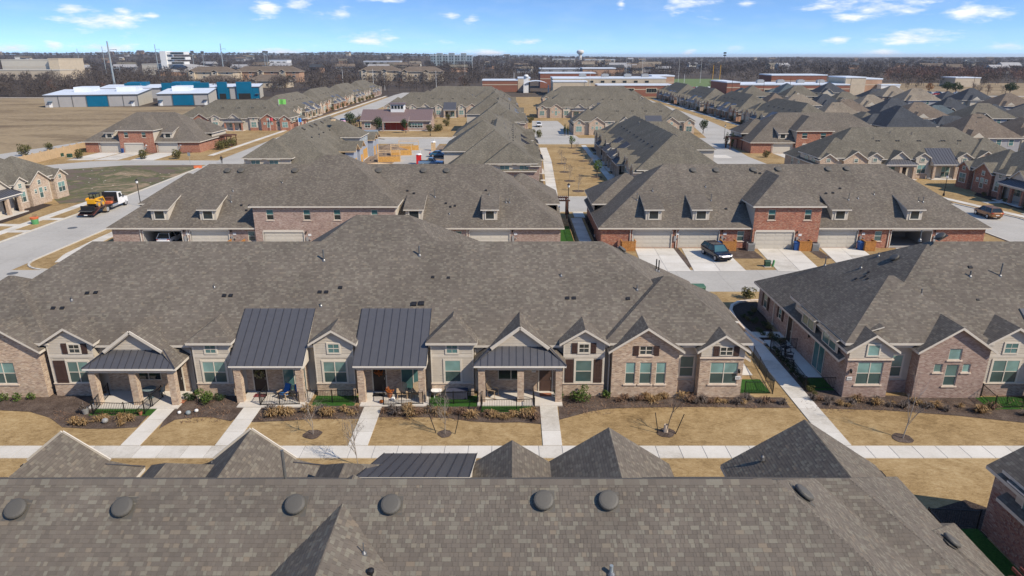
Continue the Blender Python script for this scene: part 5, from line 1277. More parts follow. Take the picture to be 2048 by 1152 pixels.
# ================================================================ the other townhouse rows
def front_pattern(h, w0, w1, seed=1, lod=2):
    rnd = random.Random(seed); L = w1 - w0; S = []
    core = ['bay', 'porch', 'bay', 'shed', 'bay', 'shed', 'bay', 'porch', 'bay', 'shed', 'bay', 'porch', 'bay', 'porch', 'bay', 'shed', 'bay']
    W = {'bay': 2.9, 'porch': 6.4, 'shed': 5.2}
    room = L - 2 * (3.3 + 1.5 + 4.7); seq = []; used = 0
    for c in core:
        if used + W[c] > room: break
        seq.append(c); used += W[c]
    gap = (room - used) / max(1, len(seq))
    def win(A, u0, u1, z0, z1, c=1): h.window(A, 0, u0, u1, z0, z1, c, .5, rec=-.03, sill=None, trim=.06)
    x = w0 - .04
    gable_block(h, x, x + 3.2, -8.5, 3.72); win((x, -8.5), .7, 2.5, 1.05, 2.7, 2); win((x, -8.5), 1.2, 2.0, 3.3, 3.95); x += 4.7
    gable_block(h, x, x + 4.6, -8.5, 3.72); win((x, -8.5), 1.9, 2.8, 1.0, 2.7); win((x, -8.5), .8, 1.4, 1.9, 2.6); win((x, -8.5), 3.2, 3.8, 1.9, 2.6); win((x, -8.5), 1.95, 2.7, 3.2, 3.9); x += 4.7
    for c in seq:
        x += gap / 2
        if c == 'bay': bay(h, x + .15, x + 2.75, rnd.choice(['gable', 'gable', 'hip']), (x + .6, x + 2.3, 1.05, 2.7), (x + 1.05, x + 1.85, 3.3, 4.0), lowcols=2)
        elif c == 'porch':
            porch_gable(h, x + 3.2, 3.15, -9.8, [x + .5, x + 3.2, x + 5.9], 5.4, 1.95); h.door((0, -7.68), 0, x + 4.4, x + 5.3, .1, 2.15); win((0, -7.68), x + 1.2, x + 3.0, 1.0, 2.3, 2)
            MB().box(x, x + 6.4, -10.1, -7.6, -.02, .1).build('porch_floor', 'concrete_porch', h.r)
        else:
            porch_shed(h, x + .05, x + 5.1, -9.6, -5.44); h.door((0, -7.68), 0, x + .9, x + 1.8, .1, 2.15); win((0, -7.68), x + 2.8, x + 4.5, .2, 2.25, 2)
            MB().box(x, x + 5.2, -9.9, -7.6, -.02, .1).build('porch_floor', 'concrete_porch', h.r)
        x += W[c] + gap / 2
    x = w1 - 7.9 - 1.5
    gable_block(h, x, x + 4.6, -8.5, 3.72); win((x, -8.5), 1.9, 2.8, 1.0, 2.7); win((x, -8.5), .8, 1.4, 1.9, 2.6); win((x, -8.5), 3.2, 3.8, 1.9, 2.6); win((x, -8.5), 1.95, 2.7, 3.2, 3.9); x += 6.1
    win((x - 1.4, -7.68), .2, 1.1, 1.2, 2.8)
    gable_block(h, x, x + 3.2, -8.5, 3.72); win((x, -8.5), .7, 2.5, 1.05, 2.7, 2); win((x, -8.5), 1.2, 2.0, 3.3, 3.95)
def side_details(h, w, sg):
    """end wall: windows with shutters and the clerestory dormers"""
    x = w; a = math.pi / 2 if sg > 0 else -math.pi / 2
    def place(y): return (x, y)
    for y in (5.0, 1.5):
        A = (x, y - .5) if sg > 0 else (x, y + .5)
        h.window(A, a, 0, .9, .9, 2.3, 1, .5, rec=-.03, sill=None, trim=.06)
    for y0 in (-3.4, -7.0):
        xo = x + sg * .55; xb = x - sg * 2.6
        h.roofpart([([(xo, y0, 3.9), (xo, y0 + 2.7, 3.9), (xb, y0 + 2.7, 5.0), (xb, y0, 5.0)] if sg > 0 else [(xo, y0 + 2.7, 3.9), (xo, y0, 3.9), (xb, y0, 5.0), (xb, y0 + 2.7, 5.0)], 'ee-e')], 'dormer_roof', th=.09)
        A = (x + sg * .02, y0 + .2) if sg > 0 else (x + sg * .02, y0 + 2.5)
        h.wall(A, (A[0], y0 + 2.5) if sg > 0 else (A[0], y0 + .2), [(0, 2.6), (2.3, 2.6), (2.3, 3.85), (0, 3.85)], mat='siding', name='dormer_wall')
        h.window(A, a, .25, 2.05, 2.8, 3.7, 2, 0, rec=-.05, sill=None, up='pane_teal')
def generic(label, loc, rz, rl, rr, brick='brick_pink', roofmat='shingle_taupe_far', lod=2, seed=1, front=True, uppers=(), doors=True, vents=True, ends=(1, -1)):
    h = House('townhouse_row', label, 'townhouses', (loc[0], loc[1], 0), rz, 'townhouse rows', roofmat, brick, lod)
    w0, w1, yf, yb = shell(h, rl, rr)
    if 1 in ends: end_block(h, rr, 1)
    if -1 in ends: end_block(h, rl, -1)
    if front: front_pattern(h, w0, w1, seed)
    for a, b in uppers: two_storey(h, a, b, ())
    if doors:
        x = w0 + 2.5
        while x < w1 - 5.5:
            if not any(a - 5 < x < b for a, b in uppers): h.garage((w1, yb), math.pi, w1 - x - 4.9, w1 - x, rec=-.02)
            x += 8.4
    side_details(h, w1, 1); side_details(h, w0, -1)
    if vents:
        rnd = random.Random(seed + 40)
        for k in range(int((rl + rr) / 4)):
            x = -rl + (rl + rr) * (k + .5) / int((rl + rr) / 4) + rnd.uniform(-.8, .8)
            h.dome((x, 1.0, ZR - .62), (0, .555, .832), .42)
            y = rnd.uniform(-5, -1); h.pipe((x + 1, y, ZR + S8 * y), .5, .06)
            y = rnd.uniform(2, 6); h.pipe((x - 1, y, ZR - S8 * y), .6, .06)
            for q in range(2): h.boxvent((x + 2 + q * .5, 3.2, ZR - S8 * 3.2), (0, .555, .832), 1.1); h.boxvent((x + 1.5 + q * .5, -3.6, ZR - S8 * 3.6), (0, -.555, .832), 1.1)
    return h
Q = math.pi / 2
HLH = generic('tan-brick townhouse row at the left edge beside the parked flatbed truck', (-85.65, 88), Q, 20, 20.7, 'brick_pink', lod=1, seed=3)
HD = garage_row(-92.75, 5.0, 'red-brick townhouse row with three garage doors behind the vacant lot', 'brick_red', [(-103.2, -98.3), (-96.9, -92.2), (-88.8, -83.9)], [], (-98.0, -89.3), [(-96.6, -95.6), (-92.2, -91.2)], [(-102.0, -99.9), (-87.4, -85.2)], [], 5, yr=183.0, lod=1)
generic('townhouse row beyond the left street corner, blue shed roof porch and small flags', (-90, 235.5), 0, 8.7, 8.7, 'brick_red', seed=11)
for k, (y, lab) in enumerate(((278, 'first townhouse row along the left avenue, nearest of the four gabled rows'), (327, 'second townhouse row along the left avenue, with dark porch roofs'), (378, 'third townhouse row along the left avenue'), (429, 'farthest townhouse row along the left avenue, beside the white power pole'))):
    generic(lab, (-88.2 - k * 1.1, y), Q, 13.5, 13.5, ('brick_pink', 'brick_orange', 'brick_pink', 'brick_grey_pink')[k], seed=20 + k, doors=False)
generic('pale townhouse row facing us behind the red-roofed clubhouse', (-30, 286), 0, 11, 12, 'brick_pink', seed=31, doors=False)
generic('dark-roofed townhouse row farther back behind the clubhouse', (-22, 345), 0, 14, 12, 'brick_grey_pink', seed=32, front=True, doors=False, vents=False)
generic('townhouse row left of the mews lawn, its upper roofs stepping back', (-3.4, 156), Q, 18.9, 18.6, 'brick_grey_pink', seed=33, uppers=((-22, -6), (4, 20)), lod=1)
generic('second townhouse row behind the mews, left of the court road', (-4.5, 237), Q, 15, 15, 'brick_grey_pink', seed=34, uppers=((-14, 2),))
generic('third townhouse row behind the mews, with a red gable near the court', (-7, 303), Q, 15, 15, 'brick_red', seed=35, uppers=((-12, 3),))
generic('townhouse row right of the mews lawn, dark porches in shade', (30.1, 151), -Q, 21.5, 21.5, 'brick_pink', seed=36, uppers=((-14, -5), (6, 14.5)), lod=1)
generic('townhouse row facing the court road with teal windows, right of centre', (37.5, 221.8), 0, 9.3, 9, 'brick_pink', seed=37)
generic('townhouse row behind the court, pink gable with dark shutters', (33, 283), 0, 13.5, 15, 'brick_pink', seed=38)
generic('wide townhouse row in front of the long red school', (40, 345), 0, 16, 14, 'brick_pink', seed=39, vents=False)
HS = garage_row(77.8, 9.0, 'red-brick townhouse row with one open carport, right of the street bend', 'brick_red', [(65.0, 69.8), (72.0, 76.6), (82, 86.8)], [], (70.3, 79.0), [(71.6, 72.9), (76.2, 77.5)], [(66.3, 68.4)], [], 6, yr=181.5, lod=1, opens=())
generic('townhouse row at right with blue-striped metal porch roof and pink gable', (80.25, 143.3), 0, 10.45, 10.45, 'brick_pink', seed=41, lod=1)
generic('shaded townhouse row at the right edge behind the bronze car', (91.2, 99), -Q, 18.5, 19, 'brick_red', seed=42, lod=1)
for k, (y, lab) in enumerate(((232, 'nearest townhouse row along the right avenue, grey roof'), (283, 'second townhouse row along the right avenue, shaded porches'), (334, 'third townhouse row along the right avenue, shaded porches'), (385, 'farthest townhouse row along the right avenue, next to the school'))):
    generic(lab, (91.7, y), -Q, 13.5, 13.5, ('brick_pink', 'brick_orange', 'brick_pink', 'brick_orange')[k], seed=50 + k, doors=False)

# ---- detached houses of the subdivision on the right
WALLS = ['house_siding_cream', 'house_siding_grey', 'brick_grey_pink', 'brick_pink', 'stucco_tan']
def detached(label, x, y, rz, w, d, ze, roof, wall, seed):
    rnd = random.Random(seed); h = House('detached_house', label, 'house', (x, y, 0), rz, 'houses of the right-hand subdivision', roof, wall, 2)
    ov = .45; X0, X1, Y0, Y1 = -w / 2, w / 2, -d / 2, d / 2; sl = rnd.uniform(.62, .78)
    h.hip(X0 - ov, X1 + ov, Y0 - ov, Y1 + ov, ze, sl, 'x' if w > d else 'y', 'hh')
    for A, B in (((X0, Y0), (X1, Y0)), ((X1, Y0), (X1, Y1)), ((X1, Y1), (X0, Y1)), ((X0, Y1), (X0, Y0))):
        l = math.hypot(B[0] - A[0], B[1] - A[1]); h.wall(A, B, [(0, 0), (l, 0), (l, ze), (0, ze)])
    # wings
    gx = rnd.uniform(X0 + 2.8, X0 + w * .35); gw = rnd.uniform(2.2, 3.0)
    h.hip(gx - gw, gx + gw, Y0 - 2.6, 0, ze - .05, sl, 'y', rnd.choice(['gg', 'hg', 'hg']), 'wing_roof')
    h.box('wing_wall', gx - gw + .4, gx + gw - .4, Y0 - 2.2, Y0 + .2, 0, ze - .1, wall)
    m = MB(); m.poly([(gx - gw + .4, Y0 - 2.21, ze - .2), (gx + gw - .4, Y0 - 2.21, ze - .2), (gx, Y0 - 2.21, ze - .25 + (gw - .3) * sl)]); m.build('wing_gable', 'house_siding_cream', h.r)
    g2 = rnd.uniform(X0 + w * .55, X1 - 3); w2 = rnd.uniform(2.6, 3.6)
    h.hip(g2 - w2, g2 + w2, 0, Y1 + 2.4, ze - .05, sl, 'y', 'gh', 'wing_roof'); h.box('wing_wall', g2 - w2 + .4, g2 + w2 - .4, Y1 - .2, Y1 + 2.0, 0, ze - .1, wall)
    for A, a, l in (((X0, Y0 - .0), 0, w), ((X0, Y1), -Q, d), ((X1, Y0), Q, d), ((X1, Y1), math.pi, w)):
        for z in ((1.0,) if ze < 4 else (1.0, 3.7)):
            for k in range(2):
                u = l * (.62 + .2 * k) if a == 0 else l * (.2 + .42 * k)
                if u + 1.1 < l: h.window(A, a, u, u + 1.1, z, z + 1.4, 1, .5, rec=-.03, sill=None, trim=.07, up=rnd.choice(['pane_dark', 'pane_teal']))
    h.window((gx - gw + .4, Y0 - 2.22), 0, gw - 1.2, gw + .4, 1.0, 2.4, 2, 0, rec=-.03, sill=None, trim=.07)
    s_ = ze + min(w, d) / 2 * sl
    for k in range(rnd.randint(2, 4)): h.dome((rnd.uniform(X0 + d / 2, X1 - d / 2) if w > d + 2 else rnd.uniform(-.6, .6), rnd.choice([-1, 1]) * .8, s_ - .55), (0, 0, 1), .38)
    h.pipe((X0 + w * .4, -d * .2, ze + d * .28 * sl), .7, .07)
    return h
def subdivision():
    rnd = random.Random(91); rows = [(192, [104, 121, 138, 155, 172, 189]), (216, [108, 125, 142, 160, 178, 196, 214]), (243, [112, 130, 148, 166, 184, 203, 222]), (272, [110, 129, 148, 168, 188, 208, 230]), (303, [112, 132, 153, 174, 196]), (334, [114, 135, 157, 180, 204]), (366, [118, 140, 163, 187])]
    ordn = ['first', 'second', 'third', 'fourth', 'fifth', 'sixth', 'seventh']
    rn = ['nearest', 'second', 'third', 'fourth', 'fifth', 'sixth', 'farthest']
    cname = {'shingle_slate': 'slate-grey roofed', 'shingle_brown': 'brown-roofed', 'shingle_tan': 'tan-roofed', 'shingle_blue_grey': 'blue-grey roofed', 'shingle_taupe_far': 'taupe-roofed'}
    k = 0
    for j, (y, xs) in enumerate(rows):
        for i, x in enumerate(xs):
            roof = rnd.choice(['shingle_slate', 'shingle_slate', 'shingle_slate', 'shingle_brown', 'shingle_taupe_far', 'shingle_tan', 'shingle_blue_grey', 'shingle_slate'])
            wall = rnd.choice(WALLS); tall = rnd.random() < .55; k += 1
            detached('%s house, %s from the left in the %s subdivision row' % (cname[roof], ordn[i], rn[j]), x + rnd.uniform(-1.5, 1.5), y + rnd.uniform(-2, 2), rnd.choice([0, 0, math.pi, Q]) if True else 0, rnd.uniform(13, 15.5), rnd.uniform(10.5, 13), 5.4 if tall else 3.1, roof, wall, 700 + k)
subdivision()
detached('two-storey grey house at the right edge above the pink townhouse porch', 108, 163, 0, 14, 12, 5.5, 'shingle_brown', 'house_siding_grey', 990)
detached('brown-roofed house at the far right edge with white roof vents', 126, 160, Q, 14, 12, 5.5, 'shingle_brown', 'house_siding_cream', 991)
def nth(k): return '%d%s' % (k, 'th' if 10 < k < 14 else {1: 'st', 2: 'nd', 3: 'rd'}.get(k % 10, 'th'))
# ================================================================ plants
def rvec(r): 
    z = r.uniform(-1, 1); a = r.uniform(0, 2 * math.pi); s_ = math.sqrt(1 - z * z); return Vector((s_ * math.cos(a), s_ * math.sin(a), z))
def leaf_mesh(name, mat, n, rx, ry, rz, size, seed, shell_=.55, base=0.0, lumps=7):
    """leaf-sized quads spread through an uneven crown volume"""
    r = random.Random(seed); m = MB(); L = [(rvec(r) * .55, r.uniform(.35, .62)) for _ in range(lumps)]
    for k in range(n):
        c, q = L[r.randrange(lumps)]; p = c + rvec(r) * q * (shell_ + (1 - shell_) * r.random()); p = Vector((p.x * rx, p.y * ry, p.z * rz + rz + base))
        a = rvec(r); b = a.cross(rvec(r)).normalized(); s1 = size * r.uniform(.6, 1.3); s2 = s1 * r.uniform(.35, .6)
        m.poly([p - a * s1 * .5, p + b * s2 * .5, p + a * s1 * .5, p - b * s2 * .5], [(0, 0)] * 4)
    return m.mesh(name, mat)
def branch_mesh(seed, h, levels=3, r0=.05, spread=.6, n0=5, twigs=True, mat='bark', fork=.25, nseg=4):
    r = random.Random(seed); m = MB(); tips = []
    def limb(p, d, L, rad, lev):
        q = p + d * L * .5 + rvec(r) * L * .05; e = p + d * L + rvec(r) * L * .08
        m.cyl(p, q, rad, rad * .75, 4 if lev > 0 else 6, False); m.cyl(q, e, rad * .75, rad * .45, 4 if lev > 0 else 6, False)
        if lev == 0 or lev < levels:
            for k in range(n0 if lev == 0 else r.randint(2, 4)):
                t = fork + (1 - fork) * r.random() if lev == 0 else .35 + .65 * r.random(); o = p.lerp(e, t)
                nd_ = (d * (1 - spread) + rvec(r) * spread + Vector((0, 0, .25))).normalized()
                limb(o, nd_, L * r.uniform(.38, .6), rad * .5, lev + 1)
        else: tips.append(e)
    limb(Vector((0, 0, -.05)), Vector((0, 0, 1)), h * .62, r0, 0)
    return m, tips
def bare_proto(seed, h, r0, mat_b='bark', mat_t='twig_grey', n=260, tw=.018, spread=.62, n0=8, crown_r=None):
    m, tips = branch_mesh(seed, h, 3, r0, spread, n0); r = random.Random(seed + 5); t = MB()
    for k in range(n):
        p = r.choice(tips) + rvec(r) * h * .05; d = (rvec(r) + Vector((0, 0, .5))).normalized(); L = h * r.uniform(.06, .16); s_ = d.cross(rvec(r)).normalized() * tw
        t.poly([p - s_, p + s_, p + d * L], [(0, 0)] * 3)
    return m.mesh('trunk', mat_b), t.mesh('crown', mat_t)
def tree(name, proto, loc, label, cat='tree', group=None, rz=None, sc_=1.0, lean=None):
    o = thing(name, loc, random.uniform(0, 6.28) if rz is None else rz, label, cat, group); o.scale = (sc_,) * 3
    if lean: o.rotation_euler = (lean[0], lean[1], 0)
    ob('trunk', proto[0], o); ob('crown', proto[1], o); return o
def ring(p, r, mat='mulch', name='mulch_ring', z=.028):
    rr_ = random.Random(int(p[0] * 100)); sheet(name, [(p[0] + math.cos(k / 14 * 6.283) * r * rr_.uniform(.85, 1.1), p[1] + math.sin(k / 14 * 6.283) * r * rr_.uniform(.85, 1.1)) for k in range(14)], z, mat)
# saplings of the front lawn
def saplings():
    P1 = bare_proto(1, 2.9, .03, 'bark_pale', 'twig_grey', 120, .008, .5, 9); P2 = bare_proto(2, 3.4, .028, 'bark_pale', 'twig_grey', 160, .008, .45, 12); P3 = bare_proto(3, 3.6, .035, 'bark', 'twig_grey', 40, .008, .4, 4); P4 = bare_proto(4, 4.6, .04, 'bark_pale', 'twig_grey', 60, .008, .35, 5)
    for px, py, P, lab, rad, lean in ((626, 869, P1, 'thin bare sapling in the lawn below the two blue-cushioned chairs', 1.0, None), (890, 868, P2, 'bushy bare sapling between two leaning stakes, left of the gabled porch', .8, None), (1332, 866, P3, 'bent bare sapling with a pale trunk guard in the wide right lawn', 1.0, (-.05, .28, 0)), (1805, 877, P4, 'tall thin bare sapling on the right lawn in a dark mulch ring', 1.05, (0, .1, 0))):
        g = gp(px, py); ring(g, rad * .6); tree('sapling', P, g, lab, 'tree', 'young trees on the front lawn', lean=lean)
    g = gp(716, 930); tree('sapling', bare_proto(7, 3.6, .03, 'bark_pale', 'twig_grey', 160, .008, .4, 14), g, 'small bare sapling showing just above the nearest roof ridge', 'tree', 'young trees on the front lawn')
    st = MB().cyl((0, 0, 0), (0, 0, 1.5), .028, n=6).mesh('tree_stake', 'chassis_black')
    for a, b, lab in (((872, 866), (-.28, 0), 'dark stake left of the bushy bare sapling, leaning out'), ((910, 868), (.22, 0), 'dark stake right of the bushy bare sapling, leaning out'), ((1316, 866), (-.18, 0), 'dark stake left of the bent sapling'), ((1351, 868), (.3, 0), 'dark stake right of the bent sapling')):
        o = ob('tree_stake', st, None, gp(*a), (0, b[0], 0)); tag(o, lab, 'stake')
    g = gp(1331, 864); tag(MB().cyl((0, 0, 0), (0, 0, .55), .16, .13, 8, False).build('trunk_guard', 'stone_sill', loc=g), 'pale wrap around the foot of the bent sapling', 'trunk guard')
saplings()
# shrubs
SH = [leaf_mesh('shrub', 'leaf_green', 700, .75, .7, .65, .13, 11), leaf_mesh('shrub', 'leaf_olive', 420, .45, .45, .35, .12, 12), leaf_mesh('shrub', 'leaf_dark', 520, .55, .5, .42, .12, 13), leaf_mesh('shrub', 'leaf_green', 260, .32, .3, .28, .10, 14)]
def grass_proto(seed, mat, n=90, h=.55, sp=.38):
    r = random.Random(seed); m = MB()
    for k in range(n):
        a = r.uniform(0, 6.283); b = r.random() ** .6 * sp; hh = h * r.uniform(.45, 1.1); p = Vector((math.cos(a) * .08 * r.random(), math.sin(a) * .08 * r.random(), 0)); q = Vector((math.cos(a) * b, math.sin(a) * b, hh * (1 - .4 * b / sp))); e = q + Vector((math.cos(a) * .16, math.sin(a) * .16, -.12 * r.random())); s_ = Vector((-math.sin(a), math.cos(a), 0)) * .02
        m.poly([p - s_, p + s_, q + s_, q - s_], [(0, 0)] * 4); m.poly([q - s_, q + s_, e], [(0, 0)] * 3)
    return m.mesh('grass_clump', mat)
GR = [grass_proto(21, 'grass_tan'), grass_proto(22, 'grass_rust', 70, .5, .34), grass_proto(23, 'grass_tan', 70, .42, .42), grass_proto(24, 'twig_grey', 60, .55, .3)]
def shrub(px, k, lab, s_=1.0, h=0, grp=None, z=.02, name='shrub'):
    g = gp(*px) if len(px) == 2 else Vector(px); o = ob(name, SH[k], None, (g.x, g.y, z), random.uniform(0, 6), (s_, s_, s_ * random.uniform(.9, 1.1))); return tag(o, lab, 'shrub', grp)
shrub((410, 806), 0, 'large bright green shrub right of the left gabled porch', 1.05); shrub((380, 800), 2, 'dark green shrub tucked left of the large bright shrub', .9); shrub((440, 800), 2, 'low dark green shrub by the left metal-roofed porch column', .8)
shrub((1165, 803), 0, 'large bright green shrub in front of the brown shutters', 1.05); shrub((1117, 797), 3, 'small green shrub left of the large shrub, beside the porch column', 1.3); shrub((1213, 796), 3, 'small green shrub right of the large shrub below the right shutter', 1.2); shrub((1147, 800), 3, 'small green shrub touching the left flank of the large shrub', 1.2)
for x, y, l in ((10, 802, 'small yellow-green shrub at the left picture edge'), (36, 803, 'second small yellow-green shrub from the left picture edge'), (65, 799, 'third small yellow-green shrub from the left picture edge'), (90, 790, 'small grey-green shrub by the brick corner at left')): shrub((x, y), 3, l, 1.15)
shrub((1498, 597), 1, 'lone round olive shrub on the lawn beside the rear lane', 2.0)
for k in range(11):
    a = Vector(gp(1537, 705)).lerp(gp(1602, 793), k / 10); shrub((max(a.x, 21.25) + random.uniform(.25, .45), a.y, 0), 2 if k < 8 else 1, nth(k + 1) + ' shrub from the back in the hedge between side walk and fenced patio', random.uniform(.6, .8), grp='hedge beside the side walk')
for k in range(12):
    a = Vector(gp(1487, 625)).lerp(gp(1550, 690), k / 11); shrub((a.x + random.uniform(-.7, .9), a.y, 0), 1 if k % 3 == 0 else 2, nth(k + 1) + ' low shrub from the back in the shaded bed along the side wall', random.uniform(.6, .95), grp='shrubs in the shaded side bed')
# winter grasses in the beds
def grasses():
    r = random.Random(77)
    def strip(n, a, b, jit, lab, grp, kinds):
        A, B = gp(*a), gp(*b)
        for k in range(n):
            if r.random() < .12: continue
            p = A.lerp(B, (k + .5) / n) + Vector((r.uniform(-.15, .15), r.uniform(-jit, jit), 0)); s_ = r.uniform(.55, 1.3)
            tag(ob('grass_clump', GR[r.choice(kinds)], None, (p.x, p.y, .02), r.uniform(0, 6), (s_, s_, s_)), lab.replace('clump in', 'clump, %s from the left in' % nth(k + 1)).replace('clump near', 'clump, %s from the left near' % nth(k + 1)), 'ornamental grass', grp)
    strip(9, (150, 846), (265, 846), .5, 'dormant grass clump in the bed below the left gabled porch', 'grasses at the left porch', [0, 0, 1, 2])
    strip(20, (523, 828), (715, 828), .45, 'dormant grass clump in the bed below the left metal-roofed porch', 'grasses at the left metal porch', [0, 1, 1, 2, 3])
    strip(20, (766, 826), (950, 830), .45, 'dormant grass clump in the bed below the right metal-roofed porch', 'grasses at the right metal porch', [0, 1, 1, 2, 3])
    strip(12, (955, 836), (1078, 836), .3, 'dormant grass clump in the bed below the right gabled porch', 'grasses at the right gabled porch', [0, 1, 2])
    strip(26, (1235, 800), (1565, 804), .45, 'dormant grass clump in the bed below the three-window brick gable', 'grasses at the brick gable', [0, 1, 2, 3, 3])
    strip(22, (1625, 806), (1850, 812), .5, 'dormant grass clump in the bed of the right-hand row', 'grasses at the right row', [1, 3, 3, 0])
    strip(14, (1850, 814), (2060, 832), .5, 'dormant grass clump near the right edge by the turf fence', 'grasses at the right fence', [1, 3, 0, 2])
grasses()
def litter():
    """bark chips and dead stems lying on the beds: nobody could count them"""
    r = random.Random(8); m = MB()
    for (x0, x1, y0, y1, n) in ((-31, -25.5, 40.2, 41.4, 260), (-22, -19.2, 39.9, 43, 200), (-17, -11, 40.2, 41.5, 320), (-9, -1.5, 40.2, 41.6, 360), (3.6, 7, 41, 43.6, 240), (7, 18, 41.8, 43.5, 520), (20.2, 36, 41.3, 43, 520)):
        for k in range(n):
            p = Vector((r.uniform(x0, x1), r.uniform(y0, y1), .03)); d = rvec(r); d.z = abs(d.z) * .35; d.normalize(); s_ = d.cross(Vector((0, 0, 1))).normalized() * r.uniform(.01, .03); L = r.uniform(.06, .3)
            m.poly([p - s_, p + s_, p + d * L + s_ * .3, p + d * L - s_ * .3], [(0, 0)] * 4)
    tag(m.build('plant_litter', 'grass_rust'), 'dry stems and bark scattered over the mulch beds', 'plant litter', kind='stuff')
litter()

# ================================================================ fences
def fence(px, label, h=.95, z=.03, pts=None, step=.115, cat='fence', gate=False):
    P = pts or [gp(*p) for p in px]; P = [Vector((p[0], p[1], z)) for p in P]; o = P[0]
    r = thing('iron_fence', o, 0, label, cat)
    pk = unit_box('black_iron')
    for i, p in enumerate(P): ob('post', pk, r, (p.x - o.x, p.y - o.y, h / 2 + .03), None, (.055, .055, h + .08))
    for a, b in zip(P, P[1:]):
        d = b - a; L = d.length; ang = math.atan2(d.y, d.x); n = max(1, round(L / 2.2)); c = (a + b) / 2 - o
        for k in range(1, n): q = a + d * (k / n) - o; ob('post', pk, r, (q.x, q.y, h / 2 + .03), None, (.05, .05, h + .06))
        for zz in (.12, h - .02): ob('rail', pk, r, (c.x, c.y, zz), ang, (L, .035, .035))
        m = max(1, round(L / step))
        for k in range(1, m): q = a + d * (k / m) - o; ob('picket', pk, r, (q.x, q.y, h / 2 + .05), ang, (.016, .016, h - .14))
    return r
fence([(220, 792), (187, 830), (251, 832), (290, 829), (303, 816)], 'black iron fence round the patch of turf below the left gabled porch')
fence([(306, 815), (326, 797)], 'short black iron rail beside the left gabled porch walk')
fence([(534, 794), (521, 813), (560, 812), (599, 811)], 'black iron rail along the porch with the blue-cushioned chairs')
fence([(617, 806), (713, 806)], 'black iron fence closing the turf between the two metal-roofed porches')
fence([(767, 794), (768, 812), (804, 811), (846, 810)], 'black iron rail along the porch with the adirondack chairs')
fence([(859, 810), (955, 807)], 'black iron fence in front of the navy storage box')
fence([(966, 800), (962, 825), (1033, 824), (1069, 823), (1066, 800)], 'black iron fence round the turf below the rocking chair porch')
fence([(1489, 788), (1545, 788), (1506, 716)], 'black iron fence round the corner turf beside the side walk')
fence([(1676, 779), (1610, 779), (1584, 745), (1540, 699), (1592, 699)], 'black iron fence round the shaded side patio of the right row')
fence([(1961, 793), (1988, 818), (2050, 816), (2052, 795)], 'black iron fence round the turf at the right edge')
fence(None, 'black iron fence in the shaded gap at the lower right', pts=[(21.3, 29.4), (23.85, 29.2)], h=1.1); fence(None, 'black iron fence running under the gutter at the lower right', pts=[(21.3, 29.3), (21.3, 22.5)], h=1.1)
fence(None, 'dark iron fence in the gap between the two garage rows', pts=[(10.9, 97.5), (10.9, 88.5), (13.2, 88.5)], h=1.1); fence(None, 'dark iron fence left of the gap walk behind the pergola', pts=[(8.2, 86), (8.2, 97.5)], h=1.1)
for a in ((-28.6, -24.0, 40.85, 41.75), (-13.95, -10.95, 42.2, 43.7), (-5.8, -2.4, 42.1, 43.7), (-2.1, 1.45, 41.35, 42.2), (16.3, 18.6, 44.1, 46.3), (21.5, 23.4, 44.5, 46.5), (32.9, 37.5, 41.7, 43.5), (21.3, 23.9, 20, 29.2), (5.9, 8.1, 86, 95)): turf(*a)
sheet('side_patio', [(21.5, 46.6), (23.45, 46.6), (23.45, 53.8), (21.5, 53.8)], .03, 'walk_concrete'); sheet('side_patio', [(16.5, 47), (18.3, 47), (18.3, 53), (16.5, 53)], .03, 'walk_concrete'); sheet('side_patio', [(11.0, 88.8), (13.3, 88.8), (13.3, 93), (11.0, 93)], .03, 'walk_concrete')

# ================================================================ porch furniture
FZ0 = .1
def adirondack(loc, rz, lab, wood='wood_tan', cush=None, grp=None):
    r = thing('adirondack_chair', loc, rz, lab, 'chair', grp)
    for k in range(5): MB().obox((-.24 + k * .12, -.28, .36), (-.24 + k * .12, .22, .24), .105, .02).build('seat_slat', wood, r)
    for k in range(7):
        a = (k - 3) / 3; MB().obox((-.255 + k * .085, .2, .22), (-.30 + k * .10, .52, .98 - .14 * a * a), .078, .02, (0, -1, .4)).build('back_slat', wood, r)
    for x in (-.33, .33):
        MB().box(x - .07, x + .07, -.36, .36, .53, .555).build('armrest', wood, r); MB().box(x - .025, x + .025, -.3, -.22, 0, .53).build('leg', wood, r); MB().obox((x, .1, .3), (x, .42, .02), .05, .07).build('leg', wood, r)
    MB().obox((-.3, .38, .55), (.3, .38, .55), .05, .03).build('back_rail', wood, r)
    if cush: MB().obox((0, -.27, .40), (0, .2, .30), .5, .09).build('seat_cushion', cush, r); MB().obox((0, .17, .34), (0, .46, .95), .48, .10, (0, -1, .3)).build('back_cushion', cush, r)
    return r
adirondack((-16.05, 43.2, FZ0), R(-28), 'porch chair with bright blue cushions, left of the small table', 'wood_tan', 'cushion_blue'); adirondack((-14.95, 43.15, FZ0), R(25), 'porch chair with blue cushions half hidden behind the brick column', 'wood_tan', 'cushion_blue')
adirondack((-7.75, 43.3, FZ0), R(8), 'left tan adirondack chair on the porch behind the black rail'); adirondack((-6.75, 43.3, FZ0), R(-5), 'right tan adirondack chair on the porch behind the black rail')
def side_table(loc, lab, mat='wood_tan', h=.5, w=.22):
    r = thing('side_table', loc, 0, lab, 'table'); MB().lathe([(w, h - .03), (w, h)], 16).build('table_top', mat, r)
    for k in range(3): a = k * 2.09; MB().cyl((math.cos(a) * w * .8, math.sin(a) * w * .8, 0), (math.cos(a) * w * .4, math.sin(a) * w * .4, h - .03), .018, n=6).build('leg', mat, r)
    return r
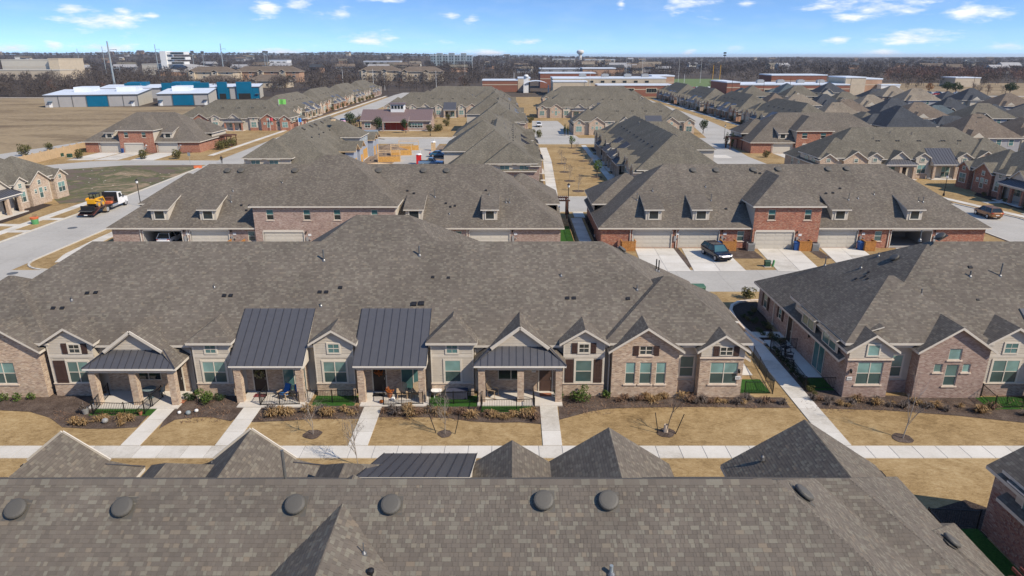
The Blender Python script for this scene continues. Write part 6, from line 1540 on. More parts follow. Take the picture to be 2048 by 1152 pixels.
side_table((-15.4, 43.25, FZ0), 'small porch table between the blue-cushioned chairs'); side_table((-7.25, 43.3, FZ0), 'small tan table between the adirondack chairs'); side_table((-5.35, 43.5, .03), 'small white-topped table beside the navy storage box', 'white_plastic', .55, .4)
def rocking(loc, rz, lab, seatm='chassis_black', wood='wood_tan', grp=None):
    r = thing('rocking_chair', loc, rz, lab, 'chair', grp)
    for x in (-.27, .27):
        for k in range(6):
            y0 = -.45 + k * .16; y1 = y0 + .165; f = lambda y: .02 + .16 * y * y; MB().obox((x, y0, f(y0)), (x, y1, f(y1)), .04, .035).build('rocker', wood, r)
        MB().cyl((x, -.3, .04), (x, -.27, .62), .02, n=6).build('leg', wood, r); MB().cyl((x, .26, .04), (x, .38, 1.12), .02, n=6).build('back_post', wood, r); MB().obox((x, -.34, .63), (x, .3, .6), .06, .03).build('armrest', wood, r)
    MB().box(-.27, .27, -.3, .26, .4, .44).build('seat', seatm, r)
    for k in range(5): MB().cyl((-.2 + k * .1, .27, .44), (-.2 + k * .1, .39, 1.08), .014, n=5).build('back_spindle', wood, r)
    MB().obox((-.28, .39, 1.1), (.28, .39, 1.1), .1, .03, (0, -1, 0)).build('back_rail', wood, r)
    return r
rocking((-1.35, 43.4, FZ0), R(60), 'brown wooden rocking chair on the right gabled porch'); rocking((22.4, 51.3, .03), R(120), 'black rocking chair on the shaded side patio', 'chassis_black', 'black_iron'); rocking((22.0, 49.6, .03), R(60), 'low black patio chair in front of the rocking chair', 'chassis_black', 'black_iron')
def round_table(loc, lab, mat, r_=.45):
    r = thing('patio_table', loc, 0, lab, 'table'); MB().lathe([(r_, .68), (r_, .71)], 20).build('table_top', mat, r); MB().cyl((0, 0, 0), (0, 0, .68), .03).build('stem', mat, r); MB().lathe([(.25, 0), (.25, .03)], 14).build('base', mat, r)
round_table((-25.6, 43.3, FZ0), 'round teal-grey patio table on the left gabled porch', 'teal_grey')
def bistro(loc, rz, lab, mat):
    r = thing('patio_chair', loc, rz, lab, 'chair', 'teal-grey chairs on the left porch'); MB().lathe([(.22, .43), (.22, .46)], 14).build('seat', mat, r)
    for a in (.8, 2.34, 3.94, 5.5): MB().cyl((math.cos(a) * .2, math.sin(a) * .2, 0), (math.cos(a) * .15, math.sin(a) * .15, .44), .014, n=6).build('leg', mat, r)
    m = MB()
    for k in range(7): a = R(30 + 20 * k); m.obox((math.cos(a) * .22, math.sin(a) * .22, .46), (math.cos(a) * .26, math.sin(a) * .26, .86), .055, .015, (math.cos(a), math.sin(a), 0))
    m.build('backrest', mat, r)
bistro((-26.5, 43.3, FZ0), R(90), 'teal-grey chair left of the round porch table', 'teal_grey'); bistro((-24.8, 43.4, FZ0), R(-90), 'teal-grey chair right of the round porch table', 'teal_grey')
o = tag(MB().box(-.75, .75, -.35, .35, 0, .55).build('storage_box', 'cover_navy', loc=(-3.9, 43.5, .03)), 'navy storage box on the turf below the oval sign', 'storage box'); MB().box(-.78, .78, -.38, .38, .552, .62).build('lid', 'cover_navy', o)
for x, y, lab, mt in ((-17.95, 43.6, 'dark red doormat before the wreath door', 'doormat_red'), (-23.3, 42.7, 'rust-brown doormat at the left gabled porch', 'doormat_rust'), (-9.5, 43.7, 'black doormat before the autumn garland door', 'chassis_black'), (2.4, 43.7, 'tan doormat at the brown door', 'doormat_rust')): tag(MB().box(-.42, .42, -.26, .26, 0, .015).build('doormat', mt, loc=(x, y, FZ0)), lab, 'doormat')
def wreath():
    r = random.Random(4); m = MB(); f = MB()
    for k in range(260):
        a = r.uniform(0, 6.283); q = .27 + r.gauss(0, .055); p = Vector((math.cos(a) * q, r.uniform(-.06, 0), math.sin(a) * q)); d = rvec(r); s_ = d.cross(rvec(r)).normalized()
        (m if r.random() < .7 else f).poly([p - d * .07, p + s_ * .03, p + d * .07, p - s_ * .03], [(0, 0)] * 4)
    w = thing('door_wreath', (-18.05, 44.2, 1.5), 0, 'round cream and green wreath on the left dark door', 'wreath'); m.build('leaves', 'wreath_leaf', w); f.build('flowers', 'wreath_flower', w)
    g = MB()
    for k in range(120):
        p = Vector((r.gauss(0, .16), r.uniform(-.06, 0), r.gauss(0, .1))); d = rvec(r); s_ = d.cross(rvec(r)).normalized(); g.poly([p - d * .07, p + s_ * .04, p + d * .07, p - s_ * .04], [(0, 0)] * 4)
    tag(g.build('door_garland', 'autumn_leaf', loc=(-9.5, 44.2, 1.6)), 'orange autumn garland at the top of the right dark door', 'garland')
wreath()
def pot(loc, lab, potm, leafm, s_=1.0, cat='potted plant', seed=3):
    r = thing('potted_plant', loc, 0, lab, cat); r.scale = (s_,) * 3; MB().lathe([(.13, 0), (.19, .3), (.2, .3), (.2, .34)], 14).build('pot', potm, r); me = leaf_mesh('foliage', leafm, 160, .28, .28, .22, .12, seed, base=.3); ob('foliage', me, r)
pot((-8.65, 43.35, FZ0), 'rust-red potted plant beside the left adirondack chair', 'doormat_rust', 'autumn_leaf', 1.1); pot((-22.2, 43.3, .03), 'yellow-green potted plant right of the left gabled porch column', 'stone_sill', 'leaf_green', .9); pot((-25.1, 40.95, .03), 'low red and green plant at the fence corner below the left porch', 'doormat_rust', 'leaf_olive', .7); pot((-28.9, 41.1, .02), 'grey garden urn by the fence corner left of the left porch', 'metal_grey', 'twig_grey', 1.2)
for x, y, rad, m_, lab in ((-8.35, 42.85, .16, 'white_plastic', 'white ball ornament on the porch floor by the adirondack chairs'), (-22.55, 41.1, .12, 'white_plastic', 'white stone ornament right of the left porch walk'), (-21.9, 41.0, .17, 'steel_blue_grey', 'pale blue ball ornament in the mulch right of the left walk'), (-21.5, 41.35, .13, 'white_plastic', 'small pinkish white stone behind the pale blue ball'), (-26.9, 39.9, .2, 'metal_grey', 'grey boulder at the lawn edge below the left porch'), (-9.1, 42.5, .14, 'autumn_leaf', 'orange pumpkin at the foot of the porch rail')):
    tag(MB().lathe([(rad * .5, 0), (rad * .92, rad * .4), (rad, rad * .85), (rad * .85, rad * 1.35), (rad * .4, rad * 1.6)], 12).build('garden_ornament', m_, loc=(x, y, .03 if y < 42.2 else FZ0), smooth=True), lab, 'ornament')

# ================================================================ garage side: enclosures, bins, units
def enclosure(x, y, lab, w=1.7, d=1.3, h=1.2):
    r = thing('wood_enclosure', (x, y, .02), 0, lab, 'enclosure')
    n = 11
    for k in range(n): ob('plank', unit_box('wood_cedar'), r, (-w / 2 + (k + .5) * w / n, -d, h / 2), None, (w / n - .014, .025, h))
    for s_ in (-1, 1):
        for k in range(8): ob('plank', unit_box('wood_cedar'), r, (s_ * w / 2, -d + (k + .5) * d / 8, h / 2), None, (.025, d / 8 - .014, h))
    MB().box(-w / 2 - .06, w / 2 + .06, -d - .05, -d + .07, h, h + .04).box(-w / 2 - .06, -w / 2 + .06, -d + .07, 0, h, h + .04).box(w / 2 - .06, w / 2 + .06, -d + .07, 0, h, h + .04).build('top_rail', 'wood_cedar', r)
    return r
enclosure(14.5, 83.2, 'cedar trash enclosure left of the first white driveway'); enclosure(27.0, 83.2, 'cedar trash enclosure behind the parked black car'); enclosure(36.45, 83.2, 'cedar trash enclosure right of the two-storey garage', 1.5); enclosure(44.5, 83.2, 'cedar trash enclosure half hidden behind the dark roof slope', 1.3); enclosure(-34.4, 83.2, 'cedar trash enclosure behind the long ridge at left')
def ac(x, y, lab):
    r = thing('air_conditioner', (x, y, .03), 0, lab, 'air conditioner'); MB().box(-.42, .42, -.42, .42, 0, .95).build('casing', 'metal_grey', r)
    for k in range(7): MB().box(-.40, .40, -.435, -.421, .1 + k * .11, .14 + k * .11).build('louvre', 'pipe_grey', r)
    MB().lathe([(.34, .951), (.34, .98)], 16).build('fan_grille', 'chassis_black', r)
ac(29.75, 82.3, 'grey air conditioner right of the cedar enclosure behind the car'); ac(37.75, 82.3, 'grey air conditioner right of the third cedar enclosure')
def bin_(x, y, lab, mat='bin_blue'):
    r = thing('wheeled_bin', (x, y, .02), random.uniform(-.2, .2), lab, 'bin'); m = MB(); a, b = .24, .3
    m.poly([(-a, -a, 0), (a, -a, 0), (b, -b, 1.0), (-b, -b, 1.0)]); m.poly([(a, -a, 0), (a, a, 0), (b, b, 1.0), (b, -b, 1.0)]); m.poly([(a, a, 0), (-a, a, 0), (-b, b, 1.0), (b, b, 1.0)]); m.poly([(-a, a, 0), (-a, -a, 0), (-b, -b, 1.0), (-b, b, 1.0)]); m.build('body', mat, r)
    MB().prof([(-.34, 1.0), (.34, 1.0), (.30, 1.1), (-.34, 1.05)], 'x', -.32, .32).build('lid', mat, r)
    for s_ in (-1, 1): MB().cyl((s_ * .22, .28, .1), (s_ * .28, .28, .1), .1, n=10).build('wheel', 'tyre', r)
bin_(25.95, 82.4, 'blue wheeled bin beside the cedar enclosure behind the car'); bin_(35.45, 82.3, 'blue wheeled bin beside the third cedar enclosure'); bin_(43.55, 82.5, 'blue wheeled bin near the dark roof slope'); bin_(-97.6, 173.2, 'blue wheeled bin at the far left garage row')
def ubox(px, lab, w, d, h, mat):
    g = gp(*px); r = thing('utility_box', g, 0, lab, 'utility box'); MB().box(-w / 2, w / 2, -d / 2, d / 2, 0, h * .8).build('cabinet', mat, r); MB().prof([(-d / 2 - .03, h * .8), (d / 2 + .03, h * .8), (d / 2 - .05, h), (-d / 2 + .05, h)], 'x', -w / 2 - .03, w / 2 + .03).build('lid', mat, r); MB().box(-w / 2 - .1, w / 2 + .1, -d / 2 - .1, d / 2 + .1, 0, .05).build('pad', 'walk_concrete', r)
ubox((1395, 583), 'flat green transformer box behind the roof corner beside the lane', 1.3, 1.1, .7, 'utility_green'); ubox((1534, 533), 'dark green utility box on the lawn between driveways', .6, .5, .75, 'bin_green'); ubox((140, 315), 'dark green utility box on the edge of the vacant lot', .9, .8, .9, 'bin_green'); ubox((120, 313), 'green utility box by the tan panel wall', 1.4, 1.0, .8, 'bin_green')
g = gp(1545, 533); tag(MB().lathe([(.12, 0), (.12, .7), (.06, .8)], 10).build('utility_pedestal', 'utility_bright_green', loc=g, rot=(0, .15, 0)), 'bright green utility pedestal right of the dark green box', 'pedestal')
# ================================================================ lamps, posts, signs
def street_lamp(p, lab, h=4.2):
    r = thing('street_lamp', p, 0, lab, 'street lamp'); MB().lathe([(.17, 0), (.17, .25), (.09, .5), (.065, .6), (.05, h - .5)], 10).build('pole', 'black_iron', r); MB().lathe([(.05, h - .52), (.16, h - .45), (.2, h - .1)], 10).build('lantern_glass', 'white_plastic', r); MB().lathe([(.26, h - .1), (.2, h), (.05, h + .12), (.02, h + .25)], 10).build('lantern_cap', 'black_iron', r)
g = gp(282, 412); street_lamp(g, 'black street lamp beside the left street above the long roof'); street_lamp((8.6, 103.0, 0), 'tall black lamp post by the dark wood pergola', 4.6); street_lamp((75.0, 117.5, 0), 'black street lamp on the lawn at right, above the garage roof', 3.6); street_lamp((-24.9, 212, 0), 'black lamp post in front of the clubhouse at left', 4.0); street_lamp((62, 203, 0), 'lamp post by the street bend at right', 4.0)
for px, lab, m_, h in (((136, 535), 'short yellow marker post on the corner lawn', 'skid_yellow', .9), ((172, 520), 'short grey post by the long roof corner', 'pipe_grey', .8), ((880, 330), 'red stand pipe', 'signal_red', 0)):
    if h: tag(MB().cyl((0, 0, 0), (.08 if 'yellow' in lab else 0, 0, h), .05, n=8).lathe([(.07, h - .1), (.07, h), (.03, h + .04)], 8, (.08 if 'yellow' in lab else 0, 0, 0)).build('marker_post', m_, loc=gp(*px)), lab, 'post')
def sign(p, lab, text, c='sign_white', w=.6, h=.75, ht=2.1, rz=0):
    r = thing('street_sign', p, rz, lab, 'sign'); MB().cyl((0, 0, 0), (0, 0, ht + h), .03, n=6).build('post', 'galvanised', r); MB().box(-w / 2, w / 2, -.04, -.03, ht, ht + h).build('plate', c, r)
sign(gp(381, 331), 'grey street sign at the corner of the vacant lot', '', 'galvanised'); sign(gp(1414, 262), 'small blue and white sign by the right avenue', '', 'sign_white', .9, .6)
for px, r_, lab in (((145, 456), .62, 'dark round manhole cover in the left street'), ((25, 547), .55, 'round manhole cover near the wet patch at the left edge')):
    g = gp(*px); o = MB().lathe([(r_, 0), (r_, .02)], 20).build('manhole_cover', 'pipe_grey', loc=(g.x, g.y, .01)); tag(o, lab, 'manhole cover')
# ---- dark wood pergola and mailboxes in the gap
def pergola(p, w, d, h, lab, rz=0, mat='wood_dark'):
    r = thing('pergola', p, rz, lab, 'pergola')
    for x in (-w / 2, w / 2):
        for y in (-d / 2, d / 2): MB().box(x - .09, x + .09, y - .09, y + .09, 0, h).build('post', mat, r)
    for y in (-d / 2, d / 2): MB().box(-w / 2 - .4, w / 2 + .4, y - .05, y + .05, h, h + .22).build('beam', mat, r)
    n = int(w / .3)
    for k in range(n + 1): x = -w / 2 + k * w / n; MB().box(x - .03, x + .03, -d / 2 - .4, d / 2 + .4, h + .22, h + .38).build('rafter', mat, r)
pergola((6.4, 101.2, 0), 3.6, 2.4, 2.6, 'dark wood pergola over the mailboxes in the centre gap'); pergola((57.9, 181, 0), 3.0, 4.0, 2.7, 'dark wood pergola at the side of the carport row'); pergola((-76.3, 187, 0), 2.6, 3.5, 2.6, 'dark wood pergola at the end of the far left garage row'); pergola((-69.5, 232, 0), 2.4, 3.4, 2.7, 'dark wood pergola with blue flag at the left corner row'); pergola((21.7, 21.4, 0), 1.3, 3.2, 2.3, 'slatted red-brown pergola in the lower right corner', mat='rust_red')
for k in range(2):
    r = thing('mailbox_cluster', (5.7 + k * 1.1, 100.6, 0), 0, ('left', 'right')[k] + ' grey mailbox cluster under the dark wood pergola', 'mailboxes'); MB().box(-.4, .4, -.25, .25, .6, 1.7).build('cabinet', 'sign_white', r); MB().box(-.12, .12, -.1, .1, 0, .6).build('stand', 'pipe_grey', r)
    for i in range(3):
        for j in range(4): MB().box(-.36 + i * .25, -.14 + i * .25, -.262, -.251, .66 + j * .26, .88 + j * .26).build('mail_door', 'galvanised', r)
# ================================================================ vehicles
def wheel(r, x, y, rad, w, tm='tyre', rm='rim_silver'):
    s_ = 1 if x > 0 else -1
    t = MB().cyl((x - s_ * w, y, rad), (x, y, rad), rad, n=18).build('wheel', tm, r); MB().cyl((x, y, rad), (x + s_ * .012, y, rad), rad * .64, n=14).build('rim', rm, t)
    return t
def car(loc, rz, lab, paintm, kind='suv', glassm='car_glass', cat='car', L=4.65, W=.93, lod=0):
    """nose towards local -y"""
    r = thing('parked_car', loc, rz, lab, cat); H_ = {'suv': 1.66, 'sedan': 1.45, 'pickup': 1.85}[kind]; k = L / 4.65; rad = .35 if kind != 'pickup' else .4
    if kind == 'suv': st = [(-2.32, .50, .62, .70), (-2.2, .38, .80, .82), (-1.9, .30, .93, .88), (-1.0, .28, 1.02, .92), (0, .28, 1.05, .93), (1.2, .28, 1.07, .93), (1.9, .30, 1.08, .90), (2.2, .36, 1.05, .84), (2.32, .45, .92, .76)]; gh = [(-1.15, 1.0, -.45, .80, .60), (2.15, 1.05, 1.75, .78, .58)]
    elif kind == 'sedan': st = [(-2.32, .45, .58, .72), (-2.15, .32, .74, .84), (-1.0, .26, .90, .91), (0, .26, .93, .91), (1.2, .26, .95, .91), (2.0, .30, .96, .86), (2.32, .42, .85, .76)]; gh = [(-1.05, .88, -.25, .78, .58), (1.75, .93, .95, .76, .56)]
    else: st = [(-2.32, .55, .85, .80), (-2.2, .45, 1.02, .90), (-1.0, .42, 1.12, .95), (0, .42, 1.14, .95), (.45, .42, 1.14, .95), (.5, .42, 1.12, .95), (2.25, .45, 1.12, .94), (2.32, .5, 1.1, .92)]; gh = [(-.85, 1.1, -.3, .82, .66), (.5, 1.12, .4, .82, .68)]
    m = MB(); rings = []
    for y, zb, zt, w in st:
        y *= k; w = w * W / .93; rings.append([Vector(q) for q in ((-w * .86, y, zb), (-w, y, zb + .18), (-w, y, zt - .16), (-w * .92, y, zt - .03), (-w * .6, y, zt), (w * .6, y, zt), (w * .92, y, zt - .03), (w, y, zt - .16), (w, y, zb + .18), (w * .86, y, zb))])
    for A, B in zip(rings, rings[1:]):
        for i in range(10): m.poly([A[i], A[(i + 1) % 10], B[(i + 1) % 10], B[i]][::-1])
    m.poly(rings[0]); m.poly(rings[-1][::-1]); body = m.build('body', paintm, r)
    for p in body.data.polygons: p.use_smooth = True
    (y0, z0, y1, wb, wt), (y3, z3, y2, wb2, wt2) = gh; y0, y1, y2, y3 = [q * k for q in (y0, y1, y2, y3)]; wb, wb2 = wb * W / .93 + .08, wb2 * W / .93 + .08; wt, wt2 = wt * W / .93 + .04, wt2 * W / .93 + .04; H2 = H_ - .05
    c = {'fl': (-wb, y0, z0 - .06), 'fr': (wb, y0, z0 - .06), 'tl': (-wt, y1, H2), 'tr': (wt, y1, H2), 'bl': (-wt2, y2, H2), 'br': (wt2, y2, H2), 'rl': (-wb2, y3, z3 - .06), 'rr': (wb2, y3, z3 - .06)}; c = {a: Vector(b) for a, b in c.items()}
    for nm, q in (('windscreen', ('fl', 'fr', 'tr', 'tl')), ('rear_window', ('rr', 'rl', 'bl', 'br')), ('side_window', ('rl', 'fl', 'tl', 'bl')), ('side_window', ('fr', 'rr', 'br', 'tr'))):
        m = MB(); m.poly([c[a] for a in q]); m.build(nm, glassm, r)
    m = MB(); u = Vector((0, 0, .05)); e = Vector((.05, 0, 0)); T = [c['tl'] - e, c['tr'] + e, c['br'] + e, c['bl'] - e]; ctr = Vector((0, (y1 + y2) / 2, H_ + .03))
    for i in range(4): m.poly([T[i], T[(i + 1) % 4], T[(i + 1) % 4] * .9 + ctr * .1 + u * .6, T[i] * .9 + ctr * .1 + u * .6])
    m.poly([p * .9 + ctr * .1 + u * .6 for p in T]); m.build('roof_panel', paintm, r)
    for a, b in (('fl', 'tl'), ('fr', 'tr'), ('rl', 'bl'), ('rr', 'br')): MB().obox(c[a], c[b], .09, .07).build('pillar', paintm, r)
    for s_ in (-1, 1):
        if kind != 'pickup': a = c['fl' if s_ < 0 else 'fr'].lerp(c['rl' if s_ < 0 else 'rr'], .52); b = c['tl' if s_ < 0 else 'tr'].lerp(c['bl' if s_ < 0 else 'br'], .45); MB().obox(a, b, .07, .05).build('pillar', paintm, r)
        w = .93 * W / .93
        for yy in (-1.45 * k, 1.4 * k): wheel(r, s_ * (w + .01), yy, rad, .22)
        MB().obox((s_ * w * .55, -2.24 * k, .78 if kind != 'pickup' else .95), (s_ * w * .88, -2.1 * k, .80 if kind != 'pickup' else .97), .1, .1).build('headlight', 'white_plastic', r); MB().obox((s_ * w * .62, 2.3 * k, .92), (s_ * w * .9, 2.2 * k, .93), .1, .12).build('tail_light', 'signal_red', r)
        MB().box(s_ * (w + .02) - .09, s_ * (w + .02) + .09, y0 + .25, y0 + .33, z0 + .02, z0 + .16).build('mirror', paintm, r)
    MB().box(-.5 * W, .5 * W, -2.335 * k, -2.30 * k, .42, .6).build('grille', 'chassis_black', r)
    MB().box(-.26, .26, 2.325 * k, 2.335 * k, .6, .72).build('number_plate', 'sign_white', r)
    if kind == 'pickup':
        MB().box(-.78 * W, .78 * W, .6 * k, 2.2 * k, .9, 1.135).build('cargo_bed', 'chassis_black', r)
    return r
a = gp(1428, 500); car((24.6, 79.2, .035), R(12), 'black SUV parked nose-out on the second white driveway', 'paint_navy', 'suv', 'car_glass_teal', L=4.9, W=.97)
car((71.9, 101.3, .01), R(177), 'bronze SUV driving up the street at the right edge', 'paint_bronze', 'suv', L=4.7)
car((-44.3, 86.2, .03), math.pi, 'white SUV inside the open garage at left', 'paint_white'); car((-64.2, 232, .01), R(3), 'dark pickup truck on the left avenue', 'paint_black', 'pickup', L=5.4); car((-61.2, 196.5, .01), R(80), 'dark blue sedan waiting at the left corner', 'paint_grey', 'sedan'); car((-61.0, 252, .01), R(2), 'grey SUV parked on the left avenue by the clubhouse trees', 'paint_grey', 'suv')
car((9.2, 240, .01), 0, 'white SUV parked on the court road', 'paint_white'); car((-17.8, 151.5, .02), R(88), 'light blue pickup truck at the building lot beside the red toilet', 'paint_blue', 'pickup', L=5.5); car((-17.6, 166, .02), R(90), 'dark blue car under the carport edge by the building lot', 'paint_teal_blue', 'sedan')
# ---- flatbed truck carrying a yellow skid loader
def truck():
    r = thing('flatbed_truck', (-63.9, 106.0, .01), math.pi, 'white cab flatbed truck with lowered ramp parked on the left street', 'truck'); r.rotation_euler = (0, 0, R(180))
    # local -y is the nose; the world nose points up the street
    cab = MB().prof([(-4.4, .55), (-4.4, 1.25), (-4.25, 1.45), (-3.2, 1.6), (-2.75, 2.45), (-2.0, 2.55), (-1.5, 2.5), (-1.5, .55)], 'x', -1.05, 1.05).build('cab', 'paint_white', r)
    for s_ in (-1, 1):
        m = MB(); q = [(s_ * 1.06, -2.95, 1.65), (s_ * 1.06, -2.0, 1.6), (s_ * 1.06, -2.0, 2.3), (s_ * 1.06, -2.6, 2.3)]; m.poly(q if s_ > 0 else q[::-1]); m.build('side_window', 'car_glass', r)
        wheel(r, s_ * 1.1, -3.6, .5, .3); wheel(r, s_ * 1.15, 1.7, .52, .5); MB().box(s_ * 1.12 - .1, s_ * 1.12 + .1, -3.1, -3.0, 1.5, 1.9).build('mirror', 'chassis_black', r)
        MB().prof([(-4.2, .6), (-3.0, .6), (-3.05, 1.15), (-4.15, 1.15)], 'x', s_ * 1.06 - .05, s_ * 1.06 + .05).build('wheel_arch', 'paint_white', r)
        MB().cyl((s_ * .95, -1.2, .75), (s_ * .95, .3, .75), .3, n=14).build('fuel_tank', 'rim_silver', r); MB().box(s_ * 1.2 - .03, s_ * 1.2 + .03, -1.3, 3.6, .98, 1.12).build('side_rail', 'chassis_black', r); MB().box(s_ * 1.05 - .3, s_ * 1.05 + .3, 2.3, 2.4, .35, 1.0).build('mud_flap', 'tyre_tan', r)
    m = MB(); m.poly([(-.92, -3.19, 1.62), (-.92, -2.78, 2.42), (.92, -2.78, 2.42), (.92, -3.19, 1.62)]); m.build('windscreen', 'car_glass', r)
    MB().box(-.45, .45, -4.0, 3.4, .6, .85).build('chassis', 'chassis_black', r); MB().box(-1.2, 1.2, -1.3, 3.6, .95, 1.08).build('deck', 'wood_dark', r); MB().box(-1.15, 1.15, -1.42, -1.3, 1.05, 2.6).build('headboard', 'chassis_black', r)
    MB().prof([(3.6, 1.08), (5.6, .35), (5.6, .25), (3.6, .92)], 'x', -1.2, 1.2).build('ramp', 'chassis_black', r)
    for k in range(5): MB().box(-1.15, 1.15, 3.9 + k * .38, 3.95 + k * .38, 1.02 - k * .145, 1.06 - k * .145).build('ramp_cleat', 'rust_red', r)
    for x in (-1.15, 1.15): MB().obox((x, 3.6, 1.1), (x, 5.6, .4), .08, .12).build('ramp_rail', 'rust_red', r)
    MB().box(-.25, .25, 5.6, 5.63, .3, .45).build('number_plate', 'sign_white', r)
    # crates behind the headboard
    tag(MB().box(-.5, .5, -.35, .35, 0, .75).box(-.55, .55, -.4, .4, .75, .82).build('tool_crate', 'wood_dark', loc=(-63.6, 106.6, 1.1)), 'red-brown wooden crate on the truck deck behind the cab', 'crate'); tag(MB().box(-.55, .55, -.3, .3, 0, .35).build('tool_crate', 'orange_mesh', loc=(-63.3, 105.7, 1.1)), 'orange-pink crate on the truck deck', 'crate')
    # skid loader
    s = thing('skid_loader', (-64.0, 103.6, 1.1), math.pi, 'yellow skid loader standing on the flatbed truck', 'loader')
    for sx in (-1, 1):
        for y in (-.55, .55): wheel(s, sx * .82, y, .4, .28, 'tyre_tan', 'skid_yellow')
        MB().prof([(-.2, .95), (1.15, 1.35), (1.2, 1.1), (.2, .75)], 'x', sx * .7 - .08, sx * .7 + .08).build('side_tower', 'skid_yellow', s)
        MB().obox((sx * .7, 1.05, 1.35), (sx * .7, -.9, 1.3), .14, .2).obox((sx * .7, -.85, 1.36), (sx * .7, -1.25, .45), .14, .18).build('lift_arm', 'skid_yellow', s)
        MB().box(sx * .5 - .04, sx * .5 + .04, -.5, -.42, .8, 1.95).box(sx * .5 - .04, sx * .5 + .04, .45, .53, .8, 1.95).build('cab_post', 'chassis_black', s)
    MB().box(-.55, .55, -.9, 1.1, .3, .85).build('body', 'chassis_black', s); MB().box(-.6, .6, .55, 1.25, .6, 1.25).build('engine_cover', 'skid_yellow', s); MB().box(-.58, .58, -.55, .6, 1.95, 2.05).build('cab_roof', 'chassis_black', s); MB().box(-.25, .25, -.1, .35, .85, 1.25).build('seat', 'chassis_black', s)
    b = thing('loader_bucket', (-64.0, 101.0, .9), 0, 'long black loader bucket lying on the truck ramp', 'bucket'); MB().prof([(-.4, 0), (.4, 0), (.45, .1), (.42, .7), (.3, .7), (.3, .15), (-.4, .06)], 'x', -1.05, 1.05).build('shell', 'chassis_black', b); MB().box(-1.05, 1.05, -.45, -.4, -.03, .05).build('cutting_edge', 'pipe_grey', b)
truck()
g = gp(71, 448); r = thing('debris_bin', g, 0, 'green mesh bin with orange top on the left front walk', 'bin'); MB().lathe([(.42, 0), (.5, .75)], 16).build('body', 'bucket_green', r); MB().lathe([(.5, .75), (.58, 1.0), (.5, 1.02)], 16).build('top_band', 'orange_mesh', r)
for k in range(5): MB().cyl((.1 * k - .2, 0, .8), (.16 * k - .2, .1, 1.5), .015, n=5).build('stick', 'bark', r)
# ---- person on the far crossing
def person(loc, rz, lab):
    me = bpy.data.meshes.new('body'); V = [(0, 0, .95), (0, .02, 1.2), (0, .02, 1.42), (0, .0, 1.52), (0, -.02, 1.66), (.1, 0, .9), (.11, -.16, .5), (.11, -.26, .08), (.11, -.4, .05), (-.1, 0, .9), (-.11, .12, .5), (-.11, .26, .1), (-.11, .13, .05), (.2, .02, 1.40), (.27, .1, 1.14), (.26, -.02, .92), (.25, -.06, .82), (-.2, .02, 1.40), (-.27, -.08, 1.14), (-.26, -.2, .95), (-.25, -.25, .86)]
    E = [(0, 1), (1, 2), (2, 3), (3, 4), (0, 5), (5, 6), (6, 7), (7, 8), (0, 9), (9, 10), (10, 11), (11, 12), (2, 13), (13, 14), (14, 15), (15, 16), (2, 17), (17, 18), (18, 19), (19, 20)]
    rad = [.15, .14, .15, .06, .105, .1, .07, .05, .045, .1, .07, .05, .045, .07, .055, .04, .045, .07, .055, .04, .045]
    me.from_pydata(V, E, []); o = bpy.data.objects.new('person_tmp', me); col.objects.link(o); md = o.modifiers.new('s', 'SKIN')
    for i, v in enumerate(me.skin_vertices[0].data): v.radius = (rad[i], rad[i]); v.use_root = i == 0
    o.modifiers.new('b', 'SUBSURF').levels = 1
    dg = bpy.context.evaluated_depsgraph_get(); m2 = bpy.data.meshes.new_from_object(o.evaluated_get(dg)); bpy.data.objects.remove(o); m2.materials.clear(); m2.materials.append(MATS['chassis_black']); m2.name = 'body'
    r = thing('person', loc, rz, lab, 'person'); ob('body', m2, r)
    MB().lathe([(.05, 1.52), (.095, 1.58), (.105, 1.67), (.08, 1.76), (.03, 1.79)], 12, (0, -.02, 0)).build('hair', 'wood_dark', r, smooth=True)
p = gp(444, 327); person((p.x, p.y, .02), R(20), 'person in dark clothes walking across the far left street')
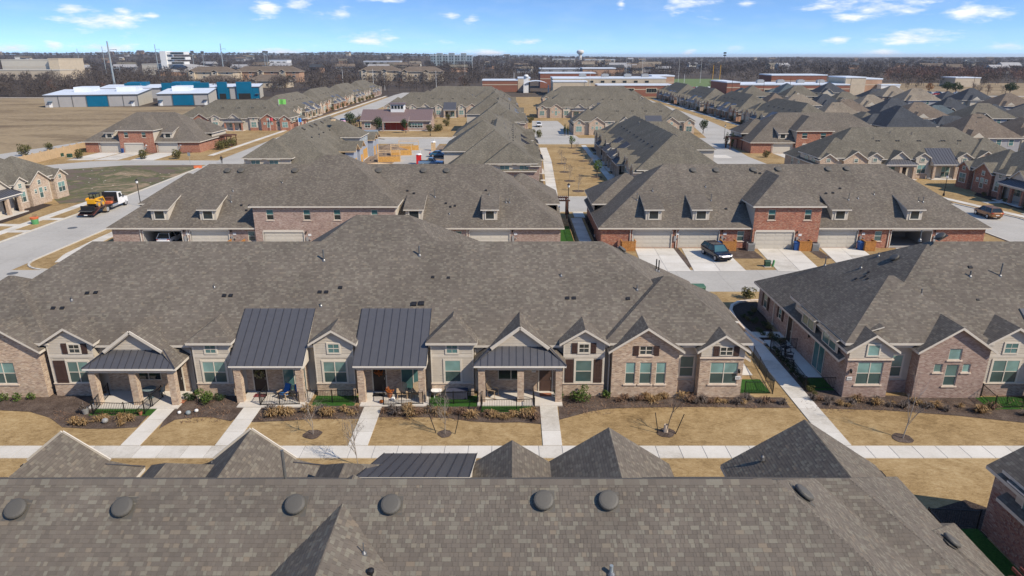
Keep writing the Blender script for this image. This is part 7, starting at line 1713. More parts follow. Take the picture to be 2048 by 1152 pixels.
# ================================================================ clubhouse
def fpos(px, Y, Z=0.0):
    """X of a photograph column at distance Y and height Z"""
    d = Y * math.cos(PITCH) - (Z - CAM_H) * math.sin(PITCH); return (px - 1024) / FPX * d
def clubhouse():
    Y = 226.0; x0, x1 = fpos(724, Y), fpos(862, Y); h = House('clubhouse', 'low clubhouse with dull red metal roof, glazed cupola and red doors', 'clubhouse', (0, Y, 0), 0, None, 'roof_red_metal', 'brick_grey_pink', 1)
    L = x1 - x0; d = 11.0; ze = 3.3
    h.wall((x0, 0), (x1, 0), [(0, 0), (L, 0), (L, ze), (0, ze)]); h.wall((x1, 0), (x1, d), [(0, 0), (d, 0), (d, ze), (d / 2, ze + 3.0), (0, ze)]); h.wall((x0, d), (x0, 0), [(0, 0), (d, 0), (d, ze), (d / 2, ze + 3.0), (0, ze)])
    zr = ze + 3.1
    h.roofpart([([(x0 - .4, -.6, ze), (x1 + .4, -.6, ze), (x1 + .4, d / 2, zr), (x0 - .4, d / 2, zr)], 'ee-e'), ([(x1 + .4, d + .6, ze), (x0 - .4, d + .6, ze), (x0 - .4, d / 2, zr), (x1 + .4, d / 2, zr)], 'ee-e')])
    n = 40
    for k in range(n): x = x0 + L * (k + .5) / n; MB().obox((x, -.6, ze + .04), (x, d / 2, zr + .04), .06, .06).build('seam', 'roof_red_metal', h.r)
    xc = (x0 + x1) / 2
    # porch roof over the red doors
    h.roofpart([([(xc - 4.2, -1.8, 3.0), (xc + 4.2, -1.8, 3.0), (xc + 4.2, 1.4, 4.5), (xc - 4.2, 1.4, 4.5)], 'ee-e')], 'porch_roof', 'roof_red_metal')
    for x in (xc - 4.0, xc + 4.0): h.box('column', x - .2, x + .2, -1.7, -1.3, 0, 2.85, h.bm)
    for k in range(4):
        x = xc - 3.5 + k * 1.78; o = h.box('barn_door', x, x + 1.7, -.12, -.02, .05, 2.75, 'door_red')
        MB().obox((x + .1, -.14, .15), (x + 1.6, -.14, 2.65), .12, .03, (0, 1, 0)).build('brace', 'door_red', o); MB().box(x + .05, x + 1.65, -.15, -.121, 1.3, 1.45).build('brace', 'door_red', o)
    for px in (735, 762, 774, 818, 829, 840):
        x = fpos(px, Y, 2) - .9; h.window((0, 0), 0, x, x + 1.8, 1.0, 2.5, 2, .5, rec=-.03, trim=.08, sill=None, fm='sign_white', up='pane_teal', lo='pane_dark')
    # cupola
    h.box('cupola', xc - 2.2, xc + 2.2, d / 2 - 1.6, d / 2 + 1.6, zr - .9, zr + 1.7, 'sign_white'); h.box('cupola_roof', xc - 2.6, xc + 2.6, d / 2 - 2, d / 2 + 2, zr + 1.72, zr + 2.0, 'roof_red_metal')
    for k in range(4): x = xc - 2.0 + k * 1.02; h.window((0, d / 2 - 1.6), 0, x, x + .9, zr + .2, zr + 1.4, 1, 0, rec=-.03, sill=None, fm='sign_white', up='pane_dark')
    h.box('side_porch', x0 - 2.6, x0 - .1, 2, 8, 2.7, 2.9, 'metal_charcoal')
    for y in (2.2, 7.7): h.box('column', x0 - 2.5, x0 - 2.2, y, y + .3, 0, 2.7, h.bm)
    h.box('foundation', x0 - .2, x1 + .2, -.35, d, 0, .25, 'concrete_porch')
clubhouse()
# ================================================================ unfinished row and building lot
def unfinished():
    h = generic('unfinished townhouse row wrapped in blue sheeting beside the dirt lot', (-44.6, 157.5), -Q, 14, 13.5, 'house_wrap', 'shingle_taupe_far', 1, 61, front=False, doors=False, uppers=((-9.5, -.5),))
    # open stud gables on the lot side
    for x in (-15, -11.5, 3.5, 9.5):
        h.hip(x - 2.2, x + 2.2, 4.5, 11.6, 3.9, .6, 'y', 'gg', 'gable_roof', gut='lumber'); h.box('gable_wall', x - 1.8, x + 1.8, 9.2, 11.0, 0, 3.8, 'house_wrap'); m = MB(); m.poly([(x + 1.8, 11.01, 3.8), (x - 1.8, 11.01, 3.8), (x, 11.01, 4.9)]); m.build('gable_end', 'house_wrap', h.r)
        h.box('stud_opening', x - .9, x + .9, 11.02, 11.06, .1, 2.2, 'osb_wood')
    h.box('garage_opening', -8.2, -3.4, 9.88, 9.92, 0, 2.3, 'osb_wood'); h.box('garage_opening', -3.2, -1.6, 9.88, 9.92, 0, 2.3, 'dark_inside')
    for x in (-7.5, -5, -2.5): h.window((x + .5, 9.88), math.pi, 0, .9, 3.7, 5.0, 1, .5, rec=-.02, sill=None, fm='sign_white')
    h.box('roofing_bundle', -6.5, -5.0, 4.6, 5.6, 8.4, 8.75, 'pink_wrap'); h.box('roofing_bundle', -2.9, -1.7, 3.4, 4.2, 9.0, 9.3, 'lumber')
unfinished()
def osb_pen(p, lab, w=5.0, d=3.2, h=2.2):
    r = thing('debris_pen', p, R(8), lab, 'debris pen', 'debris pens on the building lot')
    for x in (-w / 2, w / 2):
        for y in (-d / 2, d / 2): MB().box(x - .06, x + .06, y - .06, y + .06, 0, h).build('post', 'lumber', r)
    MB().box(-w / 2, w / 2, -d / 2 - .04, -d / 2, 0, 1.25).build('front_board', 'osb_wood', r); MB().box(w / 2, w / 2 + .04, -d / 2, d / 2, 0, 1.25).build('side_board', 'osb_wood', r); MB().box(-w / 2 - .04, -w / 2, -d / 2, d / 2, 0, 1.25).build('side_board', 'osb_wood', r)
    MB().box(-w / 2, w / 2, -d / 2 - .07, -d / 2 + .05, h, h + .12).box(-w / 2, w / 2, d / 2 - .05, d / 2 + .07, h, h + .12).box(w / 2 - .06, w / 2 + .06, -d / 2 + .05, d / 2 - .05, h, h + .12).box(-w / 2 - .06, -w / 2 + .06, -d / 2 + .05, d / 2 - .05, h, h + .12).build('top_frame', 'lumber', r)
    rr_ = random.Random(int(p[1])); m = MB()
    for k in range(60): c = Vector((rr_.uniform(-w / 2, w / 2) * .9, rr_.uniform(-d / 2, d / 2) * .85, rr_.uniform(.1, .9))); dd = rvec(rr_); m.obox(c - dd * .4, c + dd * .4, .12, .05)
    m.build('scrap', 'lumber', r)
osb_pen(gp(779, 322), 'plywood debris pen on the dirt lot, the nearer one'); osb_pen(gp(803, 309), 'plywood debris pen on the dirt lot, the middle one'); osb_pen(gp(818, 299), 'plywood debris pen on the dirt lot, the farthest one')
def toilet(p, lab, mat, rf='white_plastic'):
    r = thing('portable_toilet', p, R(5), lab, 'portable toilet'); MB().box(-.55, .55, -.55, .55, 0, 2.1).build('cabin', mat, r); MB().box(-.42, .42, -.565, -.551, .1, 1.95).build('door', mat, r); MB().lathe([(.8, 2.101), (.72, 2.2), (.3, 2.35)], 4).build('roof', rf, r); MB().cyl((.4, .4, 2.1), (.4, .4, 2.9), .05, n=6).build('vent_pipe', 'white_plastic', r)
toilet(gp(838, 328), 'red portable toilet beside the lot lane', 'signal_red'); toilet(gp(867, 301), 'tan and white portable toilet at the far end of the lot lane', 'lumber')
def mound(p, r_, h, lab, mat='dirt', name='dirt_mound'):
    r = random.Random(3); m = MB(); n = 18; rings = []
    for t in (1, .8, .55, .3, .1): rings.append([Vector((math.cos(k / n * 6.283) * r_ * t * r.uniform(.9, 1.1), math.sin(k / n * 6.283) * r_ * t * .8 * r.uniform(.9, 1.1), h * (1 - t) ** .8 * r.uniform(.85, 1.1))) for k in range(n)])
    for A, B in zip(rings, rings[1:]):
        for k in range(n): m.poly([A[k], A[(k + 1) % n], B[(k + 1) % n], B[k]])
    m.poly(rings[-1]); tag(m.build(name, mat, loc=p), lab, 'dirt mound')
mound(gp(782, 300), 5.0, 1.6, 'brown dirt mound behind the plywood pens'); mound(gp(755, 330), 3.5, .5, 'low spread of tan rubble beside the unfinished row', 'lumber', 'rubble_heap'); mound(gp(668, 335), 4.0, .8, 'low dirt heap at the foot of the unfinished row')
sheet('new_slab', [gp(*p) for p in ((728, 322), (742, 310), (765, 300), (728, 308))], .022, 'slab_blue')
def trailer():
    p = gp(731, 283); r = thing('enclosed_trailer', p, R(4), 'pale grey enclosed trailer parked in the far side street', 'trailer'); m = MB(); m.prof([(-3.6, .7), (3.6, .7), (3.6, 3.1), (-3.0, 3.1), (-3.6, 2.6)], 'y', -1.2, 1.2); m.build('box_body', 'galvanised', r)
    for y in (-1.25, 1.25):
        for x in (.2, 1.1): MB().cyl((x, y - .1, .38), (x, y + .1, .38), .38, n=14).build('wheel', 'tyre', r)
    MB().obox((3.6, 0, .75), (5.4, 0, .6), .2, .15).build('drawbar', 'chassis_black', r)
trailer()
tag(MB().box(-.8, .8, -.4, .4, 0, .5).build('orange_crate', 'orange_mesh', loc=gp(396, 336), rot=.4), 'orange barrier block at the corner of the vacant lot', 'barrier')
for k, (px, lab) in enumerate((((777, 333), 'white sheet lying on the dirt lot'), ((792, 337), 'white plastic bag at the edge of the dirt lot'))): mound(gp(*px), 1.0, .5, lab, 'white_plastic', 'plastic_sheet')
# scraps on the vacant lot
r = random.Random(15); m = MB()
for k in range(45):
    p = Vector((r.uniform(-98, -69), r.uniform(121, 150), .02)); s_ = r.uniform(.04, .13); m.box(p.x - s_, p.x + s_, p.y - s_ * .6, p.y + s_ * .6, 0, s_ * .4)
tag(m.build('lot_rubble', 'concrete_porch'), 'pale stones and scraps strewn over the vacant lot', 'rubble', kind='stuff')
# ================================================================ tan panel wall
def panel_wall():
    r = thing('panel_wall', (-107.2, 140, 0), 0, 'tan concrete panel wall beside the far left lane', 'wall'); y = 0; me = MB().box(-.1, .1, -1.45, 1.45, 0, 2.1).mesh('panel', 'wall_panel_tan'); pm = MB().box(-.17, .17, -.17, .17, 0, 2.3).mesh('post', 'wall_panel_tan')
    while y < 38: ob('panel', me, r, (-.065 * y, y + 1.55, 0), R(3.7)); ob('post', pm, r, (-.065 * y, y, 0)); y += 3.1
    ob('post', pm, r, (-.065 * y, y, 0))
panel_wall()
# ================================================================ trees and hedges of the middle distance
BT = [bare_proto(31 + k, 7.5, .14, 'bark', ('twig_grey', 'twig_grey', 'twig_red', 'twig_orange')[k], 420, .035, .66, 12) for k in range(4)]
YT = [bare_proto(41 + k, 4.0, .05, 'bark_pale', 'twig_grey', 140, .02, .5, 9) for k in range(2)]
def leafy(seed, h, rx, n, mat, size=.35, trunk=.25):
    tm = MB().cyl((0, 0, 0), (0, 0, h * (trunk + .25)), .035 * h, .015 * h, 7)
    for k in range(5): a = k * 1.26; tm.cyl((0, 0, h * trunk), (math.cos(a) * rx * .6, math.sin(a) * rx * .6, h * .62), .012 * h, .005 * h, 5)
    return tm.mesh('trunk', 'bark'), leaf_mesh('crown', mat, n, rx, rx, h * (1 - trunk) / 2, size, seed, .5, h * trunk)
LT = [leafy(51, 4.5, 1.5, 900, 'leaf_dark'), leafy(52, 3.2, .55, 500, 'leaf_dark', .22, .05), leafy(53, 1.7, .95, 600, 'leaf_olive', .22, .02), leafy(54, 3.5, 1.1, 500, 'leaf_green', .26), leafy(55, 6.5, 3.2, 1600, 'leaf_dark', .5, .3), leafy(56, 4.0, 1.8, 500, 'twig_orange', .4, .25)]
def put(px, proto, lab, name='tree', cat='tree', s_=1.0, grp=None): return tree(name, proto, gp(*px), lab, cat, grp, sc_=s_)
for px, lab in (((1123, 327), 'first'), ((1129, 344), 'second'), ((1140, 362), 'third'), ((1157, 382), 'fourth')): put(px, YT[0], lab + ' thin bare tree in the left line of the mews lawn', s_=.8, grp='young trees on the mews lawn')
for px, lab in (((1152, 307), 'farthest'), ((1167, 322), 'middle'), ((1181, 338), 'nearest')): put(px, YT[1], lab + ' thin bare tree in the right line of the mews lawn', s_=.75, grp='young trees on the mews lawn')
for px in ((1123, 327), (1129, 344), (1140, 362), (1157, 382), (1152, 307), (1167, 322), (1194, 354), (1143, 296)): ring(gp(*px), 1.2, z=.02)
put((1194, 354), LT[3], 'small grey-green leafy tree on the mews lawn near the shaded porches', s_=1.0); put((1143, 296), LT[3], 'small grey-green leafy tree at the far end of the mews lawn', s_=.95)
for px, lab in (((1062, 272), 'round dark hedge ball left of the court road, nearer left'), ((1076, 275), 'round dark hedge ball left of the court road, nearer right'), ((1050, 245), 'round dark hedge ball left of the court road, farther left'), ((1061, 246), 'round dark hedge ball left of the court road, farther right')): put(px, LT[2], lab, 'hedge_ball', 'shrub', 1.5)
put((1130, 271), LT[1], 'left of two narrow cypresses by the teal-windowed row', 'cypress', 'tree', 1.1); put((1136, 272), LT[1], 'right of two narrow cypresses by the teal-windowed row', 'cypress', 'tree', .95)
put((1406, 267), LT[0], 'green leafy tree at the end of the right-hand mews row', s_=1.0); put((1452, 295), LT[1], 'left dark cypress beside the carport pergola', 'cypress', 'tree', 1.25); put((1462, 297), LT[1], 'right dark cypress beside the carport pergola', 'cypress', 'tree', 1.3)
put((1531, 315), LT[2], 'round olive shrub on the lawn before the carport row', 'hedge_ball', 'shrub', 1.15)
for px, lab in (((162, 317), 'round green shrub left of the three far driveways'), ((289, 318), 'round olive shrub between the far driveways'), ((353, 318), 'round green shrub right of the three far driveways')): put(px, LT[2], lab, 'hedge_ball', 'shrub', 1.5)
for k, px in enumerate(((438, 300), (447, 298), (457, 296), (465, 292))): put(px, LT[2], ('first', 'second', 'third', 'fourth')[k] + ' clipped shrub from the left in the far corner hedge', 'hedge_ball', 'shrub', 1.5)
put((49, 312), LT[2], 'grey-green round bush behind the tan wall at left', 'bush', 'shrub', 1.9); put((98, 302), LT[2], 'small bush behind the tan wall, right of the larger one', 'bush', 'shrub', 1.4)
for px, s_, lab in (((703, 262), 1.35, 'large green tree left of the clubhouse'), ((755, 266), 1.15, 'green tree in front of the clubhouse wall at left'), ((812, 266), 1.0, 'green tree right of the red clubhouse doors')): put(px, LT[0], lab, s_=s_)
for k, px in enumerate(((860, 263), (872, 263), (880, 262), (895, 240), (905, 232), (893, 252))): put(px, LT[2], ('first', 'second', 'third', 'fourth', 'fifth', 'sixth')[k] + ' clipped shrub right of the clubhouse along the garden walk', 'hedge_ball', 'shrub', 1.5)
put((868, 250), BT[2], 'reddish bare tree at the right end of the clubhouse', s_=.7); put((716, 258), BT[0], 'grey bare tree at the left end of the clubhouse', s_=.7)
put((65, 410), leafy(57, 3.4, 1.0, 160, 'leaf_olive', .2, .3), 'thin olive tree before the tan-brick row at the left edge', s_=1.0)
for k in range(8): g = Vector((-79.0 - .1 * (k % 3), 61 + k * 6.3, 0)); o = tree('shrub', LT[2], g, nth(k + 1) + ' low evergreen shrub from the near end before the left tan-brick row', 'shrub', 'shrubs before the left tan-brick row', sc_=.5)
for k in range(16): tree('shrub', LT[2], Vector((-79.2 - k * .12, 262 + k * 10, 0)), nth(k + 1) + ' green shrub from the near end of the left avenue beds', 'shrub', 'shrubs along the left avenue', sc_=random.uniform(.8, 1.5))
for k in range(14): tree('shrub', LT[2], Vector((82.6, 214 + k * 12.5, 0)), nth(k + 1) + ' dark shrub from the near end of the right avenue beds', 'shrub', 'shrubs along the right avenue', sc_=random.uniform(.7, 1.2))
for k in range(12): tree('shrub', LT[2], Vector((22.6 + random.uniform(-.6, .2), 122 + k * 5, 0)), nth(k + 1) + ' low dark shrub from the near end of the bed right of the mews', 'shrub', 'shrubs right of the mews', sc_=random.uniform(.45, .75))
for k in range(12): tree('shrub', LT[2], Vector((5.2 + random.uniform(-.3, .3), 120 + k * 5, 0)), nth(k + 1) + ' low shrub from the near end of the bed left of the mews', 'shrub', 'shrubs left of the mews', sc_=random.uniform(.45, .7))
for k in range(7): tree('shrub', LT[2], Vector((81.8 + random.uniform(-.3, .3), 87 + k * 5, 0)), nth(k + 1) + ' low dark shrub from the near end at the shaded right row', 'shrub', 'shrubs at the shaded right row', sc_=random.uniform(.4, .6))
# small flags and banners
def flag(p, lab, mat, z=3.5, w=1.6, h=1.1, pole=True):
    r = thing('flag', p, 0, lab, 'flag'); MB().cyl((0, 0, 0), (0, 0, z + h), .05, n=6).build('pole', 'sign_white', r); m = MB()
    for k in range(5): a, b = k / 5 * w, (k + 1) / 5 * w; m.poly([(a, .12 * math.sin(k * 1.5), z), (b, .12 * math.sin(k * 1.5 + 1.5), z), (b, .12 * math.sin(k * 1.5 + 1.5), z + h), (a, .12 * math.sin(k * 1.5), z + h)])
    m.build('cloth', mat, r)
flag((-78.4, 226.5, 0), 'small red flag on a pole before the left corner row', 'flag_red', 3.2, 1.0, .9); flag((-69.6, 228, 0), 'blue flag beside the pergola of the left corner row', 'flag_blue', 2.6, 1.0, 1.3); flag((-78.0, 236, 3.5), 'bright green banner standing above the left corner roof', 'flag_green', 4.2, 2.4, 1.6)
# ================================================================ metal warehouses
def warehouse(x, y, w, d, ze, rz, lab, layout, rise=1.2, monitors=(), teal_end=False, portals=()):
    h = House('warehouse', lab, 'warehouse', (x, y, 0), rz, 'metal warehouses', 'roof_white', 'panel_grey', 2)
    n = sum(a for a, _ in layout); u = 0
    for k, (a, m_) in enumerate(layout):
        b = u + a * w / n; o = h.wall((u, 0), (b, 0), [(0, 0), (b - u, 0), (b - u, ze), (0, ze)], mat=m_, name='wall_panel'); MB().box(b - .18, b + .18, -.12, .1, 0, ze - .02).build('pilaster', 'pipe_grey', h.r); u = b
        if m_ == 'panel_teal': MB().box(u - a * w / n + .5, u - .5, -.16, -.01, .1, ze - .4).build('roller_door', 'panel_teal', h.r)
    h.wall((w, 0), (w, d), [(0, 0), (d, 0), (d, ze + .02 + rise), (0, ze)], mat='panel_teal' if teal_end else 'panel_cream'); h.wall((0, d), (0, 0), [(0, 0), (d, 0), (d, ze), (0, ze + rise)], mat='panel_cream'); h.wall((w, d), (0, d), [(0, 0), (w, 0), (w, ze + rise), (0, ze + rise)], mat='panel_cream')
    h.roofpart([([(-.4, -.5, ze), (w + .4, -.5, ze), (w + .4, d + .4, ze + rise), (-.4, d + .4, ze + rise)], 'eeee')], 'roof', 'roof_white', th=.35, gut='pipe_grey')
    for a, b in monitors: h.box('roof_monitor', a, b, d * .55, d, ze + rise * .5, ze + rise + 1.5, 'roof_white' if not teal_end else 'panel_teal')
    for a, b in portals: h.box('teal_portal', a, b, -1.2, 2.2, 0, ze + 2.6, 'panel_teal'); h.box('portal_door', a + .8, b - .8, -1.26, -1.21, .05, 3.0, 'dark_inside')
    for a in (w * .06, w * .94): h.box('entry_door', a - .7, a + .7, -.12, -.02, 0, 2.2, 'sign_white'); h.box('entry_canopy', a - 1.0, a + 1.0, -1.2, -.02, 2.5, 2.65, 'panel_teal' if a < w / 2 else 'pipe_grey')
    return h
a15 = R(14.8)
warehouse(-219.8, 332.0, 40, 31, 5.6, a15, 'left grey and teal metal warehouse with white roof at the field edge', [(1, 'panel_grey'), (1, 'panel_grey'), (1, 'panel_grey'), (1.6, 'panel_teal'), (1.1, 'panel_grey'), (1.1, 'panel_grey')], 1.3, ((8, 16), (27, 36)))
warehouse(-172.5, 344.0, 23, 30, 5.6, a15, 'right grey and teal metal warehouse with white roof at the field edge', [(1, 'panel_grey'), (1.5, 'panel_teal'), (1, 'panel_grey')], 1.3, ((4, 12),))
warehouse(-232, 398, 62, 24, 5.8, a15, 'long teal-fronted warehouse behind the two field warehouses', [(1, 'panel_grey'), (2, 'panel_teal'), (1, 'panel_grey'), (2, 'panel_teal'), (1, 'panel_grey')], 1.2, ((12, 22), (36, 50)), portals=((14, 22), (33, 43), (50, 58)), teal_end=True)
warehouse(-166, 398, 23, 26, 6.6, a15, 'teal entrance warehouse with cream end wall, right of the others', [(1, 'panel_teal'), (.6, 'panel_grey'), (1.6, 'panel_teal')], .8, (), portals=((1, 6), (11, 19)))
# ================================================================ schools and other far public buildings
def hall(name, lab, cat, blocks, wins=(), loc=(0, 0), rz=0, grp=None, roof='roof_white'):
    """blocks: (x0,x1,y0,y1,z,wall,roof)"""
    h = House(name, lab, cat, (loc[0], loc[1], 0), rz, grp, roof, 'brick_school', 2)
    for (x0, x1, y0, y1, z, wm, rm) in blocks:
        MB().box(x0, x1, y0, y1, 0, z, skip='td').build('wall', wm, h.r); MB().box(x0 - .25, x1 + .25, y0 - .25, y1 + .25, z, z + .7).build('roof', rm, h.r); MB().box(x0 - .05, x1 + .05, y0 - .05, y0, z * .62, z * .62 + .5).build('stone_band', 'stucco_tan', h.r)
    for (x, y, w, z0, z1) in wins: h.window((x, y), 0, 0, w, z0, z1, max(1, int(w / 1.5)), 0, rec=-.08, trim=.3, sill=None, fm='stucco_tan', up='pane_dark')
    return h
Y = 425
X = lambda px, y=Y: fpos(px, y)
hall('school', 'long red-brick school with white roof beyond the townhouses, right of centre', 'school', [(X(1195), X(1345), Y, Y + 16, 6.2, 'brick_school', 'roof_white'), (X(1105, 446), X(1330, 446), 446, 470, 9.6, 'stucco_tan', 'roof_white'), (X(1302, 472), X(1346, 472), 471, 495, 10.2, 'brick_tan_far', 'roof_white')], [(X(1247), Y, 6, 2.2, 4.6), (X(1292), Y, 6, 2.2, 4.6)] + [(X(1112 + k * 22, 446), 446, 2.5, 7, 8.5) for k in range(9)])
hall('school', 'low red-brick school wing with arched white entrance canopy, left part', 'school', [(X(965, 480), X(1035, 480), 480, 500, 7.2, 'brick_school', 'roof_white'), (X(1036, 480), X(1060, 480), 482, 500, 8.6, 'stucco_tan', 'roof_white'), (X(1080, 540), X(1190, 540), 540, 570, 10.4, 'brick_school', 'roof_white'), (X(1105, 436), X(1172, 436), 432, 445, 8.0, 'stucco_tan', 'roof_white')], [(X(1136, 436), 432, 12, 4.2, 5.6)])
def canopy():
    r = thing('entrance_canopy', (X(1072, 470), 470, 0), 0, 'curved white entrance canopy of the school', 'canopy'); m = MB()
    for k in range(10): a0, a1 = R(20 + k * 14), R(20 + (k + 1) * 14); m.poly([(-math.cos(a0) * 9, -4, math.sin(a0) * 4 + 3.5), (-math.cos(a1) * 9, -4, math.sin(a1) * 4 + 3.5), (-math.cos(a1) * 9, 14, math.sin(a1) * 4 + 3.5), (-math.cos(a0) * 9, 14, math.sin(a0) * 4 + 3.5)][::-1])
    m.build('vault', 'roof_white', r)
    for x in (-8, 8): MB().box(x - .4, x + .4, -4, -3.2, 0, 5).build('column', 'sign_white', r)
    t = thing('clock_tower', (X(1052, 470), 468, 0), 0, 'slim white sign tower at the school entrance', 'tower'); MB().box(-1.6, 1.6, -.6, .6, 0, 10).build('shaft', 'sign_white', t); MB().lathe([(1.5, 10), (1.6, 10.8), (.8, 11.5)], 12).build('cap', 'sign_white', t)
canopy()
hall('school', 'second red-brick school with white roof and cream gym block at right', 'school', [(X(1452, 430), X(1478, 430), 430, 465, 7.6, 'brick_school', 'roof_white'), (X(1478, 430), X(1700, 430), 432, 468, 6.2, 'brick_school', 'roof_white'), (X(1540, 500), X(1650, 500), 500, 525, 10.0, 'brick_school', 'roof_white'), (X(1684, 440), X(1724, 440), 438, 462, 10.2, 'stucco_tan', 'roof_white'), (X(1726, 450), X(1760, 450), 450, 475, 9.0, 'brick_tan_far', 'roof_white'), (X(1750, 450), X(1787, 450), 444, 449.5, 5.6, 'sign_white', 'roof_white')], [(X(1500 + k * 30, 430), 432, 6, 1.8, 3.6) for k in range(6)])
hall('barn', 'white-roofed tan barn beyond the right subdivision', 'barn', [(X(1908, 560), X(1958, 560), 560, 580, 6.5, 'stucco_tan', 'roof_white')])
hall('hall_building', 'large tan hall on the rise at the far left', 'hall', [(X(10, 760), X(108, 760), 760, 800, 19, 'panel_cream', 'panel_cream'), (X(104, 756), X(124, 756), 756, 800, 20, 'stucco_tan', 'stucco_tan'), (X(-20, 740), X(135, 740), 730, 755, 9, 'stucco_tan', 'panel_cream')], [(X(20 + k * 16, 740), 730, 5, 3, 5) for k in range(6)])
# rooftop units
for k, (px, yy, z) in enumerate(((1165, 455, 10.3), (1210, 455, 10.3), (1255, 455, 10.3), (1290, 455, 10.3), (1520, 450, 6.9), (1560, 450, 6.9), (1600, 450, 6.9), (1640, 450, 6.9))):
    tag(MB().box(-2.2, 2.2, -1.4, 1.4, 0, 1.8).box(-1.5, 1.5, -1.0, 1.0, 1.8, 2.1).build('rooftop_unit', 'metal_grey', loc=(fpos(px, yy, z), yy, z)), 'grey rooftop unit on a white school roof, ' + ('first', 'second', 'third', 'fourth')[k % 4] + ' from the left on the ' + ('left' if k < 4 else 'right') + ' school', 'rooftop unit')
# sports ground and car parks
sheet('sports_field', [(X(1345, 560), 560), (X(1452, 560), 560), (X(1440, 760), 760), (X(1340, 760), 760)], .02, 'sports_green'); sheet('car_park', [(X(1345, 430), 432), (X(1455, 430), 432), (X(1450, 540), 540), (X(1348, 540), 540)], .02, 'street_concrete'); sheet('car_park', [(X(1800, 430), 426), (X(1900, 430), 426), (X(1890, 480), 480), (X(1800, 480), 480)], .02, 'street_concrete')
sheet('far_road', [(X(1760, 430), 430), (X(2300, 420), 416), (X(2300, 420), 424), (X(1760, 430), 438)], .015, 'street_concrete'); sheet('grass_field', [(X(1930, 300), 330), (X(2300, 300), 320), (X(2300, 400), 405), (X(1990, 400), 405)], .01, 'grass_olive'); sheet('dry_field', [(X(1700, 400), 398), (X(2300, 400), 406), (X(2500, 640), 640), (X(1760, 640), 640)], -.01, 'field_dry')
sheet('school_lawn', [(X(1180, 410), 405), (X(1345, 410), 405), (X(1345, 437), 437), (X(1180, 437), 437)], .012, 'field_dry')
sheet('field_road', [(-480, 416), (-225, 408), (-222, 411), (-480, 420)], .0, 'walk_concrete')
def far_car(x, y, mat, lab, rz=0):
    r = thing('parked_car', (x, y, .03), rz, lab, 'car', 'cars in the school car parks'); MB().prof([(-2.2, .35), (2.2, .35), (2.25, .85), (1.2, .95), (.7, 1.45), (-1.0, 1.45), (-1.6, .95), (-2.2, .85)], 'x', -.88, .88).build('body', mat, r); MB().prof([(-.95, .98), (.65, .98), (.5, 1.4), (-.9, 1.4)], 'x', -.9, .9).build('side_window', 'car_glass', r)
    for s_ in (-1, 1):
        for q in (-1.35, 1.35): MB().cyl((s_ * .7, q, .33), (s_ * .9, q, .33), .33, n=10).build('wheel', 'tyre', r)
r = random.Random(5); pm = ['paint_white', 'paint_grey', 'paint_silver', 'paint_black', 'paint_teal_blue', 'paint_red', 'paint_white', 'paint_silver']
for j in range(5):
    for k in range(16):
        if r.random() < .8: far_car(X(1362, 450 + j * 19) + k * 2.9, 450 + j * 19, r.choice(pm), 'parked car, %s from the left in row %s between the two schools' % (nth(k + 1), ('one', 'two', 'three', 'four', 'five')[j]), r.uniform(-.05, .05))
for k in range(14): far_car(X(1812, 440) + k * 3.1, 440 + (k % 2) * 14, r.choice(pm), 'parked car, %s from the left in the small car park right of the second school' % nth(k + 1), Q + r.uniform(-.05, .05))
# goal posts
def goal(x, y, lab):
    g = thing('goal_post', (x, y, 0), 0, lab, 'goal post'); MB().cyl((0, 0, 0), (0, 0, 4), .25, n=8).build('stem', 'skid_yellow', g); MB().box(-3, 3, -.15, .15, 4, 4.3).build('crossbar', 'skid_yellow', g)
    for x_ in (-2.9, 2.9): MB().cyl((x_, 0, 4.2), (x_, 0, 16), .2, n=8).build('upright', 'skid_yellow', g)
goal(X(1431, 590), 590, 'yellow goal post on the sports field between the schools')
# apartments
def apartment(px0, px1, Y, ze, lab, roof='shingle_brown', wall='brick_tan_far'):
    x0, x1 = fpos(px0, Y), fpos(px1, Y); h = House('apartment_block', lab, 'apartment block', ((x0 + x1) / 2, Y, 0), 0, 'brown-roofed apartment blocks', roof, wall, 2); w = (x1 - x0) / 2; d = 16
    MB().box(-w, w, 0, d, 0, ze, skip='td').build('wall', wall, h.r); h.hip(-w - 1, w + 1, -1, d + 1, ze, .5, 'x', 'hh'); n = max(3, int(w / 4.5))
    for k in range(n):
        x = -w + (k + .5) * 2 * w / n
        if k % 2 == 0: h.hip(x - 3, x + 3, -3.5, 4, ze, .6, 'y', 'gg', 'gable_roof'); h.box('bay', x - 2.6, x + 2.6, -2.8, 0, 0, ze - .1, 'stucco_tan')
        for z in (1.2, 4.4, 7.6):
            if z + 1.6 < ze: h.window((x - 1.1, -2.8 if k % 2 == 0 else 0), 0, 0, 2.2, z, z + 1.6, 2, 0, rec=-.05, trim=.12, sill=None, fm='sign_white', up='pane_dark')
apartment(376, 468, 640, 9.5, 'brown-roofed apartment block below the stadium stand', wall='stucco_tan'); apartment(470, 600, 660, 9.5, 'long brown-roofed apartment block right of the tall steel pole'); apartment(395, 470, 560, 4, 'low brown-roofed house cluster before the apartment blocks', wall='stucco_tan'); apartment(495, 575, 545, 5, 'low brown-roofed church hall before the apartment blocks', wall='stucco_tan')
apartment(720, 800, 690, 9.5, 'brown-roofed apartment block among the bare trees, centre left', wall='stucco_tan'); apartment(800, 885, 680, 9.0, 'pale apartment block hidden among the bare trees, centre', wall='stucco_tan')
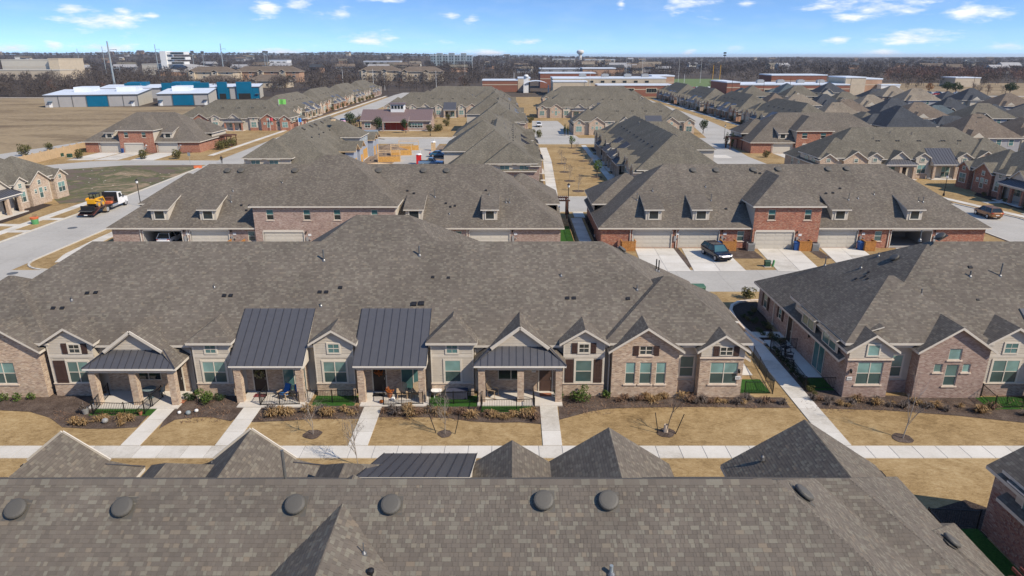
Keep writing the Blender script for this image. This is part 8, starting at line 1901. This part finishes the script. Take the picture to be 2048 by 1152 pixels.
# blue-green city blocks and pale halls near the skyline
def city(px0, px1, Y, z, lab, mat, n=1, name='city_block'):
    x0, x1 = fpos(px0, Y), fpos(px1, Y); h = House(name, lab, 'building', ((x0 + x1) / 2, Y, 0), 0, None, 'roof_white', mat, 2); w = (x1 - x0) / 2; MB().box(-w, w, 0, 30, 0, z, skip='td').build('wall', mat, h.r); MB().box(-w - .5, w + .5, -.5, 30.5, z, z + 1.2).build('roof', 'roof_white', h.r)
    k = max(2, int(2 * w / 12))
    for i in range(k):
        for q in range(max(1, int(z / 6))): h.window((-w + (i + .25) * 2 * w / k, 0), 0, 0, w / k, 2 + q * 6, 5.5 + q * 6, 2, 0, rec=-.1, sill=None, up='pane_dark', fm='panel_grey')
for k in range(7): city(862 + k * 12, 872 + k * 12, 1650 + (k % 3) * 60, 24 + (k % 2) * 5, ('first', 'second', 'third', 'fourth', 'fifth', 'sixth', 'seventh')[k] + ' blue-grey city block from the left near the skyline', 'steel_blue_grey')
city(728, 800, 1350, 13, 'long white-roofed hall among the far trees, centre left', 'panel_grey'); city(1080, 1160, 800, 9, 'long pale building behind the schools, centre', 'panel_grey'); city(1165, 1230, 760, 10, 'tan and red building behind the first school', 'brick_tan_far'); city(540, 575, 1500, 14, 'white building on the far slope left of centre', 'sign_white'); city(1105, 1150, 2100, 14, 'low white hall near the skyline left of the water tower', 'panel_cream'); city(1170, 1230, 2000, 13, 'low white hall near the skyline below the water tower', 'panel_cream')
# stadium stand with stacked press boxes
def stadium():
    Y = 900; x0 = fpos(326, Y); h = House('stadium_stand', 'white stadium stand with stacked press box decks on the left skyline', 'stadium', (x0, Y, 0), 0, None, 'roof_white', 'sign_white', 2); k = Y / 1441.6
    MB().box(0, 14 * k, 0, 20, 0, 36 - 5, skip='d').build('tower', 'sign_white', h.r)
    for i, (z, w) in enumerate(((14, 40), (20, 44), (26.5, 42))): MB().box(14 * k, (14 + w) * k, 2, 16, z, z + 3.6).build('deck', 'sign_white', h.r); MB().box(24 * k, (14 + w - 2) * k, 1.7, 2.0, z + .8, z + 3.0).build('deck_window', 'pane_dark', h.r)
    m = MB(); m.poly([(-2, -10, 5), (120 * k, -10, 3), (150 * k, 40, 6), (6, 30, 17)]); m.build('seating_tier', 'panel_grey', h.r); m = MB(); m.poly([(-2, -10, 5), (-2, -10, -3), (120 * k, -10, -3), (120 * k, -10, 3)]); m.build('tier_wall', 'brick_tan_far', h.r)
    h.r.scale = (.85, 1, .93)
    h2 = hall('hall_building', 'pale arched hall left of the stadium stand', 'hall', [(fpos(283, Y), fpos(330, Y), 905, 950, 13, 'panel_cream', 'panel_cream')])
stadium()
# steel transmission poles, light masts, towers
def mono(px, Y, h_, lab, mat='galvanised', arm=True, r0=.7):
    x = fpos(px, Y); r = thing('transmission_pole', (x, Y, 0), 0, lab, 'power pole', 'steel transmission poles'); MB().cyl((0, 0, -1), (0, 0, h_), r0, r0 * .55, 12).build('shaft', mat, r)
    for z in ((h_ * .84, h_ * .5) if arm else ()): MB().obox((0, 0, z), (5.0, 0, z + .35), .3, .3).build('cross_arm', mat, r); MB().cyl((4.8, 0, z - 1.2), (4.8, 0, z + .2), .14, n=6).build('insulator', mat, r)
mono(233, 440, 31.5, 'tall steel power pole rising behind the left warehouse'); mono(449, 800, 36, 'tall steel power pole beside the brown apartments'); mono(319, 850, 36, 'steel power pole just left of the stadium stand', r0=.6); mono(213, 1000, 35.5, 'slender steel power pole left of the tall one', r0=.6); mono(162, 1150, 34, 'distant steel power pole at far left', r0=.6)
def mast(px, Y, h_, lab, mat='galvanised', top=True, r0=.35):
    x = fpos(px, Y); r = thing('light_mast', (x, Y, 0), 0, lab, 'mast', 'far masts and poles'); MB().cyl((0, 0, 0), (0, 0, h_), r0, r0 * .6, 8).build('shaft', mat, r)
    if top: MB().box(-2.2, 2.2, -.5, .5, h_ - 3, h_).build('lamp_head', 'pipe_grey', r)
for px, Y, h_, lab in ((390, 1000, 30, 'stadium light mast right of the press box, left one'), (410, 1020, 29.5, 'stadium light mast right of the press box, right one'), (532, 1100, 30.5, 'left mast of the pair left of centre'), (537, 1130, 30.5, 'right mast of the pair left of centre')): mast(px, Y, h_, lab, r0=.5)
for k, (px, Y, h_) in enumerate(((687, 520, 14), (748, 470, 15), (770, 500, 12), (873, 470, 14), (1028, 500, 12), (1179, 430, 14), (1251, 640, 22), (1283, 640, 22), (1356, 640, 21), (1400, 640, 22), (1366, 425, 13), (930, 800, 24), (945, 820, 24))): mast(px, Y, h_, nth(k + 1) + ' thin pale pole from the left among the trees beyond the rooftops', 'sign_white', False, .13)
for k, (px, Y, h_) in enumerate(((1462, 408, 11), (1525, 408, 11), (1577, 408, 11), (1635, 408, 11), (1697, 408, 11), (1941, 400, 13))): mast(px, Y, h_, nth(k + 1) + ' dark utility pole from the left in front of the second school', 'wood_dark', False, .16)
def water_tower():
    Y = 3000; x = fpos(1160, Y); r = thing('water_tower', (x, Y, 0), 0, 'pale water tower on the skyline right of centre', 'water tower'); MB().lathe([(7, 0), (6, 26), (8, 30), (14, 34), (15.5, 38), (15, 43), (11, 46), (3, 47)], 20).build('tank', 'stucco_white', r, smooth=True)
    r = thing('cell_tower', (fpos(1447, 1300), 1300, 0), 0, 'cell tower with two dark antenna rings, right of centre', 'tower'); MB().cyl((0, 0, 0), (0, 0, 29), .6, .4, 8).build('shaft', 'pipe_grey', r); MB().lathe([(2.6, 23), (2.6, 25)], 10).build('antenna_ring', 'chassis_black', r); MB().lathe([(2.6, 27), (2.6, 29.5)], 10).build('antenna_ring', 'chassis_black', r)
water_tower()
# ================================================================ woods
def ground_h(x, y):
    az = math.atan2(x, y); t = min(1, max(0, (y - 1300) / 2300)); t = t * t * (3 - 2 * t)
    A = 30 if az < -.22 else (30 - (az + .22) / .40 * 26 if az < .18 else 4)
    A += 2 * math.sin(az * 23) + 1.5 * math.sin(az * 51 + 1)
    return A * t
def hills():
    m = MB(); ys = [1300, 1700, 2100, 2500, 2900, 3300, 3700, 4300, 5200, 7000]; azs = [R(-50 + k * 2) for k in range(51)]
    P = [[Vector((math.tan(a) * y, y, ground_h(math.tan(a) * y, y) * (1 if y < 5000 else .7 if y < 6000 else 0) - .05)) for a in azs] for y in ys]
    for A, B in zip(P, P[1:]):
        for k in range(50): m.poly([A[k], A[k + 1], B[k + 1], B[k]])
    tag(m.build('hills', 'land', smooth=True), kind='structure')
hills()
def forest(name, n, seed, y0, y1, mat, lab, hmin, hmax, tris, px0=-120, px1=2170, power=1.0, avoid=None, width=1.0):
    r = np.random.default_rng(seed); verts = []; 
    # trees spread evenly over the strip of ground between y0 and y1, thicker near the camera edge
    ys = 1 / (1 / y0 + (1 / y1 - 1 / y0) * r.random(n) ** power); az = np.arctan((px0 + (px1 - px0) * r.random(n) - 1024) / 1441.6); xs = np.tan(az) * ys
    keep = np.ones(n, bool)
    if avoid is not None: keep = np.array([not avoid(x, y) for x, y in zip(xs, ys)])
    xs, ys = xs[keep], ys[keep]; n = len(xs); zs = np.array([ground_h(x, y) if y > 1300 else 0 for x, y in zip(xs, ys)])
    hh = hmin + (hmax - hmin) * r.random(n)
    T = []
    for i in range(n):
        k = tris; h = hh[i]; d = r.normal(size=(k, 3)); d /= np.linalg.norm(d, axis=1)[:, None]; rad = r.random(k) ** .45
        c = d * rad[:, None] * np.array([h * .42 * width, h * .42 * width, h * .38]) + np.array([xs[i], ys[i], zs[i] + h * .58])
        dr = d * .7 + r.normal(size=(k, 3)) * .5 + np.array([0, 0, .4]); dr /= np.linalg.norm(dr, axis=1)[:, None]
        L = h * (.10 + .14 * r.random(k))[:, None]; s_ = np.cross(dr, r.normal(size=(k, 3))); s_ /= np.linalg.norm(s_, axis=1)[:, None]; w = h * .018 * (1 + max(0, ys[i] - 600) / 500) * (.6 + .8 * r.random(k))[:, None]
        t = np.stack([c - s_ * w, c + s_ * w, c + dr * L], 1); T.append(t)
        b = np.array([xs[i], ys[i], zs[i]]); tw = h * .02; T.append(np.array([[b + [-tw, 0, 0], b + [tw, 0, 0], b + [0, 0, h * .7]]]))
    V = np.concatenate(T).reshape(-1, 3); F = len(V) // 3; me = bpy.data.meshes.new(name); me.vertices.add(len(V)); me.vertices.foreach_set('co', V.ravel()); me.loops.add(len(V)); me.loops.foreach_set('vertex_index', np.arange(len(V))); me.polygons.add(F); me.polygons.foreach_set('loop_start', np.arange(0, len(V), 3)); me.update(calc_edges=True); me.materials.append(MATS[mat])
    o = ob(name, me); tag(o, lab, 'trees', kind='stuff'); return o
def open_ground(x, y):
    px = 1024 + 1441.6 * x / y
    if 1180 < px < 2200 and y < 620: return not (1800 < px and y > 560)
    if 940 < px <= 1180 and y < 600: return True
    if 1340 < px < 1460 and y < 780: return True
    if px < 140 and 700 < y < 830: return True
    if 370 < px < 480 and 540 < y < 690: return True
    if 480 <= px < 620 and 600 < y < 690: return True
    if 560 < px < 940 and y < 470: return True
    if px < 560 and y < 420: return True
    if px < 340 and 380 < y < 430 and x > -240: return True
    if 700 < px < 900 and 676 < y < 712: return True
    return False
forest('bare_woods', 1250, 1, 425, 800, 'wood_near', 'mass of bare grey-brown trees beyond the rooftops', 7, 11, 120, avoid=open_ground)
forest('bare_woods', 1500, 2, 780, 1500, 'wood_far', 'belt of darker bare woods behind the schools and apartments', 8, 13, 60, avoid=open_ground)
forest('bare_woods', 3200, 3, 1450, 3000, 'wood_far', 'far brown woodland rising towards the skyline', 8, 13, 36)
forest('bare_woods', 3600, 4, 2900, 5200, 'wood_far', 'farthest woodland along the skyline', 8, 13, 26)
forest('red_woods', 260, 5, 640, 1100, 'twig_red', 'reddish bare woods at the far right', 8, 12, 90, px0=1780)
forest('brush', 300, 6, 418, 470, 'wood_near', 'low grey brush behind the warehouses', 3, 6, 80, px0=-100, px1=330, avoid=lambda x, y: x > -235 and y < 440)
# single trees one can tell apart
r = random.Random(12)
for k, px in enumerate((20, 60, 105, 140, 175, 205, 255, 300, 345, 375)): y = 432 + (k * 37) % 60; tree('bare_tree', BT[k % 3], (fpos(px, y), y, 0), ('first', 'second', 'third', 'fourth', 'fifth', 'sixth', 'seventh', 'eighth', 'ninth', 'tenth')[k] + ' bare tree from the left behind the warehouses', 'tree', 'bare trees behind the warehouses', sc_=r.uniform(1.1, 1.5))
for k, px in enumerate((640, 680, 722, 765, 800, 850, 895, 925, 950)): y = 505 + (k * 53) % 90; tree('bare_tree', BT[(k + 1) % 3], (fpos(px, y), y, 0), ('first', 'second', 'third', 'fourth', 'fifth', 'sixth', 'seventh', 'eighth', 'ninth')[k] + ' bare tree from the left behind the central rooftops', 'tree', 'bare trees behind the central rooftops', sc_=r.uniform(1.1, 1.6))
for k, (px, y, pr, s_, lab) in enumerate(((1268, 430, 2, .9, 'bare tree in front of the red school wall'), (1115, 470, 0, 1.2, 'bare tree in front of the tan school wing'), (1420, 545, 0, .9, 'bare tree at the edge of the sports field'), (1815, 520, 0, .8, 'bare tree right of the second school, first'), (1832, 520, 1, .8, 'bare tree right of the second school, second'), (1945, 440, 0, 1.1, 'bare tree by the pole at far right'), (1975, 445, 2, 1.0, 'bare tree right of the pole at far right'), (2010, 440, 0, 1.0, 'bare tree near the right edge before the woods'), (1958, 450, 1, .8, 'small bare tree between the far right trees'))): tree('bare_tree', BT[pr], (fpos(px, y), y, 0), lab, 'tree', sc_=s_)
tree('leafy_tree', LT[5], (fpos(1857, 470), 470, 0), 'rust-orange tree at the far right car park', 'tree', sc_=1.6)
for px, y, s_, lab in ((1893, 452, 1.2, 'left of two spreading dark evergreens at far right'), (1910, 442, 1.2, 'right of two spreading dark evergreens at far right'), (2018, 430, 1.25, 'spreading dark evergreen near the right edge'), (440, 600, .9, 'dark evergreen beside the steel pole'), (580, 640, 1.0, 'dark evergreen right of the long apartment block'), (412, 625, .8, 'olive evergreen before the left apartment block')): tree('leafy_tree', LT[4], (fpos(px, y), y, 0), lab, 'tree', sc_=s_)
# scattered far houses
r = random.Random(44); fm = {}
for mt in ('stucco_white', 'stucco_tan', 'panel_grey', 'brick_tan_far'):
    m = MB().box(-9, 9, -6, 6, -9, 4.5, skip='td'); fm[mt] = m.mesh('wall', mt)
m = MB(); m.prof([(-7, 4.5), (7, 4.5), (0, 8.5)], 'x', -10, 10); roofs = [m.mesh('roof', q) for q in ('shingle_brown', 'shingle_tan', 'shingle_slate', 'shingle_taupe_far', 'panel_grey')]
for k in range(90):
    px = r.uniform(-20, 2060); Y = 1 / r.uniform(1 / 3600, 1 / 1000); x = (px - 1024) / 1441.6 * Y; big = r.uniform(.7, 1.25)
    o = thing('distant_house', (x, Y, ground_h(x, Y) + 2.5 + max(0, (Y - 1600) / 500)), r.uniform(-.4, .4), 'tiny pale house among the far woods', 'house', 'tiny houses in the far woods'); o.scale = (big * r.uniform(.8, 1.8), big, big); ob('wall', fm[r.choice(list(fm))], o); ob('roof', r.choice(roofs), o); MB().box(-7, 7, -6.05, -6.01, 1.2, 2.6).build('window', 'pane_dark', o) if k == 0 else ob('window', bpy.data.objects['window_far_proto'].data if 'window_far_proto' in bpy.data.objects else WFP, o)
    if k == 0: WFP = o.children[-1].data

# ================================================================ air
def haze():
    o = MB().box(-14600, 14600, -330, 24600, -1.2, 62).build('haze', None); o['kind'] = 'stuff'; o['label'] = 'thin pale winter haze over the whole town'; o['category'] = 'haze'
    m = bpy.data.materials.new('haze_air'); m.use_nodes = True; nt = m.node_tree
    for n in list(nt.nodes): nt.nodes.remove(n)
    v = nt.nodes.new('ShaderNodeVolumePrincipled'); v.inputs['Color'].default_value = (0.90, 0.94, 1.0, 1); v.inputs['Density'].default_value = HAZE; v.inputs['Anisotropy'].default_value = 0.2
    out = nt.nodes.new('ShaderNodeOutputMaterial'); nt.links.new(v.outputs[0], out.inputs['Volume']); o.data.materials.append(m)
HAZE = 0.00006
haze()
